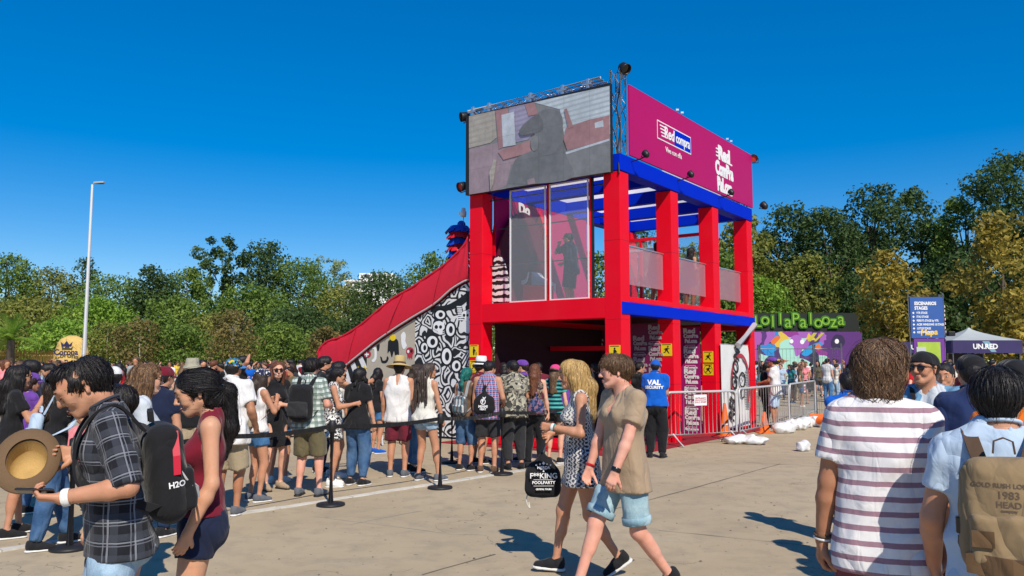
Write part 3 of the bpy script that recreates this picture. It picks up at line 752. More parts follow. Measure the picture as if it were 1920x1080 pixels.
def put(o, name, g, m, parent=None): return link(name, G_scaled(g, o.s), m, parent or o.root)
# worn things -------------------------------------------------------------------------------------
def X_sunglasses(m=None, wide=1.0):
    def f(o):
        H = o.H; g = G(); fr = m or MATS['black_gloss']
        g.tube([H(-.07*wide,.077,.02), H(-.035,.106,.024), H(0,.114,.024), H(.035,.106,.024), H(.07*wide,.077,.02)], .0042, 6)
        for s in (-1, 1): g.tube([H(s*.07*wide,.08,.02), H(s*.08,.02,.016), H(s*.081,-.015,.008)], .003, 6)
        go = put(o, 'sunglasses', g, fr)
        for s in (-1, 1):
            g = G(); M = o.Rh @ rotz(-s*.38); c = H(s*.035,.1035,.006)
            prof = [(.0001,.004), (.018,.003), (.0255,0), (.018,-.003), (.0001,-.003)]
            g.lathe(prof, 14, c, M @ rotx(-math.pi/2), sx=1.0, sy=.78); put(o, 'lens', g, MATS['lens'], go)
    return f
def X_cap(m, brim=None, back=False, brim_dir=0, up=0.0, visor=True):
    def f(o):
        H = o.H; h = .0075 if o.q == 2 else .013; a = R(brim_dir + (180 if back else 0)); Rz = rotz(a); X = o.Rh @ np.array([1., 0, 0])
        th = .010
        V, F = grid_mesh([Pr(H(0,-.035,.04), H(0,.018,.046), .082 + th, .08 + th, k=.02, fl=.97, ax=X)], h, clips=[(H(0,0,.032), o.Rh @ np.array([0, .12, -1.]))])
        c = o.add('cap', V, F, m, V)
        if visor:
            g = G(); vs = []; n = 12
            for i in range(n + 1):
                b = -1.15 + 2.3*i/n; L = .075*math.cos(b*1.15)
                for (ex, dz) in ((0, 0), (.5, .004), (1, -.006)):
                    rr = .09 + L*ex; p = Rz @ np.array([math.sin(b)*rr*.92, math.cos(b)*rr, 0])
                    vs.append(H(p[0], p[1] - .008, .043 + dz - .012*abs(math.sin(b))*2 + p[1]*.0 + up*ex*L))
            fs = [(i*3+k, i*3+k+1, (i+1)*3+k+1, (i+1)*3+k) for i in range(n) for k in range(2)]
            up_ = o.Rh @ np.array([0, 0, .007]); nv = len(vs); vs2 = vs + [v - up_ for v in vs]
            fs2 = fs + [tuple(x + nv for x in reversed(q)) for q in fs] + [(i*3+2, i*3+2+nv, (i+1)*3+2+nv, (i+1)*3+2) for i in range(n)]
            g.add(vs2, fs2, True); put(o, 'visor', g, brim or m, c)
    f.cap = True; return f
def X_brimhat(m, rb=.19, crown=.105, droop=.012, band_m=None, tiltx=0, sag=.0, top=.13, flat_top=True):
    def f(o):
        g = G(); M = o.Rh @ rotx(R(tiltx)); c = o.H(0, -.012, .068); n = 28
        prof = [(.0008, top - .018), (.045, top - .012), (crown*.78, top), (crown*.9, top - .012), (crown*.97, .04), (crown, .006), (crown + .012, .0), ((crown+rb)/2, -droop*.4), (rb - .004, -droop), (rb, -droop - .002), (rb - .004, -droop - .008), ((crown+rb)/2, -droop*.4 - .007), (crown + .006, -.006), (crown - .006, -.004), (crown*.9, .04), (.001, top - .03)]
        g.lathe(prof, n, c, M, sx=.92, sy=1.08); ho = put(o, 'hat', g, m)
        if band_m is not None:
            g = G(); g.lathe([(crown*.985 + .004, .034), (crown + .0045, .004), (crown - .02, .004)], n, c, M, sx=.92, sy=1.08); put(o, 'hat_band', g, band_m, ho)
    f.cap = True; return f
def X_bracelet(sd, m, k=.93, w=.012, n=1):
    def f(o):
        a, b = o.el[sd], o.wr[sd]; x, y, d = frame_of(b - a)
        for i in range(n):
            c = a + (b - a)*(k - i*.07); r = .0335 if o.sex == 'm' else .0305; g = G()
            g.lathe([(r, -w/2), (r + .003, -w*.3), (r + .003, w*.3), (r, w/2)], 16, c, np.stack([x, y, d], 1)); put(o, 'bracelet', g, m)
    return f
def accessory(o, name, label, cat, group=None):
    """a carried thing: top-level, standing in the frame of the person who carries it"""
    t = thing(name, label, cat, o.root.location, o.root.rotation_euler[2], group); return t
def X_backpack(label, main, trim, strap, size=(.15, .07, .22), z=.25, dy=-.2, accent=None, group=None, deco=None, tilt=0, side=0.0, name='backpack', pocket=True, swing=0):
    def f(o):
        t = accessory(o, name, label, 'backpack', group); h = .0095 if o.q == 2 else .016; M = o.T @ rotz(R(swing)) @ rotx(R(tilt)); c = o.t(side, dy, z)
        L = lambda x, y, zz: c + M @ np.array([x, y, zz])
        V, F = grid_mesh([Pr(c, c, .035, box=np.array(size) - .035, rot=M), Pr(L(0, -.0, -.05), L(0, -.02, -.05), size[0]*.8, k=.05, fl=.75, ax=M @ np.array([0, 0, 1.]))] if not pocket else
                         [Pr(c, c, size[1]*.9, box=np.maximum(np.array(size) - size[1]*.9 - np.array([.012, 0, .02]), .004), rot=M, k=.05), Pr(L(0, -.012, -size[2]*.45), L(0, -.012, size[2]*.2), size[0]*.92, size[0]*.8, k=.06, fl=size[1]/size[0]*1.05, ax=M @ np.array([0, 1., 0]))], h, disp=lambda p: folds(p, .005, 30, 5, .7))
        b = o.add('bag_body', V, F, main, V, parent=t); L.bvh = bvh(V, F); L.P = [Pr(c, c, size[1]*.9, box=np.maximum(np.array(size) - size[1]*.9 - np.array([.012, 0, .02]), .004), rot=M, k=.05), Pr(L(0, -.012, -size[2]*.45), L(0, -.012, size[2]*.2), size[0]*.92, size[0]*.8, k=.06, fl=size[1]/size[0]*1.05, ax=M @ np.array([0, 1., 0]))]
        if pocket:
            pc = L(0, -size[1]*.95, -size[2]*.38); V, F = grid_mesh([Pr(pc, pc, .03, box=np.array([size[0]*.80, .035, size[2]*.40]) - .025, rot=M)], h, disp=lambda p: folds(p, .007, 34, 9, .7)); o.add('front_pocket', V, F, trim, V, parent=t)
        g = G()
        for zz, yy, wx in ((-size[2]*.05, -size[1]*1.0, .78), (size[2]*.62, -size[1]*.62, .7)):
            g.tube([L(-size[0]*wx, yy + .02, zz - .03), L(-size[0]*wx*.7, yy - .005, zz + .004), L(0, yy - .013, zz + .012), L(size[0]*wx*.7, yy - .005, zz + .004), L(size[0]*wx, yy + .02, zz - .03)], .0042, 6)
        put(o, 'zip', g, accent or strap, t)
        g = G(); g.strip([L(-.035, size[1]*.4, size[2] - .01), L(-.03, size[1]*.4, size[2] + .035), L(0, size[1]*.4, size[2] + .048), L(.03, size[1]*.4, size[2] + .035), L(.035, size[1]*.4, size[2] - .01)], M @ np.array([0, 1., 0]), .022, .006); put(o, 'carry_loop', g, strap, t)
        for s, sdn in ((1, 'r'), (-1, 'l')):
            T = lambda x, y, zz: o.t(x, y, zz); g = G(); w = .052; sx = .105 if o.sex == 'm' else .09; gg = o.g
            pts = [L(s*size[0]*.5, size[1]*.8, size[2]*.82), T(s*sx, -.06, .555), T(s*sx, -.0, .563), T(s*(sx+.005), .06, .53), T(s*(sx+.015), .115*gg, .45), T(s*(sx+.03), .135*gg, .36), T(s*(sx+.05), .115*gg, .26), T(s*(sx+.065), .04, .2), L(s*size[0]*.95, size[1]*.7, -size[2]*.6)]
            wd = [o.T @ np.array(v, float) for v in ((1,0,0),(1,0,.0),(1,0,0),(1,0,0),(1,0,0),(1,.2*s,0),(1,.7*s,.2),(.3,1*s,.3),(.1,1*s,.3))]
            wd = [v*1.0 for v in wd]; g.strip(cat_rom(pts), lerp_list(wd, len(cat_rom(pts))), w, .012); put(o, 'shoulder_strap', g, strap, t)
        if deco: deco(o, t, L, M, size)
    return f
def cat_rom(pts, n=4):
    pts = [np.array(p, float) for p in pts]; P = [2*pts[0]-pts[1]] + pts + [2*pts[-1]-pts[-2]]; out = []
    for i in range(1, len(P)-2):
        for j in range(n):
            t = j/n; a, b, c, d = P[i-1], P[i], P[i+1], P[i+2]
            out.append(.5*((2*b) + (c-a)*t + (2*a-5*b+4*c-d)*t*t + (3*b-a-3*c+d)*t**3))
    return out + [pts[-1]]
def lerp_list(L, n):
    out = []
    for i in range(n):
        x = i*(len(L)-1)/(n-1); a = int(x); b = min(a+1, len(L)-1); out.append(L[a]*(1-(x-a)) + L[b]*(x-a))
    return out
def bvh(V, F):
    from mathutils.bvhtree import BVHTree
    return BVHTree.FromPolygons([Vector(v) for v in V], [tuple(int(i) for i in f) for f in F])
def drop_on(tree, p, d):
    out = p.copy(); dv = Vector(d)
    for i in range(len(p)):
        h = tree.ray_cast(Vector(p[i]), dv)
        if h[0] is not None: out[i] = np.array(h[0])
    return out
def lay(o, t, P, txt, m, start, U, V, size, bold=.0, sx=1.0, lift=.0015, name='lettering'):
    """lettering laid on a curved surface by walking in from outside"""
    me = textmesh(txt, size, 0, bold); n = len(me.vertices); co = np.empty(n*3); me.vertices.foreach_get('co', co); co = co.reshape(-1, 3); U, V = unit(U), unit(V); d = -np.cross(U, V)
    p = start + np.outer(co[:, 0]*sx, U) + np.outer(co[:, 1], V) - d*.12
    p = drop_on(P, p, d)
    me.vertices.foreach_set('co', ((p - d*lift)*o.s).ravel()); me.update(); return link(name, me, m, t)
def X_sack(label, m, cord, size=(.15, .05, .2), z=.22, dy=-.17, group=None, deco=None, name='drawstring_bag', side=0, straps=True):
    """gym sack hanging on the back: gathered at the top"""
    def f(o):
        t = accessory(o, name, label, 'bag', group); h = .0095 if o.q == 2 else .016; c = o.t(side, dy, z); M = o.T
        L = lambda x, y, zz: c + M @ np.array([x, y, zz]); a, b_, d = size; Y = M @ np.array([0, 1., 0])
        V, F = grid_mesh([Pr(L(-a*.6, 0, -d*.55), L(a*.6, 0, -d*.55), d*.42, k=.05, fl=b_/(d*.42), ax=Y), Pr(L(-a*.45, 0, 0), L(a*.45, 0, 0), d*.5, k=.06, fl=b_/(d*.5)*.9, ax=Y), Pr(L(0, 0, 0), L(0, .02, d*.95), a*.75, .02, k=.04, fl=b_/(a*.75), ax=Y), Pr(L(0, .02, d*.95), L(0, .02, d*1.12), .018, .035, k=.01)], h, disp=lambda p: folds(p, .005, 40, 5, .25))
        o.add('sack_body', V, F, m, V - c, parent=t)
        if straps:
            for s in (1, -1):
                g = G(); sx = .1 if o.sex == 'm' else .085
                g.tube(cat_rom([L(s*.01, .03, d*.98), o.t(s*sx*.8, -.07, .54), o.t(s*sx, -.0, .562), o.t(s*(sx+.01), .1, .47), o.t(s*(sx+.03), .13, .36), o.t(s*(sx+.06), .06, .22), L(s*a*.85, .02, -d*.9)]), .0045, 6); put(o, 'cord', g, cord, t)
        if deco: deco(o, t, L, M, size)
    return f
# ---------------------------------------------------------------- palette for people
mat('eye_white', (.62, .58, .54), .3, .02); mat('iris', (.03, .017, .01), .2, .02); mat('brow_dark', (.02, .013, .009), .8, .1)
mat('lips', (.36, .11, .10), .45, .08); mat('black_gloss', (.012, .012, .013), .22, .05, spec=.5); mat('lens', (.008, .008, .01), .08, .02, spec=.6)
SKIN = {k: skinmat('skin_' + k, c) for k, c in dict(fair=(.66, .40, .285), tan=(.50, .275, .17), olive=(.58, .34, .215), brown=(.40, .205, .115), pink=(.68, .385, .29), deep=(.30, .15, .085)).items()}
HAIR = {k: hairmat('hair_' + k, c, t) for k, c, t in (('black', (.010, .008, .008), (.035, .03, .03)), ('darkbrown', (.028, .016, .010), (.085, .05, .03)), ('brown', (.095, .050, .024), (.34, .21, .115)), ('auburn', (.12, .04, .018), (.30, .13, .06)), ('blonde', (.50, .31, .11), (.85, .63, .30)), ('ombre', (.10, .052, .026), (.45, .27, .12)), ('green', (.01, .12, .10), (.03, .30, .25)), ('braid', (.05, .035, .028), (.16, .12, .10)))}
CL = {k: cloth('cloth_' + k, c) for k, c in dict(black=(.014, .014, .016), white=(.68, .67, .66), offwhite=(.64, .62, .55), tan=(.36, .265, .175), khaki=(.36, .29, .19), burgundy=(.16, .010, .024), navy=(.012, .018, .045), grey=(.30, .32, .33), lightgrey=(.52, .56, .60), blue=(.005, .10, .48), charcoal=(.03, .03, .033), red=(.45, .012, .018), purple=(.14, .05, .30), maroon=(.15, .018, .035), olive=(.13, .11, .06), teal=(.02, .22, .22), yellow=(.70, .50, .06), pink=(.75, .05, .22), rose=(.80, .25, .28), lightblue=(.44, .55, .68), orange=(.75, .16, .012), brown=(.13, .075, .045), plum=(.20, .055, .07), green=(.03, .22, .07)).items()}
def denim(name, col, fade):
    if name in MATS: return MATS[name]
    m, nt, b = newmat(name); co = coords(nt)
    n1 = noise(nt, co, 5.0, 4); n2 = noise(nt, co, 160.0, 2)
    c = mixc(nt, ramp(nt, n1, [(.38, (0, 0, 0)), (.66, (1, 1, 1))]), col, fade); c = mixc(nt, 1.0, c, mth(nt, 'MULTIPLY_ADD', n2, .5, .75), 'MULTIPLY')
    nt.links.new(c, b.inputs['Base Color']); b.inputs['Roughness'].default_value = .88; b.inputs['Specular IOR Level'].default_value = .12
    creases(nt, b, .6); MATS[name] = m; return m
DEN = dict(mid=denim('denim_mid', (.035, .085, .19), (.09, .17, .30)), light=denim('denim_light', (.22, .34, .46), (.42, .55, .66)), dark=denim('denim_dark', (.015, .03, .075), (.03, .06, .13)), pale=denim('denim_pale', (.20, .33, .40), (.38, .52, .56)), blue=denim('denim_blue', (.05, .14, .30), (.10, .24, .44)))
SOLE = mat('rubber_white', (.70, .69, .66), .6, .1); SOLEB = mat('rubber_black', (.02, .02, .02), .6, .1)
SHB, SHW, SHG = cloth('canvas_black', (.018, .018, .02)), cloth('canvas_white', (.74, .73, .70)), cloth('canvas_grey', (.12, .13, .15))
# ---------------------------------------------------------------- ground
def ground_mat():
    m, nt, b = newmat('plaza_concrete'); co = coords(nt)
    n1 = noise(nt, co, .35, 5, .6); n2 = noise(nt, co, 3.2, 5, .65); n3 = noise(nt, co, 55.0, 3); n4 = noise(nt, co, 240.0, 2)
    c = ramp(nt, n1, [(.32, (.37, .29, .185)), (.5, (.43, .34, .22)), (.68, (.47, .38, .25))])
    c = mixc(nt, ramp(nt, n2, [(.47, (0, 0, 0)), (.72, (.8, .8, .8))]), c, (.29, .235, .165))
    c = mixc(nt, mth(nt, 'MULTIPLY', n3, .35), c, (.47, .40, .28))
    c = mixc(nt, 1.0, c, mth(nt, 'MULTIPLY_ADD', n4, .34, .83), 'MULTIPLY')
    # hairline cracks and pale scuffs
    v = nd(nt, 'ShaderNodeTexVoronoi', Scale=.23); v.feature = 'DISTANCE_TO_EDGE'
    wv = nt.nodes.new('ShaderNodeVectorMath'); wv.operation = 'ADD'; nz = nt.nodes.new('ShaderNodeTexNoise'); nz.inputs['Scale'].default_value = 1.1; nz.inputs['Detail'].default_value = 6
    nt.links.new(co, nz.inputs['Vector']); nt.links.new(co, wv.inputs[0]); sc = nt.nodes.new('ShaderNodeVectorMath'); sc.operation = 'SCALE'; sc.inputs['Scale'].default_value = 1.4
    nt.links.new(nz.outputs['Color'], sc.inputs[0]); nt.links.new(sc.outputs[0], wv.inputs[1]); nt.links.new(wv.outputs[0], v.inputs['Vector'])
    crack = mth(nt, 'LESS_THAN', v.outputs['Distance'], .0012); br = mth(nt, 'GREATER_THAN', noise(nt, co, .8, 2), .52)
    c = mixc(nt, mth(nt, 'MULTIPLY', mth(nt, 'MULTIPLY', crack, br), .55), c, (.10, .085, .07))
    sp = noise(nt, co, 17.0, 1, .3); c = mixc(nt, mth(nt, 'MULTIPLY', mth(nt, 'GREATER_THAN', sp, .745), .6), c, (.13, .11, .09))
    mp = nd(nt, 'ShaderNodeMapping'); mp.inputs['Scale'].default_value = (.5, 3.0, 1); mp.inputs['Rotation'].default_value = (0, 0, .5); nt.links.new(co, mp.inputs[0])
    sw = noise(nt, mp.outputs[0], 1.3, 5, .7, .8); c = mixc(nt, ramp(nt, sw, [(.60, (0, 0, 0)), (.75, (.45, .45, .45))]), c, (.45, .415, .35))
    nt.links.new(c, b.inputs['Base Color']); b.inputs['Roughness'].default_value = .9; b.inputs['Specular IOR Level'].default_value = .2
    h = mth(nt, 'ADD', mth(nt, 'MULTIPLY', n3, .5), mth(nt, 'ADD', n4, mth(nt, 'MULTIPLY', crack, -2.0))); bump(nt, b, h, .35, .01)
    return m
GM = ground_mat()
g = G(); g.add([(-900, -60, 0), (900, -60, 0), (900, 1500, 0), (-900, 1500, 0)], [(0, 1, 2, 3)]); ground = struct(g.build('ground', GM))
# worn white kerb line beside the queue, a broken strip of short concrete edgings flush with the plaza
edge_m = mat('pale_edging', (.60, .57, .50), .9, .18, 5.0, .5, 40.0, dirt=.5)
L0, L1 = gr(20, 1030), gr(1010, 878); kd = (L1 - L0); kl = np.linalg.norm(kd); kd /= kl; kn = np.array([-kd[1], kd[0], 0])
rr = random.Random(5); s_ = -2.0
while s_ < kl + 1.0:
    w = rr.uniform(.9, 1.05); a = L0 + kd*s_; n = 6; g = G(); hw = .055; pts = []
    for side in (1, -1):
        row = [a + kd*(w*i/n) + kn*side*(hw + rr.uniform(-.016, .012)) for i in range(n+1)]; pts += row if side == 1 else row[::-1]
    P = [(p[0], p[1]) for p in pts]; g.prism(P, (0, 0, .0), (1, 0, 0), (0, 1, 0), .012 + rr.uniform(-.004, .006)); g.build('edging_stone', edge_m, ground); s_ += w + .012
# slab joints of the plaza
joint_m = mat('joint_filler', (.16, .135, .105), .95, .3, 9.0); jl = mat('joint_pale', (.46, .42, .35), .95, .25, 6.0)
def joint(p, q, w=.014, m=joint_m, nm='slab_joint'):
    p, q = np.array(p), np.array(q); d = q - p; L = np.linalg.norm(d); d /= L; n = np.array([-d[1], d[0], 0]); r = random.Random(int(p[0]*100)); N = int(L/.25)+2; vs = []; off = 0
    for i in range(N):
        off += r.uniform(-.012, .012); off *= .9; c = p + d*L*i/(N-1) + n*off; k = w*r.uniform(.3, 1.2); vs += [c + n*k + (0, 0, .004), c - n*k + (0, 0, .004)]
    G().add(vs, [(2*i, 2*i+1, 2*i+3, 2*i+2)[::-1] for i in range(N-1)]); g = G(); g.add(vs, [(2*i+1, 2*i+3, 2*i+2, 2*i) for i in range(N-1)]); return g.build(nm, m, ground)
joint(gr(1120, 965), gr(1462, 870), .012); joint(gr(1340, 864), gr(1545, 876), .01); joint(gr(1235, 995), gr(1520, 1024), .006); joint(gr(790, 1078), gr(930, 1040), .01)
joint(gr(1500, 784), gr(1640, 762), .05, jl, 'painted_line'); joint(gr(1500, 792), gr(1640, 781), .03, jl, 'painted_line'); joint(gr(585, 968), gr(835, 1000), .006, jl); joint(gr(650, 985), gr(790, 958), .006, jl)
# dry leaves and litter crumbs scattered on the plaza
rl = random.Random(11); litter = cloth('litter_dark', (.09, .07, .05))
g = G()
for i in range(240):
    y = rl.uniform(3.2, 14); x = rl.uniform(-.62, .62)*y; a = rl.uniform(0, 6.28); r_ = rl.uniform(.006, .02); e = np.array([math.cos(a), math.sin(a), 0])*r_; f_ = np.array([-math.sin(a), math.cos(a), 0])*r_*.5
    c = np.array([x, y, .006]); g.add([c - e, c - f_ + (0, 0, .004), c + e, c + f_ + (0, 0, .006)], [(0, 1, 2, 3)])
lo = g.build('ground_litter', litter); lo['kind'] = 'stuff'
# ---------------------------------------------------------------- the red stand
AB = R(36.6); BV = np.array([math.sin(AB), math.cos(AB), 0]); BU = np.array([-math.cos(AB), math.sin(AB), 0]); BZ = np.array([0, 0, 1.])
BO = at(1166, 678, 15.1); BO[2] = 0
def B(u, v, z): return BO + BU*u + BV*v + BZ*z
BM = np.stack([BU, BV, BZ], 1)     # note: left-handed order is fixed by box faces being closed
def fu(px, py, v=0.0):             # pixel -> (u, z) on the front face plane
    p = onplane(px, py, BO + BV*v, BV); return float((p - BO) @ BU), float(p[2])
def fv(px, py, u=0.0):
    p = onplane(px, py, BO + BU*u, BU); return float((p - BO) @ BV), float(p[2])
BR = np.stack([BV, -BU, BZ], 1)    # right-handed frame: x along the right face, y towards the outside right... 
def bbx(g, u0, u1, v0, v1, z0, z1, bev=0.012):
    c = B((u0+u1)/2, (v0+v1)/2, (z0+z1)/2); M = np.stack([BV, BU, BZ], 1)
    h = ((v1-v0)/2, (u1-u0)/2, (z1-z0)/2)
    return g.bbox(c, h, min(bev, min(h)*.45), M) if bev else g.box(c, h, M)
red = mat('red_paint', (.76, .001, .016), .5, .05, 2.5, .10, 7.0, spec=.16, dirt=.05); blu = mat('blue_paint', (.0005, .022, .52), .55, .05, 2.5, .08, 8.0, spec=.05)
maroon = mat('maroon_panel', (.10, .006, .022), .6, .1); mag = mat('magenta_vinyl', (.42, .005, .115), .45, .05, 1.2, .06, 4.0, spec=.16); white_v = mat('white_vinyl', (.74, .74, .75), .5, .05)
alu = mat('aluminium', (.62, .63, .64), .32, .06, 20.0, metal=.85); blackm = mat('black_metal', (.014, .014, .015), .45, .1); steel = mat('galvanised_steel', (.58, .58, .57), .45, .12, 30.0, metal=.25)
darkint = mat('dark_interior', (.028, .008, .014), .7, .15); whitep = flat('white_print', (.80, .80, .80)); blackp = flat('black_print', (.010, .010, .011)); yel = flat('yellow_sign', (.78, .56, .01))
redfab = mat('red_fabric', (.62, .012, .035), .6, .06, 1.5, .12, 9.0); lilac = flat('lilac_vinyl', (.30, .02, .20))
stand = thing('festival_stand', 'two-storey red and blue open stand with a big screen and a slide', 'stand', B(0, 0, 0))
stand_inv = Matrix.Translation(-stand.location)
class GB(G):
    """shape in place, stored relative to the stand's base"""
    org = BO
    def build(s, name, m, parent=None):
        o = s.org; s.v = [(p[0]-o[0], p[1]-o[1], p[2]-o[2]) for p in s.v]; return link(name, s.mesh(name), m, parent)
def btext(name, txt, m, P, U, V, size, parent, **kw): return text(name, txt, m, np.array(P) - BO, U, V, size, parent, **kw)
W_, D_ = 3.73, 7.11; CW = .36
# columns
cols = [(0, 0), (0, 2.25), (0, 4.5), (0, 6.75), (W_-CW, 0), (W_-CW, 6.75), (W_-CW, 2.25), (W_-CW, 4.5)]
for i, (u, v) in enumerate(cols):
    g = GB(); bbx(g, u, u+CW, v, v+CW, 0.0, 5.36 if i not in (6, 7) else 2.6); g.build('column', red, stand)
seam_m = flat('seam_dark_red', (.34, .001, .010))
for i, (u, v) in enumerate(cols[:5]):
    for z in (1.22, 2.50, 4.02): g = GB(); bbx(g, u-.0015, u+CW+.0015, v-.0015, v+CW+.0015, z, z+.008, 0); g.build('panel_joint', seam_m, stand)
# first-floor beams and floor
g = GB(); bbx(g, CW, W_-CW, .003, CW-.003, 2.53, 2.93); g.build('floor_beam', red, stand)
g = GB(); bbx(g, .003, CW-.003, CW, D_-.003, 2.84, 2.95); g.build('floor_beam', red, stand)
g = GB(); bbx(g, -.02, CW-.05, .02, D_+.004, 2.60, 2.84); g.build('floor_beam', blu, stand)
g = GB(); bbx(g, W_-CW+.004, W_-.004, CW, D_-CW, 2.5, 2.9); g.build('floor_beam', red, stand)
g = GB(); bbx(g, CW, W_-CW, D_-CW, D_-.01, 2.5, 2.9); g.build('floor_beam', red, stand)
g = GB(); bbx(g, .2, W_-.2, .2, D_-.2, 2.70, 2.82, 0); g.build('upper_floor', flat('floor_board', (.30, .28, .27)), stand)
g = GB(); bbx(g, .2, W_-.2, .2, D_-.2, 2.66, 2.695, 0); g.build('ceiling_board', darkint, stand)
# roof ring and joists
g = GB(); bbx(g, -.02, CW-.08, -.01, D_+.004, 5.37, 5.70); g.build('roof_beam', blu, stand)
g = GB(); bbx(g, CW-.06, W_-.004, .02, CW-.02, 5.37, 5.70); g.build('roof_beam', blu, stand)
g = GB(); bbx(g, W_-CW+.05, W_, CW, D_, 5.37, 5.70); g.build('roof_beam', blu, stand)
for v in (1.7, 3.4, 5.1, D_-.3):
    g = GB(); bbx(g, CW-.078, W_-CW+.048, v, v+.2, 5.40, 5.68); g.build('roof_joist', blu, stand)
# fascia panels behind the screen and the magenta sign
t0 = .36
g = GB(); bbx(g, -.045, -.005, t0, D_+.02, 5.725, 7.15, .004); sgn = g.build('sign_panel', mag, stand)
g = GB(); bbx(g, W_-.03, W_+.01, .1, D_, 5.725, 7.1, .004); g.build('side_panel', white_v, stand)
g = GB(); bbx(g, .3, W_-.05, D_-.02, D_+.02, 5.725, 7.1, .004); g.build('back_panel', white_v, stand)
# sign lettering ---------------------------------------------------------------
SP = lambda px, py: BO + BV*fv(px, py, -.05)[0] + BZ*fv(px, py, -.05)[1] - BU*.051
def spl(px, py): return fv(px, py, -.045)
a, b_ = spl(1234, 228), spl(1294, 288)
v0, v1 = spl(1232, 240)[0], spl(1295, 270)[0]; zc = (spl(1234, 243)[1] + spl(1294, 273)[1])/2
cx = (v0+v1)/2; wd = (v1-v0); hh = .40; PB = lambda v, z, d=.048: BO + BV*v + BZ*z - BU*d
def plate(name, m, v, z, w, h, d0, th, sh=.0, parent=sgn):
    g = GB(); g.prism([(-w/2 - sh, -h/2), (w/2 - sh, -h/2), (w/2 + sh, h/2), (-w/2 + sh, h/2)], PB(v, z, d0), BV, BZ, th)
    return g.build(name, m, parent)
plate('logo_border', whitep, cx, zc, wd, hh, .046, .004); plate('logo_field', mag, cx - wd*.25, zc, wd*.48, hh - .05, .051, .003); plate('logo_field', blu, cx + wd*.235, zc, wd*.50, hh - .05, .051, .003)
for k in range(4): plate('logo_stripe', whitep, cx - wd*.36 + k*.025, zc + .11 - k*.07, wd*.15, .028, .0545, .003)
btext('lettering', 'Red', whitep, PB(cx - wd*.17, zc, .058), BV, BZ, .34, sgn, bold=.009, shear=.12, sx=.92); btext('lettering', 'compra', whitep, PB(cx + wd*.235, zc, .058), BV, BZ, .30, sgn, bold=.007, shear=.12, sx=.78)
zv = spl(1262, 287)[1]; btext('lettering', 'Vive con ella', whitep, PB(spl(1263, 287)[0], zv, .05), BV, BZ, .165, sgn, sx=.95)
vR = spl(1358, 320)[0]; zt, zb = spl(1358, 278)[1], spl(1358, 365)[1]; step = (zt - zb)/3
for i, (tx, sc) in enumerate((('Red', 1.2), ('ComPra', .86), ('PaLoza', .86))):
    btext('lettering', tx, whitep, PB(vR, zt - step*(i+.5), .05), BV, BZ, step*1.15, sgn, bold=.028, sx=sc*.92, spacing=.92)
for k in range(3): plate('logo_stripe', whitep, vR - .40, zt - step*(.28 + .22*k), .20, .035, .046, .004)
plate('logo_stripe', whitep, vR + .33, zt - step*.87, .38, .04, .046, .004)
# big screen --------------------------------------------------------------------
su0, su1 = .10, 3.72; sz0, sz1 = 5.31, 7.07
g = GB(); bbx(g, su0, su1, -.16, -.06, sz0, sz1, .006); screen = g.build('screen', blackm, stand)
def lin(c): return tuple(((x/255+.055)/1.055)**2.4 if x > 10 else x/255/12.92 for x in c)
def screen_mat(name, col, stripes=0.0, per=.085, col2=(.5, .55, .6), rough=.45):
    m, nt, b = newmat(name); co = coords(nt); s = nt.nodes.new('ShaderNodeSeparateXYZ'); nt.links.new(co, s.inputs[0])
    # led cabinet grid and picture noise, in the screen's own plane
    f = mth(nt, 'MULTIPLY', mth(nt, 'MULTIPLY_ADD', noise(nt, co, 7.0, 5, .65), .7, .65), mth(nt, 'MULTIPLY_ADD', noise(nt, co, 1.3, 3), .6, .7)); c = mixc(nt, 1.0, col, f, 'MULTIPLY')
    if stripes:
        w = mth(nt, 'SINE', mth(nt, 'MULTIPLY', mth(nt, 'ADD', s.outputs[2], mth(nt, 'MULTIPLY', s.outputs[0], -.06)), 6.2832/per)); c = mixc(nt, mth(nt, 'MULTIPLY', mth(nt, 'GREATER_THAN', w, .25), stripes), c, col2)
    fine = mth(nt, 'SINE', mth(nt, 'MULTIPLY', s.outputs[2], 900.0)); c = mixc(nt, 1.0, c, mth(nt, 'MULTIPLY_ADD', fine, .05, .95), 'MULTIPLY')
    nt.links.new(c, b.inputs['Base Color']); b.inputs['Roughness'].default_value = rough; b.inputs['Specular IOR Level'].default_value = .3
    uu = mth(nt, 'ADD', mth(nt, 'MULTIPLY', s.outputs[0], float(BU[0])), mth(nt, 'MULTIPLY', s.outputs[1], float(BU[1]))); gl = mth(nt, 'MAXIMUM', band(nt, uu, .603, .012, .1), band(nt, s.outputs[2], .586, .012, .02)); c = mixc(nt, mth(nt, 'MULTIPLY', gl, .35), c, (.05, .05, .055))
    nt.links.new(c, b.inputs['Base Color']); b.inputs['Emission Strength'].default_value = .12; nt.links.new(c, b.inputs['Emission Color']); return m
SCN = [0]
def spoly(name, pix, m, smooth_n=0):
    SCN[0] += 1; pts = [fu(x, y, -.16) for x, y in pix]; d = .1605 + .0022*SCN[0]
    pts = [(min(max(a, su0 + .003), su1 - .003), min(max(b, sz0 + .003), sz1 - .003)) for a, b in pts]
    if smooth_n: pts = [(p[0], p[1]) for p in cat_rom([np.array([a, b]) for a, b in pts + [pts[0]]], smooth_n)[:-1]]
    g = GB(); g.prism([(-a, b) for a, b in pts], BO - BV*d, -BU, BZ, .0015); return g.build(name, m, screen)
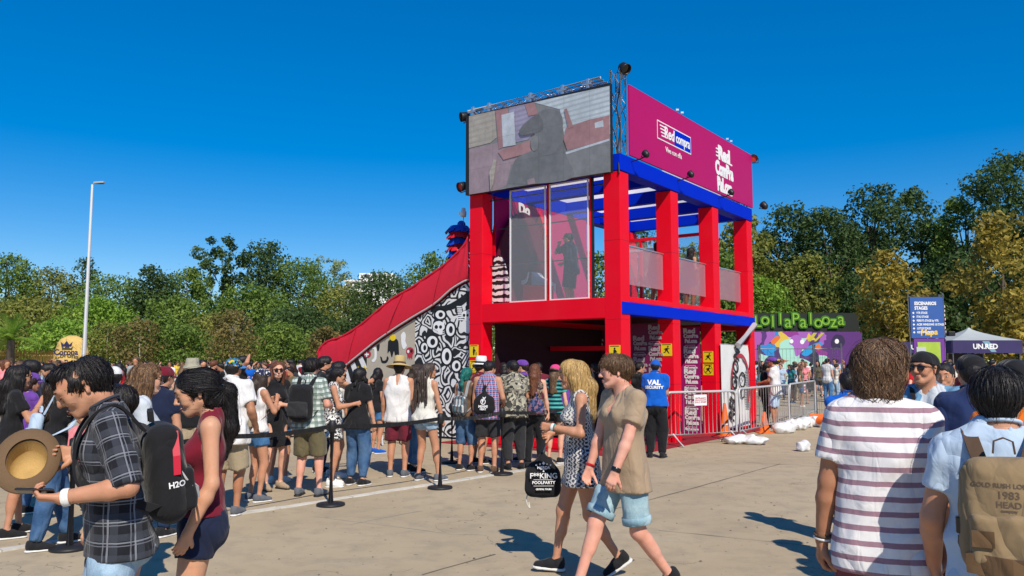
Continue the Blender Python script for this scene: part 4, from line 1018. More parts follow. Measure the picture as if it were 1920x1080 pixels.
scA = screen_mat('screen_grey', (.19, .195, .205)); scB = screen_mat('screen_stripes', (.42, .48, .53), .6, .10, (.26, .30, .34)); scC = screen_mat('screen_red', (.30, .17, .18)); scD = screen_mat('screen_dark', (.145, .15, .16)); scE = screen_mat('screen_warm', (.32, .30, .27), .4, .12, (.24, .22, .2)); scF = screen_mat('screen_mauve', (.26, .20, .23)); scG = screen_mat('screen_pale', (.40, .44, .50)); scH = screen_mat('screen_shadow', (.17, .175, .185)); scI = screen_mat('screen_lilac', (.26, .24, .34), .5, .1, (.18, .17, .26)); scJ = screen_mat('screen_black', (.118, .122, .13))
spoly('screen_image', [(880, 218), (1152, 159), (1152, 326), (880, 369)], scA)
spoly('screen_image', [(880, 280), (960, 262), (985, 330), (930, 361), (880, 369)], scF)
spoly('screen_image', [(1000, 192), (1152, 159), (1152, 250), (1062, 278), (1050, 205)], scB)
spoly('screen_image', [(955, 202), (1000, 192), (1012, 240), (990, 262), (955, 270)], scI)
spoly('screen_image', [(880, 218), (928, 208), (932, 258), (920, 268), (880, 278)], scE)
spoly('screen_image', [(930, 208), (952, 203), (962, 268), (936, 280)], scC)
spoly('screen_image', [(941, 216), (964, 210), (968, 272), (944, 276)], scG)
spoly('screen_image', [(985, 196), (1003, 192), (1010, 214), (992, 218)], scC)
spoly('screen_image', [(935, 285), (1000, 262), (1000, 285), (945, 300)], scC, 0)
spoly('screen_image', [(1058, 262), (1062, 240), (1105, 225), (1152, 215), (1152, 262), (1065, 282)], scC)
spoly('screen_image', [(1116, 231), (1132, 226), (1133, 238), (1117, 241)], scG)
spoly('screen_image', [(1059, 206), (1064, 204), (1076, 238), (1067, 242)], scC)
spoly('screen_image', [(1060, 284), (1152, 260), (1152, 326), (950, 358), (960, 310), (1000, 290)], scH)
spoly('screen_image', [(1062, 286), (1152, 259), (1152, 263), (1063, 290)], scG)
spoly('screen_image', [(955, 345), (968, 300), (1000, 282), (1012, 262), (1050, 255), (1062, 290), (1075, 338), (1000, 351)], scD, 4)
spoly('screen_image', [(992, 244), (998, 226), (1018, 208), (1042, 206), (1056, 220), (1056, 250), (1048, 284), (1020, 292), (1006, 276), (1004, 250)], scD, 4)
spoly('screen_image', [(975, 246), (986, 232), (1012, 215), (1020, 244), (994, 252), (979, 254)], scJ, 4)
spoly('screen_image', [(998, 258), (1007, 254), (1011, 264), (1009, 280), (1002, 284), (997, 272)], scH, 3)
spoly('screen_image', [(990, 338), (1004, 334), (1006, 346), (992, 350)], scF)
spoly('screen_image', [(920, 325), (928, 300), (933, 300), (927, 345), (922, 360)], scE)
# led cabinet seams (thin dark grid) ---------------------------------------------------------------
# truss along the screen top and the corner
def truss(name, p, q, w=.16, r=.020, parent=stand, up=BZ, n=None):
    p, q = np.array(p), np.array(q); d = q - p; L = np.linalg.norm(d); x, y, d = frame_of(d, BV if abs(d[2]) > .7*L else BZ); g = GB()
    cs = [x*a*w/2 + y*b*w/2 for a, b in ((1, 1), (-1, 1), (-1, -1), (1, -1))]
    for c in cs: g.tube([p + c, q + c], r, 8)
    N = n or max(2, int(L/(w*1.3)))
    for k in range(4):
        for i in range(N):
            a, b = cs[k], cs[(k+1) % 4]; 
            if i % 2: a, b = b, a
            g.tube([p + a + d*L*i/N, p + b + d*L*(i+1)/N], r*.45, 5)
    return g.build(name, alu, parent)
truss('truss', B(.12, .2, 5.72), B(.12, .2, 7.42), .22, .024)
truss('truss', B(.3, .02, 7.12), B(3.72, .02, 7.10), .15, .02)
truss('truss', B(3.6, .2, 5.72), B(3.6, .2, 7.2), .2, .02); truss('truss', B(.18, D_-.2, 5.75), B(.18, D_-.2, 7.1), .2, .02)
truss('truss', B(.5, .2, 6.1), B(3.5, .2, 6.1), .2, .02)
for u in (.6, 1.2, 2.0, 3.1, 3.55):
    g = GB(); bbx(g, u, u+.07, -.11, .05, 7.08, 7.28, .01); bbx(g, u-.05, u+.16, -.12, -.07, 7.15, 7.19, .008); g.build('clamp', alu, stand)
g = GB(); g.tube([B(.35, -.08, 7.25), B(3.72, -.08, 7.21)], .025, 8); g.build('top_pipe', steel, stand)
g = GB(); g.tube([B(.05, .15, 7.1), B(.05, .02, 6.6), B(.02, .1, 6.2), B(.06, .05, 5.8), B(-.01, -.03, 5.3)], .018, 6); g.build('cable', blackm, stand)
for v in (2.7, 2.95, 5.6, 5.85):
    g = GB(); g.tube([B(.02, v, 7.05), B(.02, v, 7.27)], .012, 6); g.box(B(.02, v, 7.25), (.03, .02, .02)); g.build('fixing', alu, stand)
# glazing of the upper front
glass, gnt, gb = newmat('tinted_glass'); gb.inputs['Base Color'].default_value = (.75, .82, .86, 1); gb.inputs['Roughness'].default_value = .03; gb.inputs['Transmission Weight'].default_value = 0.0; gb.inputs['Alpha'].default_value = .10; gb.inputs['Specular IOR Level'].default_value = .6
haze_g, hnt, hb = newmat('frosted_screen'); hb.inputs['Base Color'].default_value = (.46, .24, .29, 1); hb.inputs['Roughness'].default_value = .35; hb.inputs['Alpha'].default_value = .5
frame_w = flat('white_frame', (.72, .72, .72))
def pane(px0, px1, py_top, py_bot, v=.16, fm=frame_w, gm=glass):
    u1, zb = fu(px0, py_bot, v); u0, _ = fu(px1, py_bot, v); z0, z1 = 2.94, 5.34
    g = GB(); bbx(g, u0, u1, v-.004, v+.004, z0, z1, 0); po = g.build('pane', gm, stand)
    g = GB()
    for (a, b, c, d) in ((u0-.012, u0+.012, z0, z1), (u1-.012, u1+.012, z0, z1), (u0+.013, u1-.013, z0, z0+.024), (u0+.013, u1-.013, z1-.024, z1)): bbx(g, a, b, v-.015, v+.015, c, d, 0)
    g.build('frame', fm, po); return u0, u1
pane(957, 1023, 400, 560); pane(1032, 1104, 400, 560)
for px in (1027.5, 1108, 1111):
    u = fu(px, 500, .2)[0]; g = GB(); bbx(g, u-.022, u+.022, .19, .25, 2.94, 5.37, .004); g.build('mullion', red if px < 1109 else blackm, stand)
for z in (5.2, 4.55, 3.75):
    g = GB(); bbx(g, CW, W_-CW, .27, .295, z, z+.022, 0); g.build('rail', blackm, stand)
# side balustrade of frosted panels between the columns
for v0 in (CW, 2.25+CW, 4.5+CW):
    v1 = v0 + 2.25 - CW; g = GB(); bbx(g, .2, .215, v0+.03, v1-.03, 3.22, 3.98, .003); po = g.build('balustrade_panel', haze_g, stand)
    g = GB(); bbx(g, .19, .225, v0, v1, 3.985, 4.01, 0); g.build('balustrade_rail', alu, stand)
# inside, upstairs: magenta wall, big oval maroon shape, white ramps, red box, far glazing
g = GB(); bbx(g, W_-.32, W_-.28, .5, 4.4, 2.95, 5.36, 0); bw = g.build('inner_wall', mag, stand)
q_ = fv(983, 394, W_-.37); btext('lettering', 'Do', whitep, B(W_-.37, q_[0], q_[1]), BV, BZ, .34, bw, bold=.02)
def wallpoly(name, pix, u, th, m, par, sm=0):
    pts = [np.array(fv(x, y, u)) for x, y in pix]
    if sm: pts = cat_rom(pts + [pts[0]], sm)[:-1]
    g = GB(); g.prism([(p[0], max(2.955, p[1])) for p in pts], BO + BU*u, BV, BZ, th); return g.build(name, m, par)
wallpoly('oval_panel', [(932, 600), (930, 500), (940, 440), (965, 402), (985, 402), (1005, 425), (1018, 470), (1022, 530), (1018, 600)], W_-.40, .06, maroon, bw, 4)
wallpoly('star_panel', [(1012, 394), (1030, 440), (1026, 470), (1004, 424)], W_-.345, .02, red, bw); wallpoly('yellow_panel', [(1016, 452), (1024, 444), (1024, 470), (1019, 470)], W_-.345, .025, yel, bw)
def frontpoly(name, pix, v, th, m, sm=0):
    pts = [np.array(fu(x, y, v)) for x, y in pix]
    if sm: pts = cat_rom(pts + [pts[0]], sm)[:-1]
    g = GB(); g.prism([(-p[0], max(2.955, p[1])) for p in pts], BO + BV*(v + th), -BU, BZ, th); return g.build(name, m, stand)
rw_ = flat('ramp_white', (.58, .59, .58))
frontpoly('white_ramp', [(950, 590), (951, 528), (960, 507), (980, 487), (990, 499), (1002, 518), (1024, 530), (1024, 546), (1000, 538), (988, 524), (978, 520), (966, 536), (963, 590)], 1.7, .4, rw_)
frontpoly('white_crescent', [(953, 510), (968, 524), (985, 524), (990, 510), (986, 528), (975, 534), (960, 526)], 1.3, .05, rw_, 3)
frontpoly('red_box', [(968, 590), (968, 534), (1024, 534), (1024, 590)], 1.35, .3, red)
def zig_mat():
    m, nt, b = newmat('striped_totem'); co = coords(nt); s = nt.nodes.new('ShaderNodeSeparateXYZ'); nt.links.new(co, s.inputs[0])
    w = mth(nt, 'GREATER_THAN', mth(nt, 'SINE', mth(nt, 'ADD', mth(nt, 'MULTIPLY', s.outputs[2], 42.0), mth(nt, 'MULTIPLY', noise(nt, co, 6.0, 2), 6.0))), .1)
    nt.links.new(mixc(nt, w, (.74, .74, .72), (.012, .012, .014)), b.inputs['Base Color']); b.inputs['Roughness'].default_value = .6; return m
ZM = zig_mat()
pz = [fu(x, y, .45) for x, y in ((917, 566), (917, 520), (922, 500), (930, 482), (938, 478), (946, 492), (952, 515), (955, 540), (957, 566))]
g = GB(); g.prism([(-a, b) for a, b in pz], BO + BV*.47, -BU, BZ, .05); g.build('striped_cutout', ZM, stand)
pz = [fu(x, y, .45) for x, y in ((921, 480), (923, 440), (926, 420), (929, 440), (928, 480))]
g = GB(); g.prism([(-a, b) for a, b in pz], BO + BV*.475, -BU, BZ, .03); g.build('red_finial', red, stand)
for (v, h0, h1) in ((6.3, 2.95, 5.0),):
    g = GB(); bbx(g, 1.0, W_-.4, v, v+.03, h0, h1, 0); g.build('far_glass', glass, stand)
    for u in (1.0, 1.9, 2.8): 
        g = GB(); bbx(g, u, u+.07, v-.03, v+.06, h0, h1, 0); g.build('far_post', red, stand)
    g = GB(); bbx(g, 1.0, W_-.4, v-.03, v+.06, h1, h1+.08, 0); g.build('far_rail', red, stand)
g = GB(); bbx(g, 1.3, 1.75, 6.2, 6.28, 4.3, 4.38, 0); bbx(g, 1.9, 2.7, 5.2, 5.35, 4.55, 4.62, 0); g.build('strip_lamp', frame_w, stand)
# ground floor: dark back walls with tiled logos
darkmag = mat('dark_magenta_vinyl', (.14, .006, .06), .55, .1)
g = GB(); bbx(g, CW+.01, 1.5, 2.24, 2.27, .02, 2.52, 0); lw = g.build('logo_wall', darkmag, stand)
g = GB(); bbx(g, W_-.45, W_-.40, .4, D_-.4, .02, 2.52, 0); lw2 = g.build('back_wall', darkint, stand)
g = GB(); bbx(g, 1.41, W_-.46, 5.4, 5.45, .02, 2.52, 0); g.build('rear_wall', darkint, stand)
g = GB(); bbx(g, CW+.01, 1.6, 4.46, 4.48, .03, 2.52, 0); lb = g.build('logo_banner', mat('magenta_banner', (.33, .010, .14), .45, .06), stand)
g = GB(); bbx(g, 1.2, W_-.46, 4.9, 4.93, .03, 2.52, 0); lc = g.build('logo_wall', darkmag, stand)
gx = GB(); bbx(gx, CW+.1, W_-.5, 2.4, 2.5, 1.95, 2.05, 0); gx.build('inner_beam', red, stand)
g = GB(); bbx(g, 2.2, 3.2, 2.2, 2.6, .02, 1.0, .02); g.build('counter', flat('counter_purple', (.16, .03, .20)), stand)
def palooza(P, U, V, s, parent, m=whitep, d=.004):
    N = np.cross(U, V); f = (lambda a, b: np.array(P) + np.array(U)*a*s + np.array(V)*b*s)
    btext('lettering', 'Red', m, f(-.05, .36), U, V, .40*s, parent, bold=.02*s, depth=d, sx=1.2); btext('lettering', 'ComPra', m, f(.05, .06), U, V, .32*s, parent, bold=.018*s, depth=d, sx=.85); btext('lettering', 'PaLoza', m, f(.05, -.24), U, V, .32*s, parent, bold=.018*s, depth=d, sx=.85)
    btext('lettering', 'Red compra', m, f(.0, -.60), U, V, .17*s, parent, bold=.008*s, depth=d, shear=.12)
    g = GB(); NN = N/np.linalg.norm(N)
    for a, b, w, h in ((0, -.48, .62, .022), (0, -.70, .62, .022), (-.31, -.59, .02, .2), (.31, -.59, .02, .2)): g.prism([(a*s-w*s/2*1, b*s-h*s/2), (a*s+w*s/2, b*s-h*s/2), (a*s+w*s/2, b*s+h*s/2), (a*s-w*s/2, b*s+h*s/2)], np.array(P) + NN*.001, U, V, .003)
    g.build('logo_box', m, parent)
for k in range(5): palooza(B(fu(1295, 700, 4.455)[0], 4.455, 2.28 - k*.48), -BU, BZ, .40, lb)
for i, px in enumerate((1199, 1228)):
    for k in range(4): palooza(B(fu(px, 660, 2.235)[0], 2.235, 2.30 - k*.46 - (.23 if i == 0 else 0)), -BU, BZ, .36, lw, flat('shaded_white_print', (.34, .30, .32)))  # white logos in a greyer copy: the bay's shade is put into the colour
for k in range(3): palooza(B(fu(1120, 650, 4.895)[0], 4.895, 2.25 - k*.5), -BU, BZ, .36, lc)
# yellow safety signs on the columns, with running-figure pictograms
def sign(P, U, V, w=.2, h=.24, kind=0):
    P, U, V = np.array(P), np.array(U), np.array(V); N = np.cross(U, V); g = GB(); g.prism([(-w/2, -h/2), (w/2, -h/2), (w/2, h/2), (-w/2, h/2)], P, U, V, .006); so = g.build('safety_sign', yel, stand); Q = P + N*.006; s = w/.2; g = GB()
    if kind == 0:      # standing
        parts = [(0, .055, .016), ]; poly = [[(-.02, .035), (.02, .035), (.022, -.01), (.012, -.075), (.002, -.075), (0, -.02), (-.004, -.075), (-.014, -.075), (-.022, -.01)], [(.02, .03), (.045, .0), (.04, -.01), (.015, .015)], [(.045, -.02), (.06, -.02), (.06, -.075), (.045, -.075)]]
    else:
        poly = [[(-.012, .03), (.02, .035), (.028, .0), (.0, -.015), (-.03, .0)], [(-.005, -.005), (.02, -.005), (.04, -.035), (.055, -.06), (.045, -.065), (.02, -.035)], [(-.02, -.0), (.0, -.01), (-.02, -.045), (-.055, -.05), (-.055, -.04), (-.028, -.033)], [(.02, .03), (.055, .025), (.055, .015), (.02, .018)], [(-.01, .03), (-.045, .015), (-.04, .006), (-.012, .02)]]
        parts = [(.028, .055, .014)]
    for pl in poly: g.prism([(a*s, b*s) for a, b in pl], Q + N*.001, U, V, .003)
    for cx_, cy_, r in parts: g.prism([(s*(cx_ + r*math.cos(2*math.pi*i/12)), s*(cy_ + r*math.sin(2*math.pi*i/12))) for i in range(12)], Q + N*.001, U, V, .003)
    if kind == 2: 
        n = 28; ro, ri = .085*s, .078*s
        for i in range(n):
            a0, a1 = 2*math.pi*i/n, 2*math.pi*(i+1)/n; g.prism([(ro*math.cos(a0), ro*math.sin(a0)), (ro*math.cos(a1), ro*math.sin(a1)), (ri*math.cos(a1), ri*math.sin(a1)), (ri*math.cos(a0), ri*math.sin(a0))], Q + N*.001, U, V, .002)
    g.prism([(-w*.4, h*.40), (w*.4, h*.40), (w*.4, h*.45), (-w*.4, h*.45)], Q + N*.001, U, V, .002)
    g.build('pictogram', blackp, so)
def pv(px, py): v, z = fv(px, py, -.001); return B(-.003, v, z)
def pu(px, py): u, z = fu(px, py, -.001); return B(u, -.003, z)
sign(pu(889, 658), -BU, BZ, .24, .26, 0); sign(pu(889, 687), -BU, BZ, .24, .26, 2); sign(pu(1153, 660), -BU, BZ, .24, .26, 0)
for px, py, v, kd in ((1250, 656, 2.25, 1), (1328, 669, 4.5, 1), (1328, 693, 4.5, 2)): u_, z_ = fu(px, py, v); sign(B(min(u_, .2), v - .003, z_), -BU, BZ, .25, .26, kd)
# white printed banner across the last bay
bp = mat('banner_white', (.70, .70, .68), .55, .06, 5.0, .15, 12.0)
p0, p1 = fv(1351, 646, -.06), fv(1404, 820, -.06); b0, b1, bz0, bz1 = p0[0], p1[0] + .0, .12, fv(1351, 646, -.06)[1]
b1 = fv(1404, 700, -.06)[0]
g = GB(); N = 10; vs = []; 
for i in range(N+1):
    for j in range(N+1):
        v, z = b0 + (b1-b0)*i/N, bz0 + (bz1-bz0)*j/N; vs.append(B(-.06 + .02*math.sin(i*2.1)*math.sin(j*1.3), v, z))
g.add(vs, [(i*(N+1)+j, (i+1)*(N+1)+j, (i+1)*(N+1)+j+1, i*(N+1)+j+1) for i in range(N) for j in range(N)], True); ban = g.build('printed_banner', bp, stand)
redp = flat('red_print', (.42, .03, .05)); cvb, czb = (b0+b1)/2 + .25, 1.15
g = GB(); n = 30
for i in range(n):
    a0, a1 = R(-40) + R(230)*i/n, R(-40) + R(230)*(i+1)/n; q = lambda a, r: (cvb + r*.62*math.cos(a), czb + r*.75*math.sin(a)); g.prism([q(a0, 1.0), q(a1, 1.0), q(a1, .88), q(a0, .88)], BO - BU*.095, BV, BZ, .003)
g.build('red_ring', redp, ban)
g = GB()
for i in range(16): g.prism([(cvb + .32, .55 + i*.06), (cvb + .6, .55 + i*.06), (cvb + .6, .58 + i*.06), (cvb + .32, .58 + i*.06)], BO - BU*.095, BV, BZ, .002)
g.build('line_print', flat('grey_print', (.25, .25, .25)), ban)
n = 24
for rx, rz, cz_ in ((.22, .20, 1.25), (.06, .07, 1.28), (.16, .13, .93)):
    g = GB()
    for i in range(n):
        a0, a1 = 2*math.pi*i/n, 2*math.pi*(i+1)/n; q = lambda a, k: (cvb + .1 + k*rx*math.cos(a), cz_ + k*rz*math.sin(a)); g.prism([q(a0, 1), q(a1, 1), q(a1, .75), q(a0, .75)], BO - BU*.0955, BV, BZ, .003)
    g.build('black_print', blackp, ban)
btext('lettering', 'RELIGION', blackp, B(-.10, cvb - .42, 1.15), BZ*.96 + BV*.28, -BV*.96 + BZ*.28, .50, ban, bold=.012, sx=.82, shear=.15)
g = GB(); bbx(g, -.055, -.045, b0-.02, b1+.02, bz1-.006, bz1+.02, 0); g.build('banner_pole', alu, ban)
g = GB(); g.tube([pv(1372, 648) - BU*.15, pv(1404, 610) - BU*.15], .075, 12); g.build('roll_tube', steel, stand)
# red carpet lying under and before the stand
g = GB(); bbx(g, -.35, W_+.3, -.6, D_+.2, .004, .018, 0); g.build('carpet', mat('red_carpet', (.28, .012, .022), .95, .2, 12.0, .4, 90.0), stand)
g = GB(); bbx(g, .5, W_-.1, -.35, .3, .02, .17, .02); g.build('step', red, stand)
# slide ---------------------------------------------------------------------------
slide_org = B(W_, 0, 0)
slide = thing('slide', 'long red fabric-sided slide running down from the upper floor of the stand', 'slide', slide_org)
class GS(GB): org = slide_org
top_px = [(880, 440), (873, 456), (860, 472), (830, 500), (800, 520), (770, 541), (735, 561), (700, 590), (670, 614), (640, 632), (615, 640), (601, 652), (595, 664)]
bot_px = [(880, 526), (868, 531), (846, 545), (815, 572), (775, 596), (740, 618), (705, 642), (680, 662), (655, 682), (638, 695), (628, 699), (612, 697), (600, 692)]
vv = .12; TP = [np.array(fu(x, y, vv)) for x, y in top_px]; BP = [np.array(fu(x, y, vv)) for x, y in bot_px]
TP, BP = cat_rom(TP, 3), cat_rom(BP, 3); n = len(TP); K = 7
def chute_side(v, bulge, m, name):
    vs = []; 
    for i in range(n):
        for j in range(K+1):
            t = j/K; p = BP[i]*(1-t) + TP[i]*t; sag = bulge*math.sin(math.pi*t)*(.7 + .3*math.sin(i*1.7 + j)) + .012*math.sin(i*2.3 + 3*t)
            vs.append(B(p[0], v - sag, p[1]))
    fs = [(i*(K+1)+j, i*(K+1)+j+1, (i+1)*(K+1)+j+1, (i+1)*(K+1)+j) for i in range(n-1) for j in range(K)]
    g = GS(); g.add(vs, fs, True); o = g.build(name, m, slide); md = o.modifiers.new('solid', 'SOLIDIFY'); md.thickness = .012; return o
chute_side(vv, .05, redfab, 'side_fabric'); chute_side(vv + 1.0, -.04, redfab, 'side_fabric')
g = GS(); vs = []
for i in range(n):
    p = BP[i]*.9 + TP[i]*.1; vs += [B(p[0], vv + .02, p[1]), B(p[0], vv + .98, p[1])]
g.add(vs, [(2*i, 2*i+1, 2*i+3, 2*i+2) for i in range(n-1)], True); g.build('chute_bed', flat('chute_red', (.40, .01, .03)), slide)
g = GS(); g.tube([B(p[0], vv - .03, p[1] + .02) for p in BP], .02, 6); g.build('edge_rail', steel, slide); g = GS(); g.tube([B(p[0], vv, p[1] + .01) for p in TP], .028, 6); g.build('edge_rail', redfab, slide)
for i in (9, 16, 24):
    g = GS(); g.tube([B(BP[i][0], vv - .07, BP[i][1]), B((BP[i][0]+TP[i][0])/2, vv - .075, (BP[i][1]+TP[i][1])/2), B(TP[i][0], vv - .03, TP[i][1])], .008, 5); g.build('seam', flat('seam_red', (.32, .006, .02)), slide)
# painted wall under the slide: three canvases
def doodle_mat():
    m, nt, b = newmat('doodle_canvas'); co = coords(nt)
    wv = nt.nodes.new('ShaderNodeVectorMath'); wv.operation = 'ADD'; nz = nt.nodes.new('ShaderNodeTexNoise'); nz.inputs['Scale'].default_value = 2.2; nz.inputs['Detail'].default_value = 1
    sc = nt.nodes.new('ShaderNodeVectorMath'); sc.operation = 'SCALE'; sc.inputs['Scale'].default_value = .42; nt.links.new(co, nz.inputs['Vector']); nt.links.new(nz.outputs['Color'], sc.inputs[0]); nt.links.new(co, wv.inputs[0]); nt.links.new(sc.outputs[0], wv.inputs[1])
    v = nd(nt, 'ShaderNodeTexVoronoi', Scale=2.7); v.feature = 'DISTANCE_TO_EDGE'; nt.links.new(wv.outputs[0], v.inputs['Vector'])
    v2 = nd(nt, 'ShaderNodeTexVoronoi', Scale=2.7); nt.links.new(wv.outputs[0], v2.inputs['Vector'])
    d = v.outputs['Distance']; r = ramp(nt, d, [(0, (0, 0, 0)), (.05, (1, 1, 1)), (.155, (0, 0, 0)), (.27, (1, 1, 1)), (.36, (0, 0, 0))]); r.node.color_ramp.interpolation = 'CONSTANT'
    r2 = ramp(nt, d, [(0, (0, 0, 0)), (.06, (1, 1, 1)), (.2, (0, 0, 0))]); r2.node.color_ramp.interpolation = 'CONSTANT'
    sp = nt.nodes.new('ShaderNodeSeparateColor'); nt.links.new(v2.outputs['Color'], sp.inputs[0]); pick = mth(nt, 'GREATER_THAN', sp.outputs[0], .55)
    c = mixc(nt, pick, r, r2); c = mixc(nt, c, (.012, .012, .014), (.70, .70, .70)); nt.links.new(c, b.inputs['Base Color']); b.inputs['Roughness'].default_value = .6; bump(nt, b, noise(nt, co, 10, 3), .2, .02); return m
canv_b = mat('beige_canvas', (.44, .39, .31), .75, .16, 2.5, .2, 9.0); dood = doodle_mat()
def slide_low(u):
    us = [p[0] for p in BP]; zs = [p[1] for p in BP]; o = np.argsort(us); return float(np.interp(u, np.array(us)[o], np.array(zs)[o]))
wall = thing('painted_wall', 'painted canvas wall of black and white doodles below the slide', 'wall', B(W_, .3, 0))
class GW(GB): org = B(W_, .3, 0)
vw = .16
def wpanel(name, ua, ub, m, z0=.05):
    N = 12; us = [ua + (ub-ua)*i/N for i in range(N+1)]; poly = [(-u, z0) for u in us[::-1]] + [(-u, max(z0+.02, slide_low(u) - .03)) for u in us]
    poly = poly; g = GW(); g.prism(poly, BO + BV*(vw+.02), -BU, BZ, .02); return g.build(name, m, wall)
uA = W_ + .005; uB = fu(778, 650, vw)[0]; uC = fu(688, 660, vw)[0]; uD = fu(636, 690, vw)[0]
wB = wpanel('doodle_canvas', uA, uB, dood); wC = wpanel('beige_canvas', uB + .004, uC, canv_b)
stripe_m, snt, sb = newmat('stripe_canvas'); _co = coords(snt); _mp = nd(snt, 'ShaderNodeMapping'); _mp.inputs['Rotation'].default_value = (0, 0, 0); snt.links.new(_co, _mp.inputs[0]); _s = snt.nodes.new('ShaderNodeSeparateXYZ'); snt.links.new(_co, _s.inputs[0])
_w = mth(snt, 'GREATER_THAN', mth(snt, 'SINE', mth(snt, 'ADD', mth(snt, 'MULTIPLY', mth(snt, 'ADD', mth(snt, 'MULTIPLY', _s.outputs[0], .8), mth(snt, 'MULTIPLY', _s.outputs[2], .45)), 26.0), mth(snt, 'MULTIPLY', noise(snt, _co, 1.6, 1), 3.0))), .0); snt.links.new(mixc(snt, _w, (.70, .70, .70), (.012, .012, .014)), sb.inputs['Base Color'])
wD = wpanel('stripe_canvas', uC + .004, uD + .5, stripe_m)
def wshape(name, pix, m, par, k=1, sm=4):
    pts = [fu(x, y, vw) for x, y in pix]
    if sm: pts = [(p[0], p[1]) for p in cat_rom([np.array(p) for p in pts + [pts[0]]], sm)[:-1]]
    g = GW(); g.prism([(-a, b) for a, b in pts], BO + BV*(vw - .0005 - .003*k), -BU, BZ, .002); return g.build(name, m, par)
def ell(cx_, cy_, rx, ry, n=12): return [(cx_ + rx*math.cos(2*math.pi*i/n), cy_ + ry*math.sin(2*math.pi*i/n)) for i in range(n)]
wshape('black_figure', [(728, 640), (736, 634), (746, 638), (748, 655), (748, 668), (745, 664), (742, 672), (739, 658), (735, 670), (731, 658), (727, 662)], blackp, wC); wshape('yellow_face', ell(737, 633, 5.5, 6), yel, wC, 2)
wshape('red_skull', ell(769, 659, 7.5, 8), redp, wC); wshape('skull_teeth', [(764, 666), (774, 666), (773, 674), (770, 669), (769, 675), (767, 669), (765, 674)], redp, wC, 2, 0); wshape('skull_eye', ell(766, 659, 2, 3), whitep, wC, 3); wshape('skull_eye', ell(772, 658, 2.4, 3), blackp, wC, 3)
wshape('red_skull', ell(689, 664, 7, 7), redp, wC); wshape('white_cross', [(687, 660), (689, 660), (689, 663), (692, 663), (692, 666), (689, 666), (689, 669), (687, 669), (687, 666), (684, 666), (684, 663), (687, 663)], whitep, wC, 3, 0)
wshape('yellow_star', [(672 + (8 if i % 2 == 0 else 3)*math.sin(i*math.pi/5), 694 - (8 if i % 2 == 0 else 3)*math.cos(i*math.pi/5)) for i in range(10)], yel, wC, 3, 0); wshape('yellow_star', [(684 + (6 if i % 2 == 0 else 2.4)*math.sin(i*math.pi/5), 691 - (6 if i % 2 == 0 else 2.4)*math.cos(i*math.pi/5)) for i in range(10)], yel, wC, 3, 0)
wshape('white_curl', [(698, 655), (702, 650), (706, 655), (706, 672), (701, 679), (697, 676), (702, 670), (702, 656)], whitep, wC, 1, 3); wshape('black_drop', [(706, 648), (712, 645), (711, 656), (708, 658)], blackp, wC, 1, 3); wshape('black_curl', [(713, 668), (716, 670), (718, 676), (724, 675), (726, 668), (729, 672), (725, 680), (716, 680)], blackp, wC, 1, 3); wshape('white_blob', [(752, 628), (757, 622), (761, 628), (760, 640), (763, 648), (757, 655), (753, 645)], whitep, wC, 1, 3)
# doodles with a shape of their own on the black and white canvas
def skull(cx_, cy_, s, par=wB):
    wshape('skull', [(cx_ - 11*s, cy_ + 2*s), (cx_ - 9*s, cy_ - 8*s), (cx_, cy_ - 12*s), (cx_ + 9*s, cy_ - 8*s), (cx_ + 11*s, cy_ + 1*s), (cx_ + 7*s, cy_ + 6*s), (cx_ + 6*s, cy_ + 13*s), (cx_ - 1*s, cy_ + 12*s), (cx_ - 2*s, cy_ + 7*s)], whitep, par, 1, 3)
    for dx, r in ((-4.5, 3.2), (3.5, 2.8)): wshape('skull_eye', ell(cx_ + dx*s, cy_ - 1*s, r*s, r*1.15*s), blackp, par, 2, 0)
skull(823, 614, 1.0); skull(874, 592, .8)
for (x, y, rx, ry) in ((845, 618, 8, 12), (811, 641, 10, 11), (838, 668, 9, 15), (826, 590, 9, 8), (856, 686, 8, 10), (796, 652, 6, 9)):
    wshape('white_ring', ell(x, y, rx + 3.5, ry + 3.5), blackp, wB, 1); wshape('white_ring', ell(x, y, rx, ry), whitep, wB, 2); wshape('ring_hole', ell(x + 1, y, rx*.45, ry*.55), blackp, wB, 3)
wshape('white_swoosh', [(880, 545), (860, 560), (838, 572), (815, 575), (808, 585), (835, 583), (862, 575), (880, 560)], blackp, wB, 1, 3)
for i in range(7): wshape('comb_tooth', [(857 + i*.6, 574 + i*4), (866 + i*.6, 574 + i*4), (866 + i*.6, 576.4 + i*4), (857 + i*.6, 576.4 + i*4)], whitep, wB, 3, 0)
# red and blue fringed column behind the top of the slide, with a lamp above
fp = at(861, 450, 18.4); fr = thing('fringed_column', 'tall column of red and blue ruffled fringe behind the slide top', 'decoration', (fp[0], fp[1], 0)); zt_ = at(861, 424, 18.4)[2]
rb = flat('fringe_red', (.60, .01, .02)); bb = flat('fringe_blue', (.005, .05, .45)); g = G(); g.tube([(0, 0, 0), (0, 0, zt_ - .05)], .15, 12); g.build('core_tube', bb, fr); rg = random.Random(2); zz = zt_
for k in range(9):
    g = G(); n = 26; hgt = .15
    for j in range(n):
        a0, a1 = 2*math.pi*j/n, 2*math.pi*(j+1.15)/n; r0, r1 = .20, .31 + rg.uniform(-.03, .03); z1 = zz - hgt - rg.uniform(0, .03); g.add([(r0*math.cos(a0), r0*math.sin(a0), zz), (r0*math.cos(a1), r0*math.sin(a1), zz), (r1*math.cos(a1), r1*math.sin(a1), z1 + rg.uniform(-.02, .03)), (r1*math.cos(a0), r1*math.sin(a0), z1)], [(0, 1, 2, 3), (3, 2, 1, 0)][:1])
    g.build('fringe_row', (bb, rb)[k % 2], fr); zz -= .15
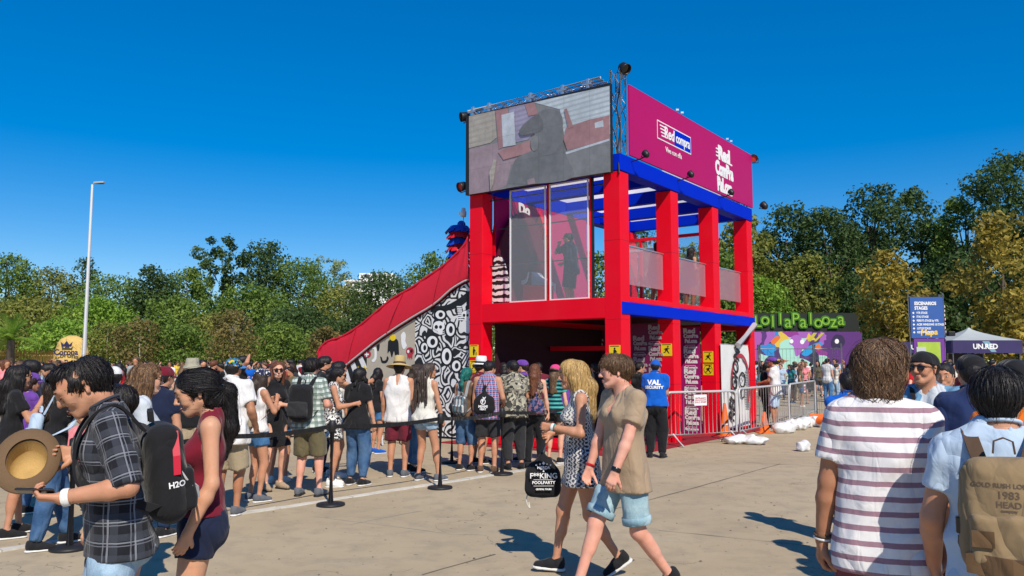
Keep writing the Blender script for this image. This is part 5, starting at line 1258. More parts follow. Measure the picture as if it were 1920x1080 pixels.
g = G(); g.sphere((.05, -.02, zt_ + .03), .10, 12); g.build('fringe_top', bb, fr)
zl = at(868, 405, 18.4)[2]; bc = thing('beacon_camera', 'small white beacon camera on a rod above the fringed column', 'camera', (fp[0] + .1, fp[1] - .1, zt_ + .1))
g = G(); g.tube([(0, 0, -.1), (0, 0, .12)], .015, 8); g.build('rod', alu, bc); g = G(); g.lathe([(.0005, .1), (.06, .1), (.07, .16), (.07, .22), (.05, .24), (.05, .3), (.0005, .32)], 14); g.build('housing', frame_w, bc); g = G(); g.box((-.08, 0, .18), (.03, .02, .04)); g.build('bracket', alu, bc)
# stage spotlights: each a thing of its own
def spot(P, aim, label, red_face=False, s=1.0):
    t = thing('spotlight', label, 'spotlight', P, 0, 'stage spotlights on the stand'); d = unit(np.array(aim, float)); x, y, dd = frame_of(d); M = np.stack([x, y, dd], 1)
    g = G(); g.lathe([(.0005, -.13*s), (.06*s, -.12*s), (.10*s, -.06*s), (.105*s, .05*s), (.11*s, .09*s), (.10*s, .09*s), (.095*s, .03*s)], 18, (0, 0, 0), M); g.build('housing', blackm, t)
    g = G(); g.lathe([(.0005, .05*s), (.095*s, .045*s)], 18, (0, 0, 0), M); g.build('lens', flat('lamp_red', (.5, .03, .02)) if red_face else MATS['lens'], t)
    g = G(); g.tube([x*.125*s + d*-.02*s, x*.125*s - BZ*.0 + y*-.12*s, -x*.125*s + y*-.12*s, -x*.125*s + d*-.02*s], .012*s, 6); g.build('yoke', blackm, t); return t
LB = at
def spot_at(px, py, Y, aim, label, **kw): spot(at(px, py, Y), aim, label, **kw)
spot(B(-.05, .15, 7.42), (.4, -.6, -.5), 'large black spotlight on the highest corner of the truss', s=1.0); spot(B(3.85, -.05, 7.12), (-.8, -.3, -.2), 'black spotlight at the left end of the screen top')
spot(B(3.9, -.05, 5.55), (-.7, -.5, -.3), 'black spotlight hanging left of the screen bottom', red_face=True); spot(B(-.34, .45, 5.72), (-.3, .5, .6), 'black arm lamp at the sign corner above the front column', s=.62)
spot(B(-.34, 2.55, 5.72), (-.3, .5, .6), 'black arm lamp under the blue and white logo on the sign', s=.62); spot(B(-.34, 4.85, 5.72), (-.3, .5, .6), 'black arm lamp under the block lettering on the sign', s=.62); spot(B(-.3, 7.25, 5.78), (-.3, .5, .6), 'black arm lamp at the far lower end of the sign', s=.85); spot(B(-.03, 7.3, 7.1), (-.2, -.9, -.2), 'black spotlight with a red lens at the far top of the sign', red_face=True)
for v in (.45, 2.55, 4.85):
    g = GB(); g.tube([B(-.02, v, 5.62), B(-.2, v, 5.64), B(-.34, v, 5.68)], .014, 6); g.build('lamp_arm', blackm, stand)
# ---------------------------------------------------------------- trees
def leafmat(name, c1, c2, c3, tr=.38):
    if name in MATS: return MATS[name]
    m, nt, b = newmat(name); a = attr(nt, 'cuv').outputs['Vector']; s = nt.nodes.new('ShaderNodeSeparateXYZ'); nt.links.new(a, s.inputs[0])
    c = ramp(nt, s.outputs[0], [(.0, c1), (.5, c2), (1.0, c3)]); nt.links.new(c, b.inputs['Base Color']); b.inputs['Roughness'].default_value = .55; b.inputs['Specular IOR Level'].default_value = .3
    t = nt.nodes.new('ShaderNodeBsdfTranslucent'); nt.links.new(c, t.inputs[0]); mx = nt.nodes.new('ShaderNodeMixShader'); mx.inputs[0].default_value = tr
    out = nt.nodes['Material Output']; nt.links.new(b.outputs[0], mx.inputs[1]); nt.links.new(t.outputs[0], mx.inputs[2]); nt.links.new(mx.outputs[0], out.inputs[0]); MATS[name] = m; return m
LF = dict(green=leafmat('leaf_green', (0.069, 0.130, 0.022), (0.150, 0.238, 0.039), (0.274, 0.358, 0.066)), dark=leafmat('leaf_dark', (0.032, 0.064, 0.020), (0.068, 0.120, 0.031), (0.121, 0.191, 0.055)), olive=leafmat('leaf_olive', (0.114, 0.142, 0.029), (0.240, 0.260, 0.053), (0.387, 0.378, 0.088)), bright=leafmat('leaf_bright', (0.110, 0.208, 0.024), (0.241, 0.395, 0.051), (0.395, 0.561, 0.085)), brown=leafmat('leaf_brown', (0.115, 0.115, 0.035), (0.216, 0.176, 0.054), (0.324, 0.236, 0.081)), _b=leafmat('leaf_brown_old', (0.123, 0.092, 0.024), (0.246, 0.166, 0.041), (0.369, 0.242, 0.061)), gold=leafmat('leaf_gold', (0.131, 0.123, 0.026), (0.319, 0.254, 0.041), (0.580, 0.435, 0.080)), _g=leafmat('leaf_gold_old', (0.211, 0.142, 0.017), (0.474, 0.307, 0.027), (0.772, 0.499, 0.048)), pale=leafmat('leaf_pale', (0.148, 0.199, 0.082), (0.253, 0.319, 0.131), (0.400, 0.460, 0.197)))
bark = mat('bark', (.10, .075, .055), .9, .3, 6.0, .6, 20.0); barkpale = mat('bark_pale', (.42, .38, .31), .85, .25, 6.0, .4, 20.0)
def leaves(clumps, n, size, seed, droop=.0, flat_=.6):
    """leaf-sized faces spread through clumps (x, y, z, r); returns verts, quads, attribute"""
    r = np.random.RandomState(seed); cl = np.array(clumps); w = cl[:, 3]**2; ci = r.choice(len(cl), n, p=w/w.sum()); d = r.normal(size=(n, 3)); d /= np.linalg.norm(d, axis=1)[:, None]
    rad = cl[ci, 3]*r.uniform(.35, 1.0, n)**.5*(1 + .18*r.normal(size=n)); p = cl[ci, :3] + d*rad[:, None]*np.array([1, 1, flat_ + .25])
    nn = d*.55 + r.normal(size=(n, 3))*.6 + np.array([0, 0, .25]); nn /= np.linalg.norm(nn, axis=1)[:, None]
    x = np.cross(nn, r.normal(size=(n, 3))); x /= np.linalg.norm(x, axis=1)[:, None]; y = np.cross(nn, x); s = (size*r.uniform(.4, 1.55, n))[:, None]; y = y*.62
    if droop: y[:, 2] -= droop*1.0
    V = np.stack([p - x*s*.5, p - y*s*.5 + nn*s*.12, p + x*s*.5, p + y*s*.5 + nn*s*.12], 1).reshape(-1, 3); F = np.arange(n*4).reshape(n, 4)
    cc = r.uniform(0, 1, len(cl)); val = np.clip(.5*cc[ci] + .5*r.uniform(0, 1, n), 0, 1); A = np.zeros((n*4, 3)); A[:, 0] = np.repeat(val, 4); return V, F, A
def tree(label, x, y, h, w, kind='green', shape='round', n=5200, size=.26, seed=0, trunk=.0, bark_m=None, group='trees round the plaza', name='tree', gaps=1.0, base=None):
    r = random.Random(seed*7 + 3); t = thing(name, label, 'tree', (x, y, 0), 0, group); th = base if base is not None else h*(.22 if trunk == 0 else trunk); cl = []
    nc = 58 if shape != 'sparse' else 34; n = int(n*1.5); size = size*1.2; w = w*1.14
    for i in range(nc):
        a = r.uniform(0, 6.283); q = (i + .5)/nc; zz = th + (h - th)*q
        if shape == 'round': prof = math.sin(math.pi*min(1, .16 + .84*q)**.85)**.6
        elif shape == 'cone': prof = (1 - q)**.7*1.05 + .10
        elif shape == 'tall': prof = math.sin(math.pi*(.12 + .84*q))**.5*(.8 + .2*math.sin(q*9 + seed))
        else: prof = .55 + .45*math.sin(math.pi*q)
        R_ = w*.5*prof*r.uniform(.45, 1.0); rc = w*(.165 if shape != 'sparse' else .12)*r.uniform(.75, 1.25)*(.75 if q > .85 else 1); cl.append((math.cos(a)*R_, math.sin(a)*R_, min(zz, h - rc*.6), rc))
    V, F, A = leaves(cl, n, size, seed); link('crown', npmesh('crown', V, F, A, False), LF[kind], t)
    g = G(); bend = [(r.uniform(-.04, .04)*h*k/4, r.uniform(-.04, .04)*h*k/4, (h*.8)*k/4) for k in range(5)]; bend[0] = (0, 0, -.05); r0 = max(.07, h*.016); g.tube(bend, [r0*(1.25 - .25*k) for k in range(5)], 8); g.build('trunk', bark_m or bark, t)
    for i in range(6):
        k = r.randint(0, nc - 1); c = cl[k]; z0 = min(c[2]*.75, h*.6); g = G(); f_ = z0/(h*.8); p0 = (bend[4][0]*f_, bend[4][1]*f_, z0); g.tube([p0, ((p0[0] + c[0])*.5, (p0[1] + c[1])*.5, (z0 + c[2])*.5 + .1), c[:3]], [r0*.45, r0*.3, r0*.12], 6); g.build('limb', bark_m or bark, t)
    return t
def T(px, ytop, Y, wpx, kind, label, shape='round', **kw):
    p = at(px, ytop, Y); h = p[2]; w = wpx/1500*Y; sd = int(px) % 997 + 1; return tree(label, p[0], Y, h, w, kind, shape, seed=sd, **kw)
# left side, far row to near row
T(15, 478, 92, 110, 'green', 'rounded green tree at the far left edge of the plaza', n=5000)
T(95, 505, 96, 130, 'olive', 'olive tree second from the left in the far row')
T(158, 484, 100, 62, 'dark', 'thin dark tree rising just behind the lamp post', 'tall', n=2600, size=.24)
T(215, 520, 92, 150, 'green', 'wide green tree right of the lamp post')
T(288, 500, 90, 110, 'dark', 'dark spiky tree between the lamp post and the tallest left tree', 'cone', n=4600)
T(352, 505, 94, 130, 'green', 'green tree just left of the tallest left tree')
T(418, 446, 98, 95, 'dark', 'left crown of the tallest dark tree on the left skyline', 'sparse', n=3600, size=.30, base=6.0)
T(500, 452, 98, 120, 'dark', 'right crown of the tallest dark tree on the left skyline', 'tall', n=5200, size=.30)
T(566, 488, 96, 150, 'green', 'broad leafy willow-like tree centre left of the slide', n=7000, size=.24)
T(616, 482, 104, 72, 'pale', 'thin pale see-through tree against the sky left of the white flats', 'sparse', n=1700, size=.24, base=8.5)
T(650, 536, 92, 150, 'olive', 'olive tree left of the dark round tree by the slide')
T(722, 514, 74, 150, 'dark', 'dark round tree rising behind the middle of the slide', n=6000, size=.22)
T(812, 474, 82, 110, 'green', 'leafy tree top showing above the upper slide', 'tall', n=4200, size=.22)
T(890, 540, 90, 160, 'green', 'green tree hidden behind the stand slide join')
T(470, 540, 82, 150, 'green', 'mid green tree in front of the tallest left tree', n=6000)
T(330, 560, 80, 140, 'green', 'green bushy tree right of the twin brown saplings'); T(60, 560, 78, 150, 'olive', 'olive bushy tree behind the palm'); T(180, 560, 82, 150, 'bright', 'light green bushy tree behind the straw hut'); T(570, 580, 78, 150, 'dark', 'dark shady tree behind the end of the slide', n=6500); T(410, 590, 76, 110, 'olive', 'low olive tree behind the brown sapling')
T(265, 600, 62, 90, 'brown', 'brown-leaved sapling nearest the lamp post', n=1300, size=.20, trunk=.3, bark_m=barkpale); T(205, 605, 63, 90, 'olive', 'yellow-green sapling just right of the straw hut', n=1300, size=.20, trunk=.3, bark_m=barkpale); T(435, 582, 60, 84, 'brown', 'brown-leaved sapling with a pale forked trunk left of the slide', n=1300, size=.20, trunk=.36, bark_m=barkpale); T(612, 612, 64, 60, 'brown', 'small brown sapling at the foot of the slide', n=1800, size=.18, trunk=.3); T(120, 600, 66, 110, 'bright', 'bright green plane tree above the straw hut', n=3000, size=.22, trunk=.3); T(345, 612, 64, 110, 'green', 'low green sapling midway along the far crowd', n=3000, size=.2, trunk=.3); T(530, 608, 66, 110, 'green', 'low green sapling left of the brown slide sapling', n=3000, size=.2, trunk=.3)
# right side
T(1400, 408, 62, 120, 'olive', 'olive tree right beside the stand roof', n=6000); T(1470, 385, 64, 130, 'dark', 'dark tree above the left half of the green letters', 'tall', n=7000, size=.22); T(1545, 392, 62, 130, 'dark', 'dark tree above the right half of the green letters', n=7000, size=.22); T(1632, 352, 64, 130, 'dark', 'dark tree with wispy tips above the tall gold tree', 'tall', n=6500, size=.22); T(1712, 355, 64, 130, 'dark', 'dark tree above the striped totem', n=7000, size=.22); T(1795, 372, 60, 120, 'green', 'green tree left of the largest gold tree', n=6500, size=.22); T(1895, 288, 56, 150, 'dark', 'tallest black-green tree at the right edge', 'tall', n=8500, size=.22); T(1975, 380, 52, 200, 'dark', 'dark tree cut by the right edge of the view', n=6000)
T(1510, 480, 60, 120, 'olive', 'low olive tree behind the green letters', n=4500, size=.2); T(1430, 520, 59, 110, 'bright', 'bright green bushy tree left behind the green letters', n=4500, size=.2); T(1590, 520, 59, 120, 'dark', 'dark low tree between the letters and the gold tree', n=5000, size=.2)
T(1664, 472, 44, 120, 'gold', 'golden autumn tree left of the blue totem', 'tall', n=2300, size=.24, base=1.2); T(1872, 402, 40, 150, 'gold', 'largest golden autumn tree behind the white tent', 'tall', n=2900, size=.22, base=2.0)
T(1225, 470, 60, 150, 'olive', 'olive tree seen through the upper floor near the front column', n=4500); T(1320, 455, 58, 150, 'green', 'green tree seen through the upper floor near the far columns', n=4500); T(1120, 480, 70, 160, 'green', 'tree seen through the far glass of the upper floor', n=3000); T(1780, 480, 50, 140, 'dark', 'dark tree between the two golden trees', n=6000)
# far wood closing the view below the crowns
def wood(name, x0, x1, y, h, seed, n, kind='dark', label='far dark wood behind the trees'):
    r = random.Random(seed); cl = [(r.uniform(x0, x1), y + r.uniform(-3, 3), r.uniform(.4, h), r.uniform(1.5, 2.6)) for _ in range(int((x1-x0)*1.1))]
    V, F, A = leaves(cl, n, .5, seed); o = link(name, npmesh(name, V, F, A, False), LF[kind]); o['kind'] = 'stuff'; o['label'] = label; return o
wood('far_wood', -82, -1, 108, 9.0, 1, 22000); wood('far_wood', -1, 62, 72, 12.5, 2, 30000, label='far dark wood behind the right-hand trees'); wood('underbrush', -68, -2, 88, 3.6, 3, 14000, 'green', 'low underbrush below the left trees'); wood('underbrush', 12, 48, 60, 3.5, 4, 9000, 'dark', 'low underbrush below the right trees')
# palm at the left edge
pp = at(22, 590, 60); palm = thing('palm_tree', 'palm with long arching fronds at the left edge', 'tree', (pp[0], 60, 0)); g = G(); g.tube([(0, 0, 0), (.1, 0, 1.8), (.05, 0, 3.3)], [.32, .28, .26], 10); g.build('trunk', bark, palm)
rp = random.Random(4)
for i in range(26):
    a = i*2.4; el_ = rp.uniform(.25, 1.35); L = rp.uniform(2.2, 3.1); g = G(); pts = []
    for k in range(7):
        t = k/6; rr_ = L*t*math.cos(el_)*(1 + .2*t); zz = 3.3 + L*t*math.sin(el_) - 1.5*t*t*(1.3 - el_*.6); pts.append(np.array([math.cos(a)*rr_, math.sin(a)*rr_, zz]))
    g.tube(pts, [.03, .026, .022, .018, .014, .01, .006], 5); side = np.array([-math.sin(a), math.cos(a), 0])
    for k in range(1, 22):
        t = k/22*6; i0 = min(5, int(t)); p = pts[i0]*(1-(t-i0)) + pts[i0+1]*(t-i0); fw = unit(pts[i0+1] - pts[i0])
        for s in (-1, 1):
            e = p + (side*s*.8 + fw*.55 + np.array([0, 0, -.35]))*.5; g.add([p - fw*.03, p + fw*.05, e], [(0, 1, 2)])
    o = g.build('frond', LF['bright'], palm); at_ = o.data.attributes.new('cuv', 'FLOAT_VECTOR', 'POINT'); at_.data.foreach_set('vector', np.tile([rp.uniform(.2, .7), 0, 0], len(o.data.vertices)))
# ---------------------------------------------------------------- far things, left
fb = at(700, 530, 240); flats = thing('apartment_block', 'white apartment block just showing above the trees left of the slide', 'building', (fb[0], 240, 0)); zt_ = at(690, 516, 240)[2]; cream = flat('render_white', (.78, .77, .74)); win = flat('window_dark', (.08, .10, .12)); w_ = 7.5
g = G(); g.box((0, 0, zt_*.5 - 1), (w_, 5, zt_*.5 - 1)); g.box((-8.5, 1, zt_*.5 - 1.9), (1.4, 4, zt_*.5 - 1.9)); g.build('wall', cream, flats); g = G(); g.box((1.5, 0, zt_ - .9), (5, 4, 1.1)); g.build('roof_house', cream, flats); g = G(); g.box((0, -5.3, zt_ - 2.2), (w_ + .2, .4, .25)); g.build('balcony', cream, flats)
for i in range(7):
    for k in range(2): g = G(); g.box((-6.2 + i*2.05, -5.02, zt_ - 3.6 - k*3), (.55, .06, .8)); g.build('window', win, flats)
for i in range(3): g = G(); g.box((-1.5 + i*2.4, -4.05, zt_ - .7), (.6, .06, .5)); g.build('window', win, flats)
# straw hut
hp = at(133, 640, 58); hut = thing('straw_hut', 'yellow straw-covered promotional hut with a crown logo left of the lamp post', 'hut', (hp[0], 58, 0)); straw = mat('straw', (.62, .42, .13), .9, .35, 9.0, .9, 24.0)
zt_ = at(133, 629, 58)[2]; g = G(); rh = random.Random(8); W0 = 1.35
for k in range(3):
    pass
prof = [(W0*1.05, 0), (W0*1.0, 1.2), (W0*.88, 2.4), (W0*.72, 3.1), (W0*.6, zt_ - .25), (W0*.2, zt_), (.001, zt_ - .1)]; g.lathe(prof, 22, (.1, 0, 0), sy=.6); g.build('straw_body', straw, hut)
g = G()
for i in range(420):
    a = rh.uniform(0, 6.28); z = rh.uniform(.2, zt_ - .2); rr_ = np.interp(z, [p[1] for p in prof[:5]], [p[0] for p in prof[:5]]); p = np.array([.1 + rr_*math.cos(a), .6*rr_*math.sin(a), z]); d = np.array([math.cos(a)*.25, math.sin(a)*.2, -.5 + rh.uniform(-.2, .3)])*.6; sx_ = np.array([-math.sin(a), math.cos(a)*.6, 0])*.05; g.add([p - sx_, p + sx_, p + d + sx_*2], [(0, 1, 2)])
st = g.build('loose_straw', straw, hut); st['kind'] = 'stuff'
g = G(); g.box((.1, -.92, 1.35), (.9, .05, .25)); g.build('signboard', straw, hut); navyp = flat('navy_print', (.02, .02, .08)); text('lettering', 'Corona', navyp, (.2, -.94, 2.35), (1, 0, 0), (0, 0, 1), .55, hut, bold=.02); g = G(); g.prism([(-.35, 0), (.35, 0), (.42, .35), (.2, .15), (0, .42), (-.2, .15), (-.42, .35)], (.2, -.90, 2.75), (1, 0, 0), (0, 0, 1), .02); g.build('crown_logo', navyp, hut)
# picket fence
fe = thing('picket_fence', 'pale bamboo picket fence at the far left behind the crowd', 'fence', (at(45, 665, 62)[0], 62, 0)); zt_ = at(45, 657, 62)[2]
g = G(); g.box((0, .05, zt_*.85), (2.6, .03, .05)); g.build('rail', straw, fe)
for i in range(44): g = G(); hgt = zt_ + rh.uniform(-.12, .1); g.tube([(-2.6 + i*.121, 0, 0), (-2.6 + i*.121 + rh.uniform(-.03, .03), 0, hgt)], .042, 6); g.build('picket', straw, fe)
# lamp post
lp = at(157, 678, 47); lamp = thing('street_lamp', 'tall slim white lamp post with a single small head', 'street lamp', (lp[0], 47, 0)); zt_ = at(172, 346, 47)[2]; wm = mat('lamp_white', (.66, .67, .68), .4, .06, 3.0)
g = G(); g.tube([(0, 0, 0), (0, 0, 1.2), (0, 0, zt_)], [.13, .12, .065], 12); g.build('pole', wm, lamp); g = G(); g.tube([(0, 0, zt_ - .05), (.08, 0, zt_ + .06), (.30, -.02, zt_ + .10)], .045, 8); g.build('arm', wm, lamp); g = G(); g.bbox((.42, -.02, zt_ + .11), (.30, .13, .06), .03, roty(R(-4))); g.build('lamp_head', flat('lamp_grey', (.35, .36, .37)), lamp); g = G(); g.box((.45, -.02, zt_ + .045), (.2, .09, .01)); g.build('lamp_glass', MATS['lens'], lamp)
g = G(); g.lathe([(.24, 0), (.24, .03), (.14, .05), (.14, .3)], 12); g.build('base_plate', wm, lamp)
# ---------------------------------------------------------------- far things, right
# mural hoarding with green letters above
hx0, hx1 = at(1405, 650, 52)[0], at(1604, 650, 54)[0]; hz0, hz1 = .1, at(1500, 622, 53)[2]; hb_ = thing('mural_hoarding', 'purple hoarding painted with a colourful abstract mural', 'hoarding', ((hx0+hx1)/2, 53, 0))
def mural():
    m, nt, b = newmat('mural'); co = coords(nt); wv = nt.nodes.new('ShaderNodeVectorMath'); wv.operation = 'ADD'; nz = nt.nodes.new('ShaderNodeTexNoise'); nz.inputs['Scale'].default_value = .5; sc = nt.nodes.new('ShaderNodeVectorMath'); sc.operation = 'SCALE'; sc.inputs['Scale'].default_value = 1.9; nt.links.new(co, nz.inputs['Vector']); nt.links.new(nz.outputs['Color'], sc.inputs[0]); nt.links.new(co, wv.inputs[0]); nt.links.new(sc.outputs[0], wv.inputs[1])
    v = nd(nt, 'ShaderNodeTexVoronoi', Scale=1.25); nt.links.new(wv.outputs[0], v.inputs['Vector']); sp = nt.nodes.new('ShaderNodeSeparateColor'); nt.links.new(v.outputs['Color'], sp.inputs[0])
    r = ramp(nt, sp.outputs[0], [(0, (.08, .02, .16)), (.15, (.33, .10, .42)), (.27, (.02, .02, .06)), (.38, (.02, .22, .55)), (.48, (.35, .62, .52)), (.60, (.06, .03, .14)), (.70, (.65, .45, .05)), (.78, (.60, .12, .04)), (.86, (.62, .62, .60)), (.93, (.25, .03, .25))]); r.node.color_ramp.interpolation = 'CONSTANT'
    s = nt.nodes.new('ShaderNodeSeparateXYZ'); nt.links.new(co, s.inputs[0]); edge = mth(nt, 'GREATER_THAN', mth(nt, 'ADD', s.outputs[0], mth(nt, 'MULTIPLY', noise(nt, co, 1.0, 2), 1.5)), 2.2); c = mixc(nt, edge, r, (.09, .02, .17)); c = mixc(nt, mth(nt, 'LESS_THAN', mth(nt, 'ADD', s.outputs[0], mth(nt, 'MULTIPLY', noise(nt, co, 1.2, 2), 1.2)), -2.2), c, (.33, .08, .36)); nt.links.new(c, b.inputs['Base Color']); b.inputs['Roughness'].default_value = .6; return m
g = G(); hw = (hx1-hx0)/2; g.box((0, 0, (hz0+hz1)/2), (hw, .06, (hz1-hz0)/2)); mu = g.build('mural_panel', mural(), hb_)
def mshape(name, pix, m, k=1, sm=4):
    pts = [at(x, y, 52.93) for x, y in pix]; pts = [np.array([p[0] - (hx0+hx1)/2, p[2]]) for p in pts]
    if sm: pts = cat_rom(pts + [pts[0]], sm)[:-1]
    g = G(); g.prism([(p[0], p[1]) for p in pts], (0, -.062 - .006*k, 0), (1, 0, 0), (0, 0, 1), .004); return g.build(name, m, mu)
mint = flat('mint_paint', (.36, .66, .55)); vio = flat('violet_paint', (.36, .12, .46)); sky_p = flat('cyan_paint', (.02, .30, .62)); ora = flat('orange_paint', (.70, .16, .03)); ylw = flat('olive_paint', (.50, .45, .04))
mshape('mint_head', [(1461, 660), (1463, 643), (1478, 636), (1494, 640), (1499, 655), (1496, 672), (1478, 676), (1466, 672)], mint); mshape('violet_figure', [(1480, 645), (1484, 632), (1496, 628), (1505, 640), (1502, 660), (1492, 668), (1488, 650)], vio, 2); mshape('mint_claw', [(1455, 690), (1470, 680), (1500, 672), (1520, 680), (1528, 692), (1510, 685), (1480, 690), (1465, 700)], mint, 2); mshape('blue_arm', [(1502, 664), (1515, 650), (1535, 642), (1543, 645), (1530, 656), (1512, 668)], sky_p, 2); mshape('orange_ball', ell(1534, 651, 5, 6), ora, 3); mshape('white_ball', ell(1484, 640, 3.5, 4), whitep, 3, 0); mshape('white_ball', ell(1504, 641, 4, 4.5), whitep, 3, 0); mshape('yellow_ray', [(1525, 624), (1532, 624), (1520, 640), (1514, 640)], ylw, 2, 0); mshape('yellow_ray', [(1540, 624), (1546, 624), (1530, 640), (1526, 640)], ylw, 2, 0); mshape('blue_kite', [(1440, 656), (1450, 650), (1456, 656), (1446, 663)], sky_p, 2, 0); mshape('dark_swirl', [(1558, 640), (1566, 628), (1580, 630), (1584, 644), (1572, 654), (1560, 650)], flat('ink_paint', (.03, .02, .07)), 1); mshape('white_ball', ell(1569, 640, 4, 4.5), whitep, 3, 0); mshape('orange_stroke', [(1444, 640), (1456, 630), (1462, 634), (1450, 646)], ora, 2)
letters = thing('festival_letters', 'big green outlined lollapalooza letters on a dark board above the mural', 'sign', ((hx0+hx1)/2, 53, 0)); lz0, lz1 = at(1500, 617, 53)[2], at(1500, 588, 53)[2]
g = G(); g.box((-.2, .15, (lz0+lz1)/2 - .05), (hw + .1, .05, (lz1-lz0)/2 + .1)); g.build('backing', flat('letter_black', (.012, .016, .012)), letters)
lg1 = flat('letter_dark_green', (.02, .10, .015)); lg2 = flat('letter_green', (.06, .22, .012)); lg3 = flat('letter_lime', (.22, .42, .03))
word = 'LollaPalooza'; xs = np.linspace(at(1420, 600, 53)[0], at(1576, 600, 53)[0], len(word)) - (hx0+hx1)/2
for i, ch in enumerate(word):
    zc_ = (lz0+lz1)/2 + (.12 if i % 2 else -.05); s = (1.05 if ch.isupper() or ch in 'l' else 1.15)
    lo_ = text('letter', ch, lg2, (xs[i], .02, zc_), (1, 0, 0), (0, 0, 1), s*1.05, letters, depth=.06, bold=.075, sx=.95); text('letter_core', ch, lg1, (xs[i], -.05, zc_), (1, 0, 0), (0, 0, 1), s*1.05, lo_, depth=.015, bold=.035, sx=.95); text('letter_line', ch, lg3, (xs[i], -.07, zc_), (1, 0, 0), (0, 0, 1), s*1.05, lo_, depth=.01, bold=-.004, sx=.95)
# blue information totem
tx = at(1746, 678, 34); totem = thing('information_totem', 'tall blue and magenta scaffold totem listing the stages', 'sign', (tx[0], 34, 0)); s_ = 34/1500.; zt_ = at(1746, 557, 34)[2]; zm = at(1746, 634, 34)[2]; hw = 31*s_; th_ = rotz(R(10))
tb = mat('totem_blue', (.035, .10, .33), .45, .25, .9); g = G(); g.box((-.1, 0, (zt_+zm)/2), (hw, .03, (zt_-zm)/2)); tp = g.build('front_panel', tb, totem); g = G(); g.box((hw - .1 + .12, .45, (zt_+.3)/2), (.02, .42, (zt_-.3)/2), rotz(R(-14))); sp_ = g.build('side_panel', flat('totem_magenta', (.42, .03, .22)), totem)
g = G(); g.box((-.05, .02, zm*.5), (hw - .06, .03, zm*.5 - .02)); lp_ = g.build('lower_panel', flat('totem_purple', (.16, .04, .28)), totem); g = G(); g.box((-.08, -.02, zm*.5 + .05), (hw - .22, .02, zm*.5 - .22)); g.build('map_panel', mat('totem_lime', (.36, .50, .05), .5, .3, 2.5), totem); g = G(); g.box((-.42, -.045, zm*.75), (.2, .01, .3)); g.build('map_photo', flat('map_grey', (.5, .52, .5)), totem)
for x in (-hw - .12, hw - .06, hw + .2): g = G(); g.tube([(x, .05 if x < hw else .8, 0), (x, .05 if x < hw else .8, zt_ + .18)], .035, 8); g.build('scaffold_pole', steel, totem)
g = G(); g.tube([(-hw - .12, .05, zt_ - .03), (hw - .06, .05, zt_ - .03)], .025, 6); g.build('scaffold_tube', steel, totem)
for i, tx_ in enumerate(('ESCENARIOS', 'STAGES')): text('lettering', tx_, whitep, (-.62, -.034, zt_ - .28 - i*.2), (1, 0, 0), (0, 0, 1), .19, tp, bold=.008, align='LEFT', sx=.85)
for i, tx_ in enumerate(('VTR STAGE', 'ITAU STAGE', "PERRY'S STAGE by VTR", 'ACER WINDOWS 10 STAGE', 'LOTUS STAGE', 'KIDZAPALOOZA')):
    text('lettering', tx_, whitep, (-.55, -.034, zt_ - .68 - i*.165), (1, 0, 0), (0, 0, 1), .125, tp, bold=.004, align='LEFT', sx=.74); g = G(); g.prism([(0, -.05), (.05, 0), (0, .05), (-.05, 0)], (-.68, -.033, zt_ - .68 - i*.165), (1, 0, 0), (0, 0, 1), .004); g.build('bullet', whitep, tp)
text('lettering', 'Mapa', flat('mapa_yellow', (.75, .50, .08)), (-.05, -.034, zm + .24), (1, 0, .06), (0, 0, 1), .34, tp, bold=.012, shear=.1)
for i in range(9): g = G(); g.box((hw + .02 + .03, .2, zt_ - .4 - i*.18), (.012, .16 - .04*(i % 3), .05), rotz(R(-14))); g.build('side_print', whitep, sp_)
g = G(); g.bbox((hw + .12, -.12, zm + .18), (.14, .12, .1), .03); g.build('loudspeaker', blackm, totem)
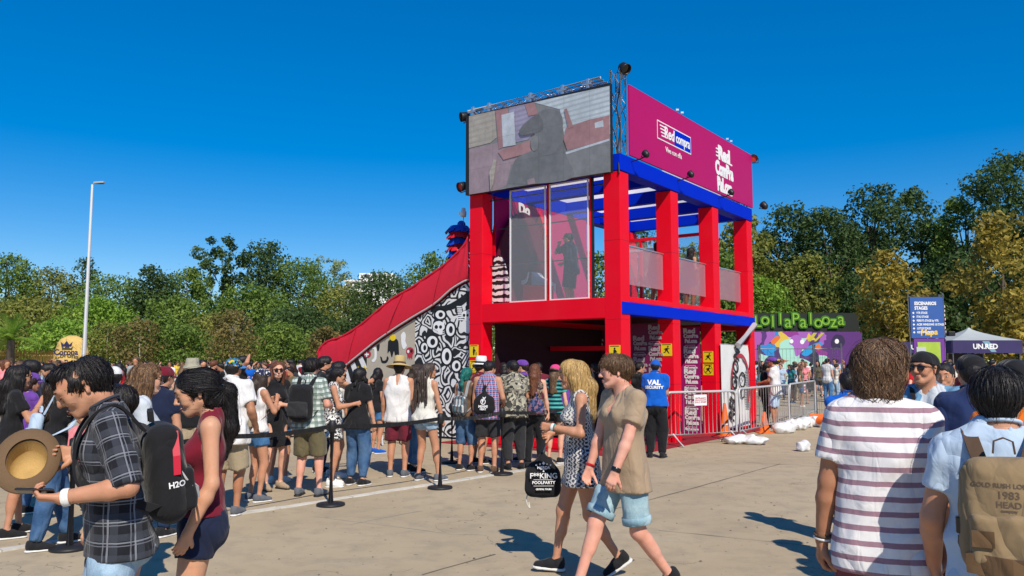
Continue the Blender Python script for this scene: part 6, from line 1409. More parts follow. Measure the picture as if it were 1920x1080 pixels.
# tents
tn = mat('tent_navy', (.035, .025, .10), .55, .3, 1.2); tw = mat('tent_white_shaded', (.40, .43, .43), .6, .12, 1.5)  # white roof cloth darkened in its base colour to carry the tree shade
def tent(label, px0, px1, ytop, yf0, yf1, Y, txt=None, roof=True):
    x0, x1 = at(px0, 650, Y)[0], at(px1, 650, Y)[0]; xc = (x0+x1)/2; hw = (x1-x0)/2; z1, z0 = at(xc, yf0, Y)[2], at(xc, yf1, Y)[2]; zt = at(xc, ytop, Y)[2]; t = thing('market_tent', label, 'tent', (xc, Y, 0), 0, 'festival tents'); dp = hw*.9
    g = G(); g.box((0, 0, (z0+z1)/2), (hw, .03, (z1-z0)/2)); fr_ = g.build('fascia', tn, t)
    for s in (-1, 1): g = G(); g.box((s*hw, dp, (z0+z1)/2), (.03, dp, (z1-z0)/2)); g.build('side_fascia', tn, t)
    if roof:
        n = 8; vs = [(-hw, 0, z1), (hw, 0, z1), (hw, 2*dp, z1), (-hw, 2*dp, z1)]; V = []; Fc = []
        for k in range(n+1):
            q = k/n; sc = (1-q)**1.5 + .02; V += [(v[0]*sc, dp + (v[1]-dp)*sc, z1 + (zt-z1)*q) for v in vs]
        for k in range(n): Fc += [(k*4+i, k*4+(i+1) % 4, (k+1)*4+(i+1) % 4, (k+1)*4+i) for i in range(4)]
        g = G(); g.add(V, Fc); g.build('roof', tw, t)
    for s in (-1, 1):
        for yy in (.02, 2*dp): g = G(); g.tube([(s*(hw-.05), yy + .06, 0), (s*(hw-.05), yy + .06, z1)], .035, 8); g.build('leg', steel, t)
    g = G(); g.box((0, 2*dp + .2, z0/2), (hw, .03, z0/2)); g.build('back_wall', flat('tent_dark', (.015, .012, .03)), t)
    if txt: text('lettering', txt, whitep, (-.1, -.036, (z0+z1)/2), (1, 0, 0), (0, 0, 1), (z1-z0)*.55, fr_, bold=.01)
    g = G(); g.prism([(hw*.1, z0 + .05), (hw*.25, z0 + .05), (hw*.05, z1 - .04), (-hw*.15, z1 - .04)], (0, -.033, 0), (1, 0, 0), (0, 0, 1), .002); g.build('pale_flash', flat('tent_blue', (.18, .34, .42)), fr_); return t
tent('navy fascia tent with a white peaked roof behind the right-hand crowd', 1786, 1916, 612, 638, 662, 36, 'UN.RED'); tent('navy fascia tent without a visible roof behind the totem', 1684, 1780, 640, 641, 662, 37, 'UN.RED', False)
# ---------------------------------------------------------------- barriers, stanchions, small things
def barrier(label, p, q, nb=17, sign_at=None, h=1.12):
    p, q = np.array(p, float), np.array(q, float); p[2] = q[2] = 0; d = q - p; L = np.linalg.norm(d); d /= L; n = np.array([-d[1], d[0], 0]); t = thing('crowd_barrier', label, 'barrier', p, 0, 'steel crowd barriers'); Z = np.array([0, 0, 1.]); z0, r = .22, .1
    g = G(); pts = [d*.02 + Z*z0, d*.02 + Z*(h - r)] + [d*(.02 + r - r*math.cos(a)) + Z*(h - r + r*math.sin(a)) for a in (R(30), R(60), R(90))] + [d*(L - .02 - r + r*math.sin(a)) + Z*(h - r + r*math.cos(a)) for a in (0, R(30), R(60), R(90))] + [d*(L - .02) + Z*z0]
    g.tube(pts, .024, 8); g.build('top_frame', steel, t); g = G(); g.tube([d*.02 + Z*z0, d*(L - .02) + Z*z0], .022, 8); g.build('bottom_rail', steel, t)
    for i in range(1, nb): x = .02 + (L - .04)*i/nb; g = G(); g.tube([d*x + Z*z0, d*x + Z*h], .0115, 6); g.build('bar', steel, t)
    for x in (.18, L - .18):
        for s in (-1, 1): g = G(); g.tube([d*x + Z*(z0 + .02), d*x + n*s*.30 + Z*.015], .019, 8); g.build('foot', steel, t)
    if sign_at:
        c = d*L*sign_at + Z*(h - .17) - n*(.03 if n[1] > 0 else -.03); m_ = n if n[1] < 0 else -n; g = G(); U = d if d[0] > 0 else -d; g.prism([(-.17, -.11), (.17, -.11), (.17, .11), (-.17, .11)], c, U, Z, .005); so = g.build('notice', whitep, t)
        for k, tx in enumerate(('ENTRANCE', 'SOLO STAFF')): text('lettering', tx, redp, c + np.cross(U, Z)*.007 + Z*(.035 - .08*k), U, Z, .055, so, bold=.001, depth=.001)
        g = G(); g.prism([(-.15, -.006), (.15, -.006), (.15, .006), (-.15, .006)], c + np.cross(U, Z)*.006, U, Z, .002); g.build('red_line', redp, so)
    return t
ba = gr(1254, 846); bb_ = gr(1384, 838); 
barrier('pale steel barrier closest to the security guard with a white notice', gr(1250, 838), gr(1383, 829), 17, .46, 1.08)
b2a = gr(1387, 829); b2b = gr(1481, 804); b3b = gr(1530, 783)
barrier('pale steel barrier middle of the row running away from the stand', b2a, b2b, 20); barrier('pale steel barrier farthest along the row with a small notice', b2b + (b3b-b2b)*.03, b3b, 20, .5)
bag_m = mat('sandbag_plastic', (.68, .68, .68), .45, .12, 6.0, .5, 14.0)
def sandbag(label, p, s=(.3, .2, .12), rz=0, seed=0):
    t = thing('sandbag', label, 'sandbag', (p[0], p[1], 0), rz, 'white sandbags holding the barriers'); V, F = grid_mesh([Pr((-s[0]*.5, 0, s[2]*.8), (s[0]*.5, 0, s[2]*.8), s[1], k=.05, fl=s[2]/s[1], ax=(0, 0, 1)), Pr((s[0]*.5, 0, s[2]), (s[0]*1.15, 0, s[2]*1.3), .05, .09, k=.05, fl=.5, ax=(0, 0, 1)), Pr((-s[0]*.3, s[1]*.3, s[2]), (s[0]*.2, -s[1]*.2, s[2]*1.4), .09, k=.06)], .022, clips=[((0, 0, .003), (0, 0, -1))], disp=lambda p: folds(p, .022, 40, seed, .8)); link('bag_skin', npmesh('bag', V, F), bag_m, t)
    g = G(); g.tube([(s[0]*.62, -.05, s[2]*1.05), (s[0]*.64, 0, s[2]*1.3), (s[0]*.62, .05, s[2]*1.05)], .008, 6); g.build('tie', blackm, t); return t
for i, (px, py, lab, rz) in enumerate(((1385, 832, 'flat white sandbag on the foot of the nearest barrier', .3), (1408, 833, 'white sandbag lying right of the nearest barrier foot', -.6), (1470, 812, 'large creased white sandbag under the middle barrier', .4), (1492, 806, 'white sandbag second from the far end of the barrier row', -.2), (1508, 802, 'plump white sandbag at the far barrier foot', .9), (1524, 800, 'last white sandbag of the barrier row', 0))): sandbag(lab, gr(px, py), (.26, .18, .09 if i < 2 else .14), rz, i + 3)
sandbag('crumpled white plastic bag lying alone on the plaza', gr(1506, 846), (.10, .09, .09), .5, 12)['category'] = 'plastic bag'
cone_o = mat('cone_orange', (.75, .13, .012), .5, .1, 5.0)
def cone(label, p, h=.55, lying=False):
    t = thing('traffic_cone', label, 'cone', (p[0], p[1], 0), 0, 'orange traffic cones'); M = rotx(R(84)) if lying else np.eye(3); c = (0, 0, .15 if lying else 0); g = G(); g.lathe([(.14, .025), (.125, .03), (.03, h), (.0005, h + .005)], 20, c, M); g.build('cone_body', cone_o, t); g = G(); g.bbox(np.array(c) + M @ np.array([0, 0, .012]), (.18, .18, .012), .006, M); g.build('base', cone_o, t); g = G(); g.lathe([(.094, h*.36), (.062, h*.62)], 20, c, M); g.build('reflective_band', frame_w, t)
cone('upright orange cone in front of the white printed banner', gr(1360, 818), .75); cone('orange cone under the middle barrier', gr(1434, 812), .5); cone('orange cone lying on its side by the far sandbags', gr(1532, 800), .5, True)
# stanchions with belt
blk = mat('stanchion_black', (.016, .016, .018), .5, .1, 6.0); beltm = cloth('belt_black', (.012, .012, .014))
posts = [((398, 992), 'black belt post nearest the camera beside the woman in burgundy'), ((620, 948), 'black belt post in front of the man with the black backpack'), ((825, 916), 'black belt post in front of the woman with long braids'), ((941, 890), 'black belt post in front of the man in the striped tank top')]
PP = [gr(*p) for p, _ in posts]
for (pxy, lab), p in zip(posts, PP):
    t = thing('belt_post', lab, 'post', p, 0, 'belt posts beside the queue'); g = G(); g.lathe([(.0005, .001), (.165, .001), (.17, .012), (.165, .028), (.06, .04), (.0005, .042)], 28); g.build('base', blk, t); g = G(); g.tube([(0, 0, .04), (0, 0, .88)], .032, 14); g.build('pole', blk, t); g = G(); g.lathe([(.036, .86), (.043, .865), (.043, .985), (.03, 1.0), (.0005, 1.002)], 16); g.build('belt_head', blk, t); g = G(); g.box((.044, 0, .93), (.006, .016, .035)); g.build('belt_clip', blackm, t)
p5 = gr(1075, 872); pm1 = gr(150, 1040)
for a, b, lab in ((pm1, PP[0], 'black belt leaving the nearest post to the left'), (PP[0], PP[1], 'black belt between the nearest two posts'), (PP[1], PP[2], 'black belt between the second and third post'), (PP[2], PP[3], 'black belt between the third and fourth post'), (PP[3], p5, 'black belt running right from the fourth post behind the couple')):
    o_ = np.array(a); pts = [np.array(a)*(1-k/12) + np.array(b)*k/12 + np.array([0, 0, .93 - .035*math.sin(math.pi*k/12)]) - o_*np.array([1, 1, 0]) for k in range(13)]; g = G(); g.strip(pts, (0, 0, 1), .05, .004); bo = g.build('queue_belt', beltm); bo.location = (a[0], a[1], 0); tag(bo, lab, 'belt', 'queue belts')
for (px, py), lab in (((847, 868), 'black belt post standing behind the plaid backpack'), ((130, 1030), 'black belt post half hidden behind the plaid shirt man')):
    p = gr(px, py); t = thing('belt_post', lab, 'post', p, 0, 'belt posts beside the queue'); g = G(); g.lathe([(.0005, .001), (.165, .001), (.17, .012), (.165, .028), (.06, .04), (.0005, .042)], 28); g.build('base', blk, t); g = G(); g.tube([(0, 0, .04), (0, 0, .88)], .032, 14); g.build('pole', blk, t); g = G(); g.lathe([(.036, .86), (.043, .865), (.043, .985), (.03, 1.0), (.0005, 1.002)], 16); g.build('belt_head', blk, t)
# tall wire fence panels right of the stand
def fence(label, p, q, h=2.05):
    p, q = np.array(p, float), np.array(q, float); d = q - p; d[2] = 0; L = np.linalg.norm(d); d /= L; Z = np.array([0, 0, 1.]); t = thing('mesh_fence', label, 'fence', (p[0], p[1], 0), 0, 'tall wire fence panels'); 
    for x in (0, L): g = G(); g.tube([d*x, d*x + Z*(h + .12)], .024, 8); g.build('fence_post', steel, t)
    for z in (.2, h): g = G(); g.tube([Z*z, d*L + Z*z], .018, 8); g.build('fence_rail', steel, t)
    g = G()
    for i in range(1, int(L/.1)): g.tube([d*i*.1 + Z*.2, d*i*.1 + Z*h], .004, 4, cap=False)
    for z in np.arange(.4, h, .28): g.tube([Z*z, d*L + Z*z], .005, 4, cap=False)
    m_ = g.build('wire_mesh', steel, t); m_['kind'] = 'stuff'; return t
f0, f1, f2 = at(1426, 700, 22.5), at(1526, 700, 22.0), at(1579, 700, 21.0); fence('wire fence panel right behind the white-shirted man', f0, f1); fence('wire fence panel at the open end of the fence line', f1 + np.array([.05, 0, 0]), f2); fence('wire fence panel hidden mostly by the stand corner', at(1380, 700, 24), f0 - np.array([.05, 0, 0]))
# left: barrier glimpsed behind the queue and in the plaza
barrier('grey steel barrier glimpsed behind the man in the white T-shirt', at(358, 730, 17), at(452, 730, 17.5), 12); barrier('pale steel barrier behind the girl in the black T-shirt by the slide', at(700, 730, 16.6), at(770, 730, 16.8), 8)
# pushchair with a pink hood
sp = gr(142, 952); push = thing('pushchair', 'pushchair with a pink bag hood behind the straw hat', 'pushchair', (sp[0], sp[1], 0)); pinkm = cloth('pushchair_pink', (.75, .24, .26)); pink2 = cloth('pushchair_hotpink', (.70, .04, .18))
V, F = grid_mesh([Pr((0, 0, .78), (.12, 0, .85), .17, .15, k=.05, fl=.8, ax=(0, 1, 0)), Pr((-.08, 0, .62), (.1, 0, .60), .14, k=.05)], .018, disp=lambda p: folds(p, .012, 30, 3, .6)); link('hood', npmesh('hood', V, F), pinkm, push); g = G(); g.tube([(-.15, -.1, .70), (0, -.16, .68), (.18, -.12, .70), (.26, 0, .74)], .022, 8); g.build('trim', pink2, push)
for s in (-1, 1): g = G(); g.tube([(-.3, s*.16, 1.0), (-.12, s*.16, .6), (.22, s*.16, .1)], .014, 8); g.build('frame_tube', blk, push); g = G(); g.tube([(-.2, s*.18, .12), (.0, s*.17, .45), (.1, s*.16, .55)], .013, 8); g.build('frame_tube', blk, push)
for x in (-.22, .24):
    for s in (-1, 1): g = G(); g.lathe([(.06, -.02), (.09, -.02), (.095, 0), (.09, .02), (.06, .02)], 18, (x, s*.2, .095), rotx(R(90))); g.build('wheel', SOLEB, push)
g = G(); g.bbox((0, 0, .45), (.2, .15, .03), .015); g.build('seat', blk, push)
# ---------------------------------------------------------------- the people one can tell apart
def decal(o, txt, m, x, z, size, off=.03, yaw=0, name='print', sx=1.0, bold=.0, front=False, mesh=None, line=1.0):
    """lettering or a flat emblem laid on the cloth of the back (or chest)"""
    me = textmesh(txt, size, 0, bold, line=line) if mesh is None else mesh; n = len(me.vertices); co = np.empty(n*3); me.vertices.foreach_get('co', co); co = co.reshape(-1, 3); s = -1 if front else 1
    loc = np.stack([s*co[:, 0]*sx + x, np.full(n, -s*.35), co[:, 1] + z], -1); p = o.P + loc @ o.T.T; d = o.T @ np.array([0, s*1., 0])
    p = drop_on(o.bvh, p, d) - d*((off - .028)*.6 + .004); me.vertices.foreach_set('co', (p*o.s).ravel()); me.update(); o_ = link(name, me, m, o.root); return o_
def sackdecal(lines, m):
    def f(o, t, L, M, size):
        for tx, zz, sz, b in lines:
            U, V = M @ np.array([1., 0, 0]), M @ np.array([0, 0, 1.]); P = (L(0, -size[1] - .012, zz))*o.s; text('lettering', tx, m, P, U, V, sz*o.s, t, depth=.001, bold=b)
    return f
wp = whitep
def foot(px, py): p = gr(px, py); return (p[0], p[1])
def pos(px, Y): return (at(px, 678, Y)[0], Y)
# --- foreground left -----------------------------------------------------------------------------
pl_dark = plaid('plaid_dark', (.012, .013, .018), [(1, .085, .34, .0, (.05, .055, .07), .7), (0, .085, .30, .1, (.05, .055, .07), .6), (1, .085, .07, .12, (.22, .23, .26), .8), (0, .085, .07, .2, (.22, .23, .26), .8), (1, .085, .05, .26, (.18, .19, .22), .7), (0, .085, .05, .36, (.18, .19, .22), .7)])
def bp_black(o, t, L, M, size):
    g = G(); g.tube(cat_rom([L(-.06, -size[1]*1.35, -size[2]*.45), L(-.115, -size[1]*.9, -size[2]*.2), L(-.13, -size[1]*.4, size[2]*.2), L(-.11, -size[1]*.2, size[2]*.7)]), .012, 8, flat=.5); put(o, 'silver_piping', g, MATS['refl_grey'], t)
    g = G(); g.strip([L(-.12, -size[1]*1.16, -size[2]*.42), L(-.06, -size[1]*1.55, -size[2]*.5), L(.06, -size[1]*1.55, -size[2]*.5), L(.12, -size[1]*1.16, -size[2]*.42)], M @ np.array([0, 0, 1.]), .05, .006); put(o, 'reflective_strip', g, MATS['refl_grey'], t)
    for s in (1, -1): g = G(); g.strip([L(s*.115, -size[1]*.55, size[2]*.75), L(s*.15, -size[1]*.5, size[2]*.3), L(s*.152, -size[1]*.45, -size[2]*.05)], M @ np.array([0, 1., 0]), .03, .01); put(o, 'red_panel', g, MATS['bag_red'], t)
    lay(o, t, L.bvh, 'H2O', wp, L(-size[0], -.035, -.055), M @ np.array([0, -1., 0]), M @ np.array([0, 0, 1.]), .036, .001)
mat('refl_grey', (.52, .52, .50), .4, .15, 12.0); mat('bag_red', (.50, .01, .035), .5, .08)
def X_strawhat_held(o):
    t = accessory(o, 'straw_hat', 'brown straw hat with a golden lining held out upside to the camera', 'hat'); M = rotz(R(-96)) @ rotx(R(52)); c = o.wr['r'] + np.array([-.06, .205, -.012]); st = MATS['hat_straw']; br = MATS['hat_brown']
    prof = [(.088, .0), (.105, -.004), (.15, -.01), (.152, -.004), (.148, .006), (.106, .010), (.093, .012)]; g = G(); g.lathe(prof, 36, c, M, sx=.86, sy=1.08); put(o, 'brim', g, br, t)
    g = G(); g.lathe([(.089, .004), (.082, -.06), (.07, -.095), (.03, -.10), (.0005, -.092)], 32, c, M, sx=.86, sy=1.08); put(o, 'crown_lining', g, st, t); g = G(); g.lathe([(.094, .004), (.088, -.06), (.074, -.102), (.03, -.107), (.0005, -.10)], 32, c, M, sx=.86, sy=1.08); put(o, 'crown_outside', g, br, t)
def straw_weave(name, c1, c2, sc=90):
    m, nt, b = newmat(name); co = coords(nt); w = nd(nt, 'ShaderNodeTexWave', Scale=sc, Distortion=2.0); w.bands_direction = 'Z'; nt.links.new(co, w.inputs['Vector']); n_ = noise(nt, co, 180.0, 2); f = mth(nt, 'MULTIPLY', w.outputs[1], n_); nt.links.new(mixc(nt, mth(nt, 'MULTIPLY', f, 1.6), c1, c2), b.inputs['Base Color']); b.inputs['Roughness'].default_value = .75; bump(nt, b, f, .7, .006); MATS[name] = m; return m
straw_weave('hat_straw', (.42, .26, .08), (.72, .50, .20)); straw_weave('hat_brown', (.13, .075, .035), (.25, .15, .07)); straw_weave('hat_light', (.48, .33, .12), (.80, .62, .30))
def X_phone(sd, label, dz=.012, out=.10):
    def f(o):
        d, n, th, c = handframe(o, sd); t = accessory(o, 'smartphone', label, 'phone'); M = np.stack([th, d, n], 1); c0 = o.wr[sd] + d*out + n*.026; g = G(); g.bbox(c0, (.036, .07, .0045), .004, M); put(o, 'case', g, MATS['black_gloss'], t); g = G(); g.box(c0 + n*.0052, (.032, .064, .0006), M); put(o, 'glass', g, MATS['lens'], t)
    return f
person('man in a dark plaid shirt looking down at his phone with a hat in hand', pos(232, 3.65), 94, 1.765, 'm', SKIN['tan'], ('short', HAIR['black'], dict(quiff=1, thick=.008, tuft=.010, tf=70, strands=3600, seg=4, step=.015, sr=.0014, face=.094, low=-.02, skw=dict(drop=.3, part=.0))),
       ('plaid_shirt', pl_dark, dict(sleeve=1.0, hem=-.09, off=.013, fold=.007, ff=34, scoop=.01, sleeveflare=.012, hemtilt=.12)), ('jeans', DEN['light'], dict(len=1.97)), (SHB, SOLE),
       dict(lean=7, hp=33, hl=(-.20, .22, 1.13), el=(-.5, -1, -.3), fl=(.15, 1, .08), nl=(.35, 0, 1), curll=.75, hr=(.18, .15, 1.27), er=(.4, -.6, -.6), fr=(-.1, 1, .05), nr=(-1, .1, .2), curlr=.55, closed=1), 2,
       extras=[X_strawhat_held, X_phone('l', 'black smartphone held by the man in the plaid shirt'), X_bracelet('l', SHW, .93, .03), X_backpack('black backpack with red panels and silver piping on the plaid shirt man', CL['black'], CL['black'], CL['black'], (.155, .085, .235), .24, -.215, MATS['bag_red'], deco=bp_black)])
person('woman in a burgundy tank top with a low black ponytail looking down', pos(384, 4.15), 90, 1.69, 'f', SKIN['olive'], ('pony', HAIR['black'], dict(len=.36, thick=.008, tuft=.002, strands=3400, seg=8, step=.016, sr=.0011, skw=dict(drop=.15, part=0, to=(0, -.12, -.01)))),
       ('tank_top', CL['burgundy'], dict(sleeve=0, hem=.04, off=.008, scoop=.075, neck=.075, arm=.082, fold=.004, flare=.002)), ('shorts', CL['navy'], dict(len=.34, off=.012, loose=.02, top=.07)), (SHB, SOLE), dict(lean=-3, hp=19, hl=(-.21, .05, .91), hr=(.1, .22, 1.1), closed=1), 2,
       extras=[lambda o: put(o, 'scrunchie', G().lathe([(.028, -.016), (.04, -.01), (.042, .01), (.028, .016)], 14, o.H(0, -.122, .0), o.Rh @ rotx(R(60))), DEN['mid'])])
# --- walking couple ------------------------------------------------------------------------------
def dress_pat():
    m, nt, b = newmat('ethnic_print'); s = uvw(nt); co = attr(nt, 'cuv').outputs['Vector']
    zig = mth(nt, 'MULTIPLY', mth(nt, 'PINGPONG', s[1], .018), 1.0); r1 = band(nt, mth(nt, 'ADD', s[0], zig), .034, .42); v = nd(nt, 'ShaderNodeTexVoronoi', Scale=52.0); nt.links.new(co, v.inputs['Vector']); d1 = mth(nt, 'LESS_THAN', v.outputs['Distance'], .34)
    c = mixc(nt, mth(nt, 'MULTIPLY', d1, .9), mixc(nt, r1, (.06, .06, .085), (.55, .53, .50)), (.62, .60, .57)); vb = band(nt, s[0], .16, .16, .3); c = mixc(nt, vb, c, (.03, .03, .045)); hb2 = band(nt, s[1], .03, .4); c = mixc(nt, mth(nt, 'MULTIPLY', vb, hb2), c, (.6, .58, .55)); up = mth(nt, 'GREATER_THAN', s[1], 1.25); c = mixc(nt, mth(nt, 'MULTIPLY', up, mth(nt, 'SUBTRACT', 1.0, d1)), c, mixc(nt, r1, (.6, .58, .54), (.1, .1, .12))); nt.links.new(c, b.inputs['Base Color']); b.inputs['Roughness'].default_value = .85; b.inputs['Specular IOR Level'].default_value = .1; MATS['ethnic_print'] = m; return m
def X_party_sack(o):
    t = accessory(o, 'drawstring_bag', 'black printed drawstring bag hanging from the blonde woman', 'bag'); w = o.wr['r']; c = w + np.array([.04, .07, -.34]); L = lambda x, y, z: c + np.array([y, -x, z])   # faces camera side
    V, F = grid_mesh([Pr(L(-.10, 0, -.13), L(.10, 0, -.13), .05, k=.05), Pr(L(-.09, 0, .0), L(.09, 0, -.02), .055, k=.06), Pr(L(0, 0, 0), L(0, 0, .18), .10, .018, k=.05, fl=.5, ax=(1, 0, 0)), Pr(L(-.1, 0, -.14), L(-.09, 0, .02), .05, k=.04), Pr(L(.1, 0, -.14), L(.09, 0, .0), .05, k=.04), Pr(L(0, 0, -.1), L(0, 0, .02), .115, .1, k=.05, fl=.5, ax=(1, 0, 0))], .010, disp=lambda p: folds(p, .006, 38, 7, .3)); o.add('sack_body', V, F, CL['black'], V - c, parent=t)
    g = G(); g.tube([L(0, 0, .17), w + np.array([0, .02, -.03]), w + np.array([0, .03, .02])], .006, 6); put(o, 'cord', g, CL['offwhite'], t); g = G(); g.tube(cat_rom([L(-.13, .01, -.17), L(-.14, .02, -.24), L(-.11, .02, -.30), L(-.12, .03, -.25)]), .005, 6); put(o, 'loose_cord', g, CL['offwhite'], t)
    # print: always on the side towards the person's left (camera side)
    U = np.array([0, -1., 0]); V_ = np.array([0, 0, 1.])
    for tx, zz, sz in (('MIERDA', .055, .030), ('&', .027, .022), ('F**KING', -.015, .062), ('POOLPARTY', -.07, .034), ('CRYSTAL TOURS', -.125, .017)): text('lettering', tx, wp, (c + np.array([-.078, 0, zz]))*o.s, U, V_, sz, t, depth=.0015, bold=.001)
    for zz, hw in ((.0405, .03), (-.045, .085), (-.097, .085)): g = G(); g.box(c + np.array([-.078, 0, zz]), (.001, hw, .0015)); put(o, 'print_line', g, wp, t)
    for i, yy in enumerate((-.06, -.03, 0, .03, .06)): g = G(); g.box(c + np.array([-.076, yy, .092 - abs(yy)*.25]), (.001, .006 if i != 2 else .01, .006 if i != 2 else .01), rotx(R(45))); put(o, 'star', g, wp, t)
person('blonde woman in a black and white patterned sleeveless dress walking left', pos(1086, 6.62), 97, 1.72, 'f', SKIN['tan'], ('long', HAIR['blonde'], dict(len=.30, thick=.018, strands=3400, seg=10, step=.028, sr=.0014, fy=.0, tuft=.0015, skw=dict(drop=.92, part=.02))),
       ('dress', dress_pat(), dict(sleeve=0, hem=-.21, off=.018, flare=.035, scoop=.05, neck=.062, arm=.07, fold=.007, ff=34)), None, (SHB, SOLE),
       dict(lean=2, hp=2, hl=(-.14, .25, 1.20), el=(-.6, -1, -.6), fl=(.3, 1, .1), curll=.9, hr=(.20, .22, 1.12), er=(.5, -.5, -.8), curlr=.9, al=(-.07, -.30, .15), tl=(5, -32), ar=(.07, .20, .085), tr=(-5, 5), ptwist=8, brow=MATS['brow_dark']), 2,
       extras=[X_party_sack, X_bracelet('l', MATS['rubber_white'], .95, .022), X_bracelet('l', CL['teal'], .88, .012)])
person('young man in a tan T-shirt and light denim shorts walking left', pos(1168, 6.02), 122, 1.80, 'm', SKIN['pink'], ('short', HAIR['brown'], dict(fringe=1, thick=.012, strands=3400, seg=5, step=.016, sr=.0015, face=.086, low=-.055, skw=dict(drop=.5, part=0))),
       ('t_shirt', CL['tan'], dict(sleeve=.62, hem=-.165, off=.02, flare=.018, scoop=.06, neck=.07, fold=.009, ff=32)), ('denim_shorts', DEN['pale'], dict(len=.84, loose=.02, off=.014)), (SHB, SOLEB),
       dict(lean=2, hp=4, hy=-26, hl=(-.19, .20, .88), el=(-.7, -.8, 0), nl=(.6, -.5, 0), hr=(.21, .17, .87), er=(.4, -1, 0), curl=.45, ar=(.09, .34, .09), tr=(0, 6), al=(-.10, -.30, .14), tl=(0, -26), py=.0, dz=-.03, ptwist=-6, twist=4), 2, girth=.96, sock=(CL['black'], .06),
       extras=[X_bracelet('l', MATS['black_gloss'], .93, .03), X_bracelet('r', CL['red'], .92, .018), lambda o: [put(o, 'shorts_cuff', G().lathe([(.098, .028), (.105, .024), (.105, -.024), (.094, -.028)], 20, o.hip[s] + (o.kn[s]-o.hip[s])*.80, np.stack(frame_of(o.kn[s]-o.hip[s]), 1)), DEN['pale']) for s in 'rl']])
# --- right foreground -----------------------------------------------------------------------------
stripe_tee = plaid('tee_stripes', (.74, .72, .72), [(1, .058, .36, .15, (.27, .13, .18), .9)])
person('man with wavy brown hair in a white and plum striped T-shirt seen from behind', pos(1645, 3.45), 2, 1.81, 'm', SKIN['brown'], ('bob', HAIR['brown'], dict(len=.10, thick=.013, strands=5200, seg=10, step=.02, sr=.0013, skw=dict(drop=.55, part=0, curl=.9, wave=.62))),
       ('t_shirt', stripe_tee, dict(sleeve=.66, hem=-.13, off=.016, flare=.008, scoop=0, fold=.007, ff=30, sleeveflare=.012)), ('shorts', CL['plum'], dict(len=.85, loose=.03)), (SHB, SOLE), dict(lean=1, hy=-46, hp=2, hl=(-.25, .03, .83), hr=(.24, .06, .84), curl=.5, sw=.162), 2, girth=.95,
       extras=[X_sunglasses(), X_bracelet('l', CL['brown'], .9, .012), X_bracelet('l', MATS['rubber_white'], .95, .010)])
def bp_tan(o, t, L, M, size):
    U, V = M @ np.array([1., 0, 0]), M @ np.array([0, 0, 1.]); dk = flat('print_brown', (.12, .08, .05))
    for tx, zz, sz in (('GOLD RUSH LONDON', .088, .022), ('1983', .055, .036), ('HEAD', .022, .030), ('company', .002, .014)): lay(o, t, L.bvh, tx, dk, L(.0, -size[1], zz + .02), U, V, sz, .0006)
    g = G(); g.strip([L(-size[0]*.9, -size[1]*1.25, -size[2]*.72), L(0, -size[1]*1.62, -size[2]*.76), L(size[0]*.9, -size[1]*1.25, -size[2]*.72)], M @ np.array([0, 0, 1.]), .07, .012); put(o, 'leather_band', g, cloth('bag_leather', (.12, .07, .035)), t)
    g = G(); g.box(L(-size[0]*.55, -size[1]*1.56, -size[2]*.34), (.035, .004, .028), M); put(o, 'leather_patch', g, cloth('bag_leather', (.12, .07, .035)), t)
    g = G(); g.bbox(L(-size[0]*1.0, -.01, -size[2]*.2), (.012, .02, .03), .005, M); put(o, 'side_buckle', g, MATS['black_gloss'], t)
bagtan = cloth('bag_tan', (.25, .175, .095)); 
person('black-haired man in a pale blue T-shirt with a tan backpack, right edge', pos(1868, 3.0), 3, 1.69, 'm', SKIN['tan'], ('short', HAIR['black'], dict(thick=.015, strands=4200, seg=8, step=.018, sr=.0012, low=-.085, skw=dict(drop=.75, part=0))),
       ('t_shirt', CL['lightblue'], dict(sleeve=.62, hem=-.12, off=.018, scoop=0, fold=.008, ff=30)), ('shorts', CL['white'], dict(len=.8)), (SHB, SOLE), dict(lean=3, hy=-6, hp=4, hl=(-.25, .16, .94), hr=(.25, .05, .85)), 2, girth=1.04,
       extras=[X_backpack('tan canvas backpack with brown print filling the lower right corner', bagtan, bagtan, cloth('bag_strap', (.09, .055, .035)), (.155, .075, .225), .27, -.205, cloth('bag_strap', (.09, .055, .035)), deco=bp_tan)])
def crest(o):
    r = [(-.032, .045), (-.012, .036), (0, .045), (.012, .036), (.032, .045), (.036, .005), (.022, -.03), (0, -.048), (-.022, -.03), (-.036, .005)]; x, z = .05, .20
    for nm, mm, poly, k in (('crest', yel, r, 0), ('crest_red', flat('crest_red', (.45, .02, .03)), [(-.026, .034), (0, .034), (0, .006), (-.03, .006)], 1), ('crest_stripe', flat('crest_blue', (.02, .05, .3)), [(-.026, -.006), (-.014, -.006), (-.014, -.03), (-.02, -.024)], 1), ('crest_stripe', flat('crest_red', (.45, .02, .03)), [(-.008, -.006), (.006, -.006), (.006, -.038), (-.008, -.036)], 1), ('crest_band', flat('crest_blue', (.02, .05, .3)), [(-.032, .0045), (.032, .0045), (.032, -.004), (-.032, -.004)], 2)):
        g = G(); g.prism([(a*1.25, b*1.25) for a, b in poly], (0, 0, 0), (1, 0, 0), (0, 1, 0), .0); me = g.mesh(); decal(o, '', mm, x, z, 1, .030 + .002*k, name=nm, mesh=me)
    g = G(); g.prism([(-.02, .004), (-.012, -.006), (.03, .012), (-.01, .0), (-.016, .004)], (0, 0, 0), (1, 0, 0), (0, 1, 0), 0.); decal(o, '', yel, .045, .115, 1, .032, name='swoosh_mark', mesh=g.mesh())
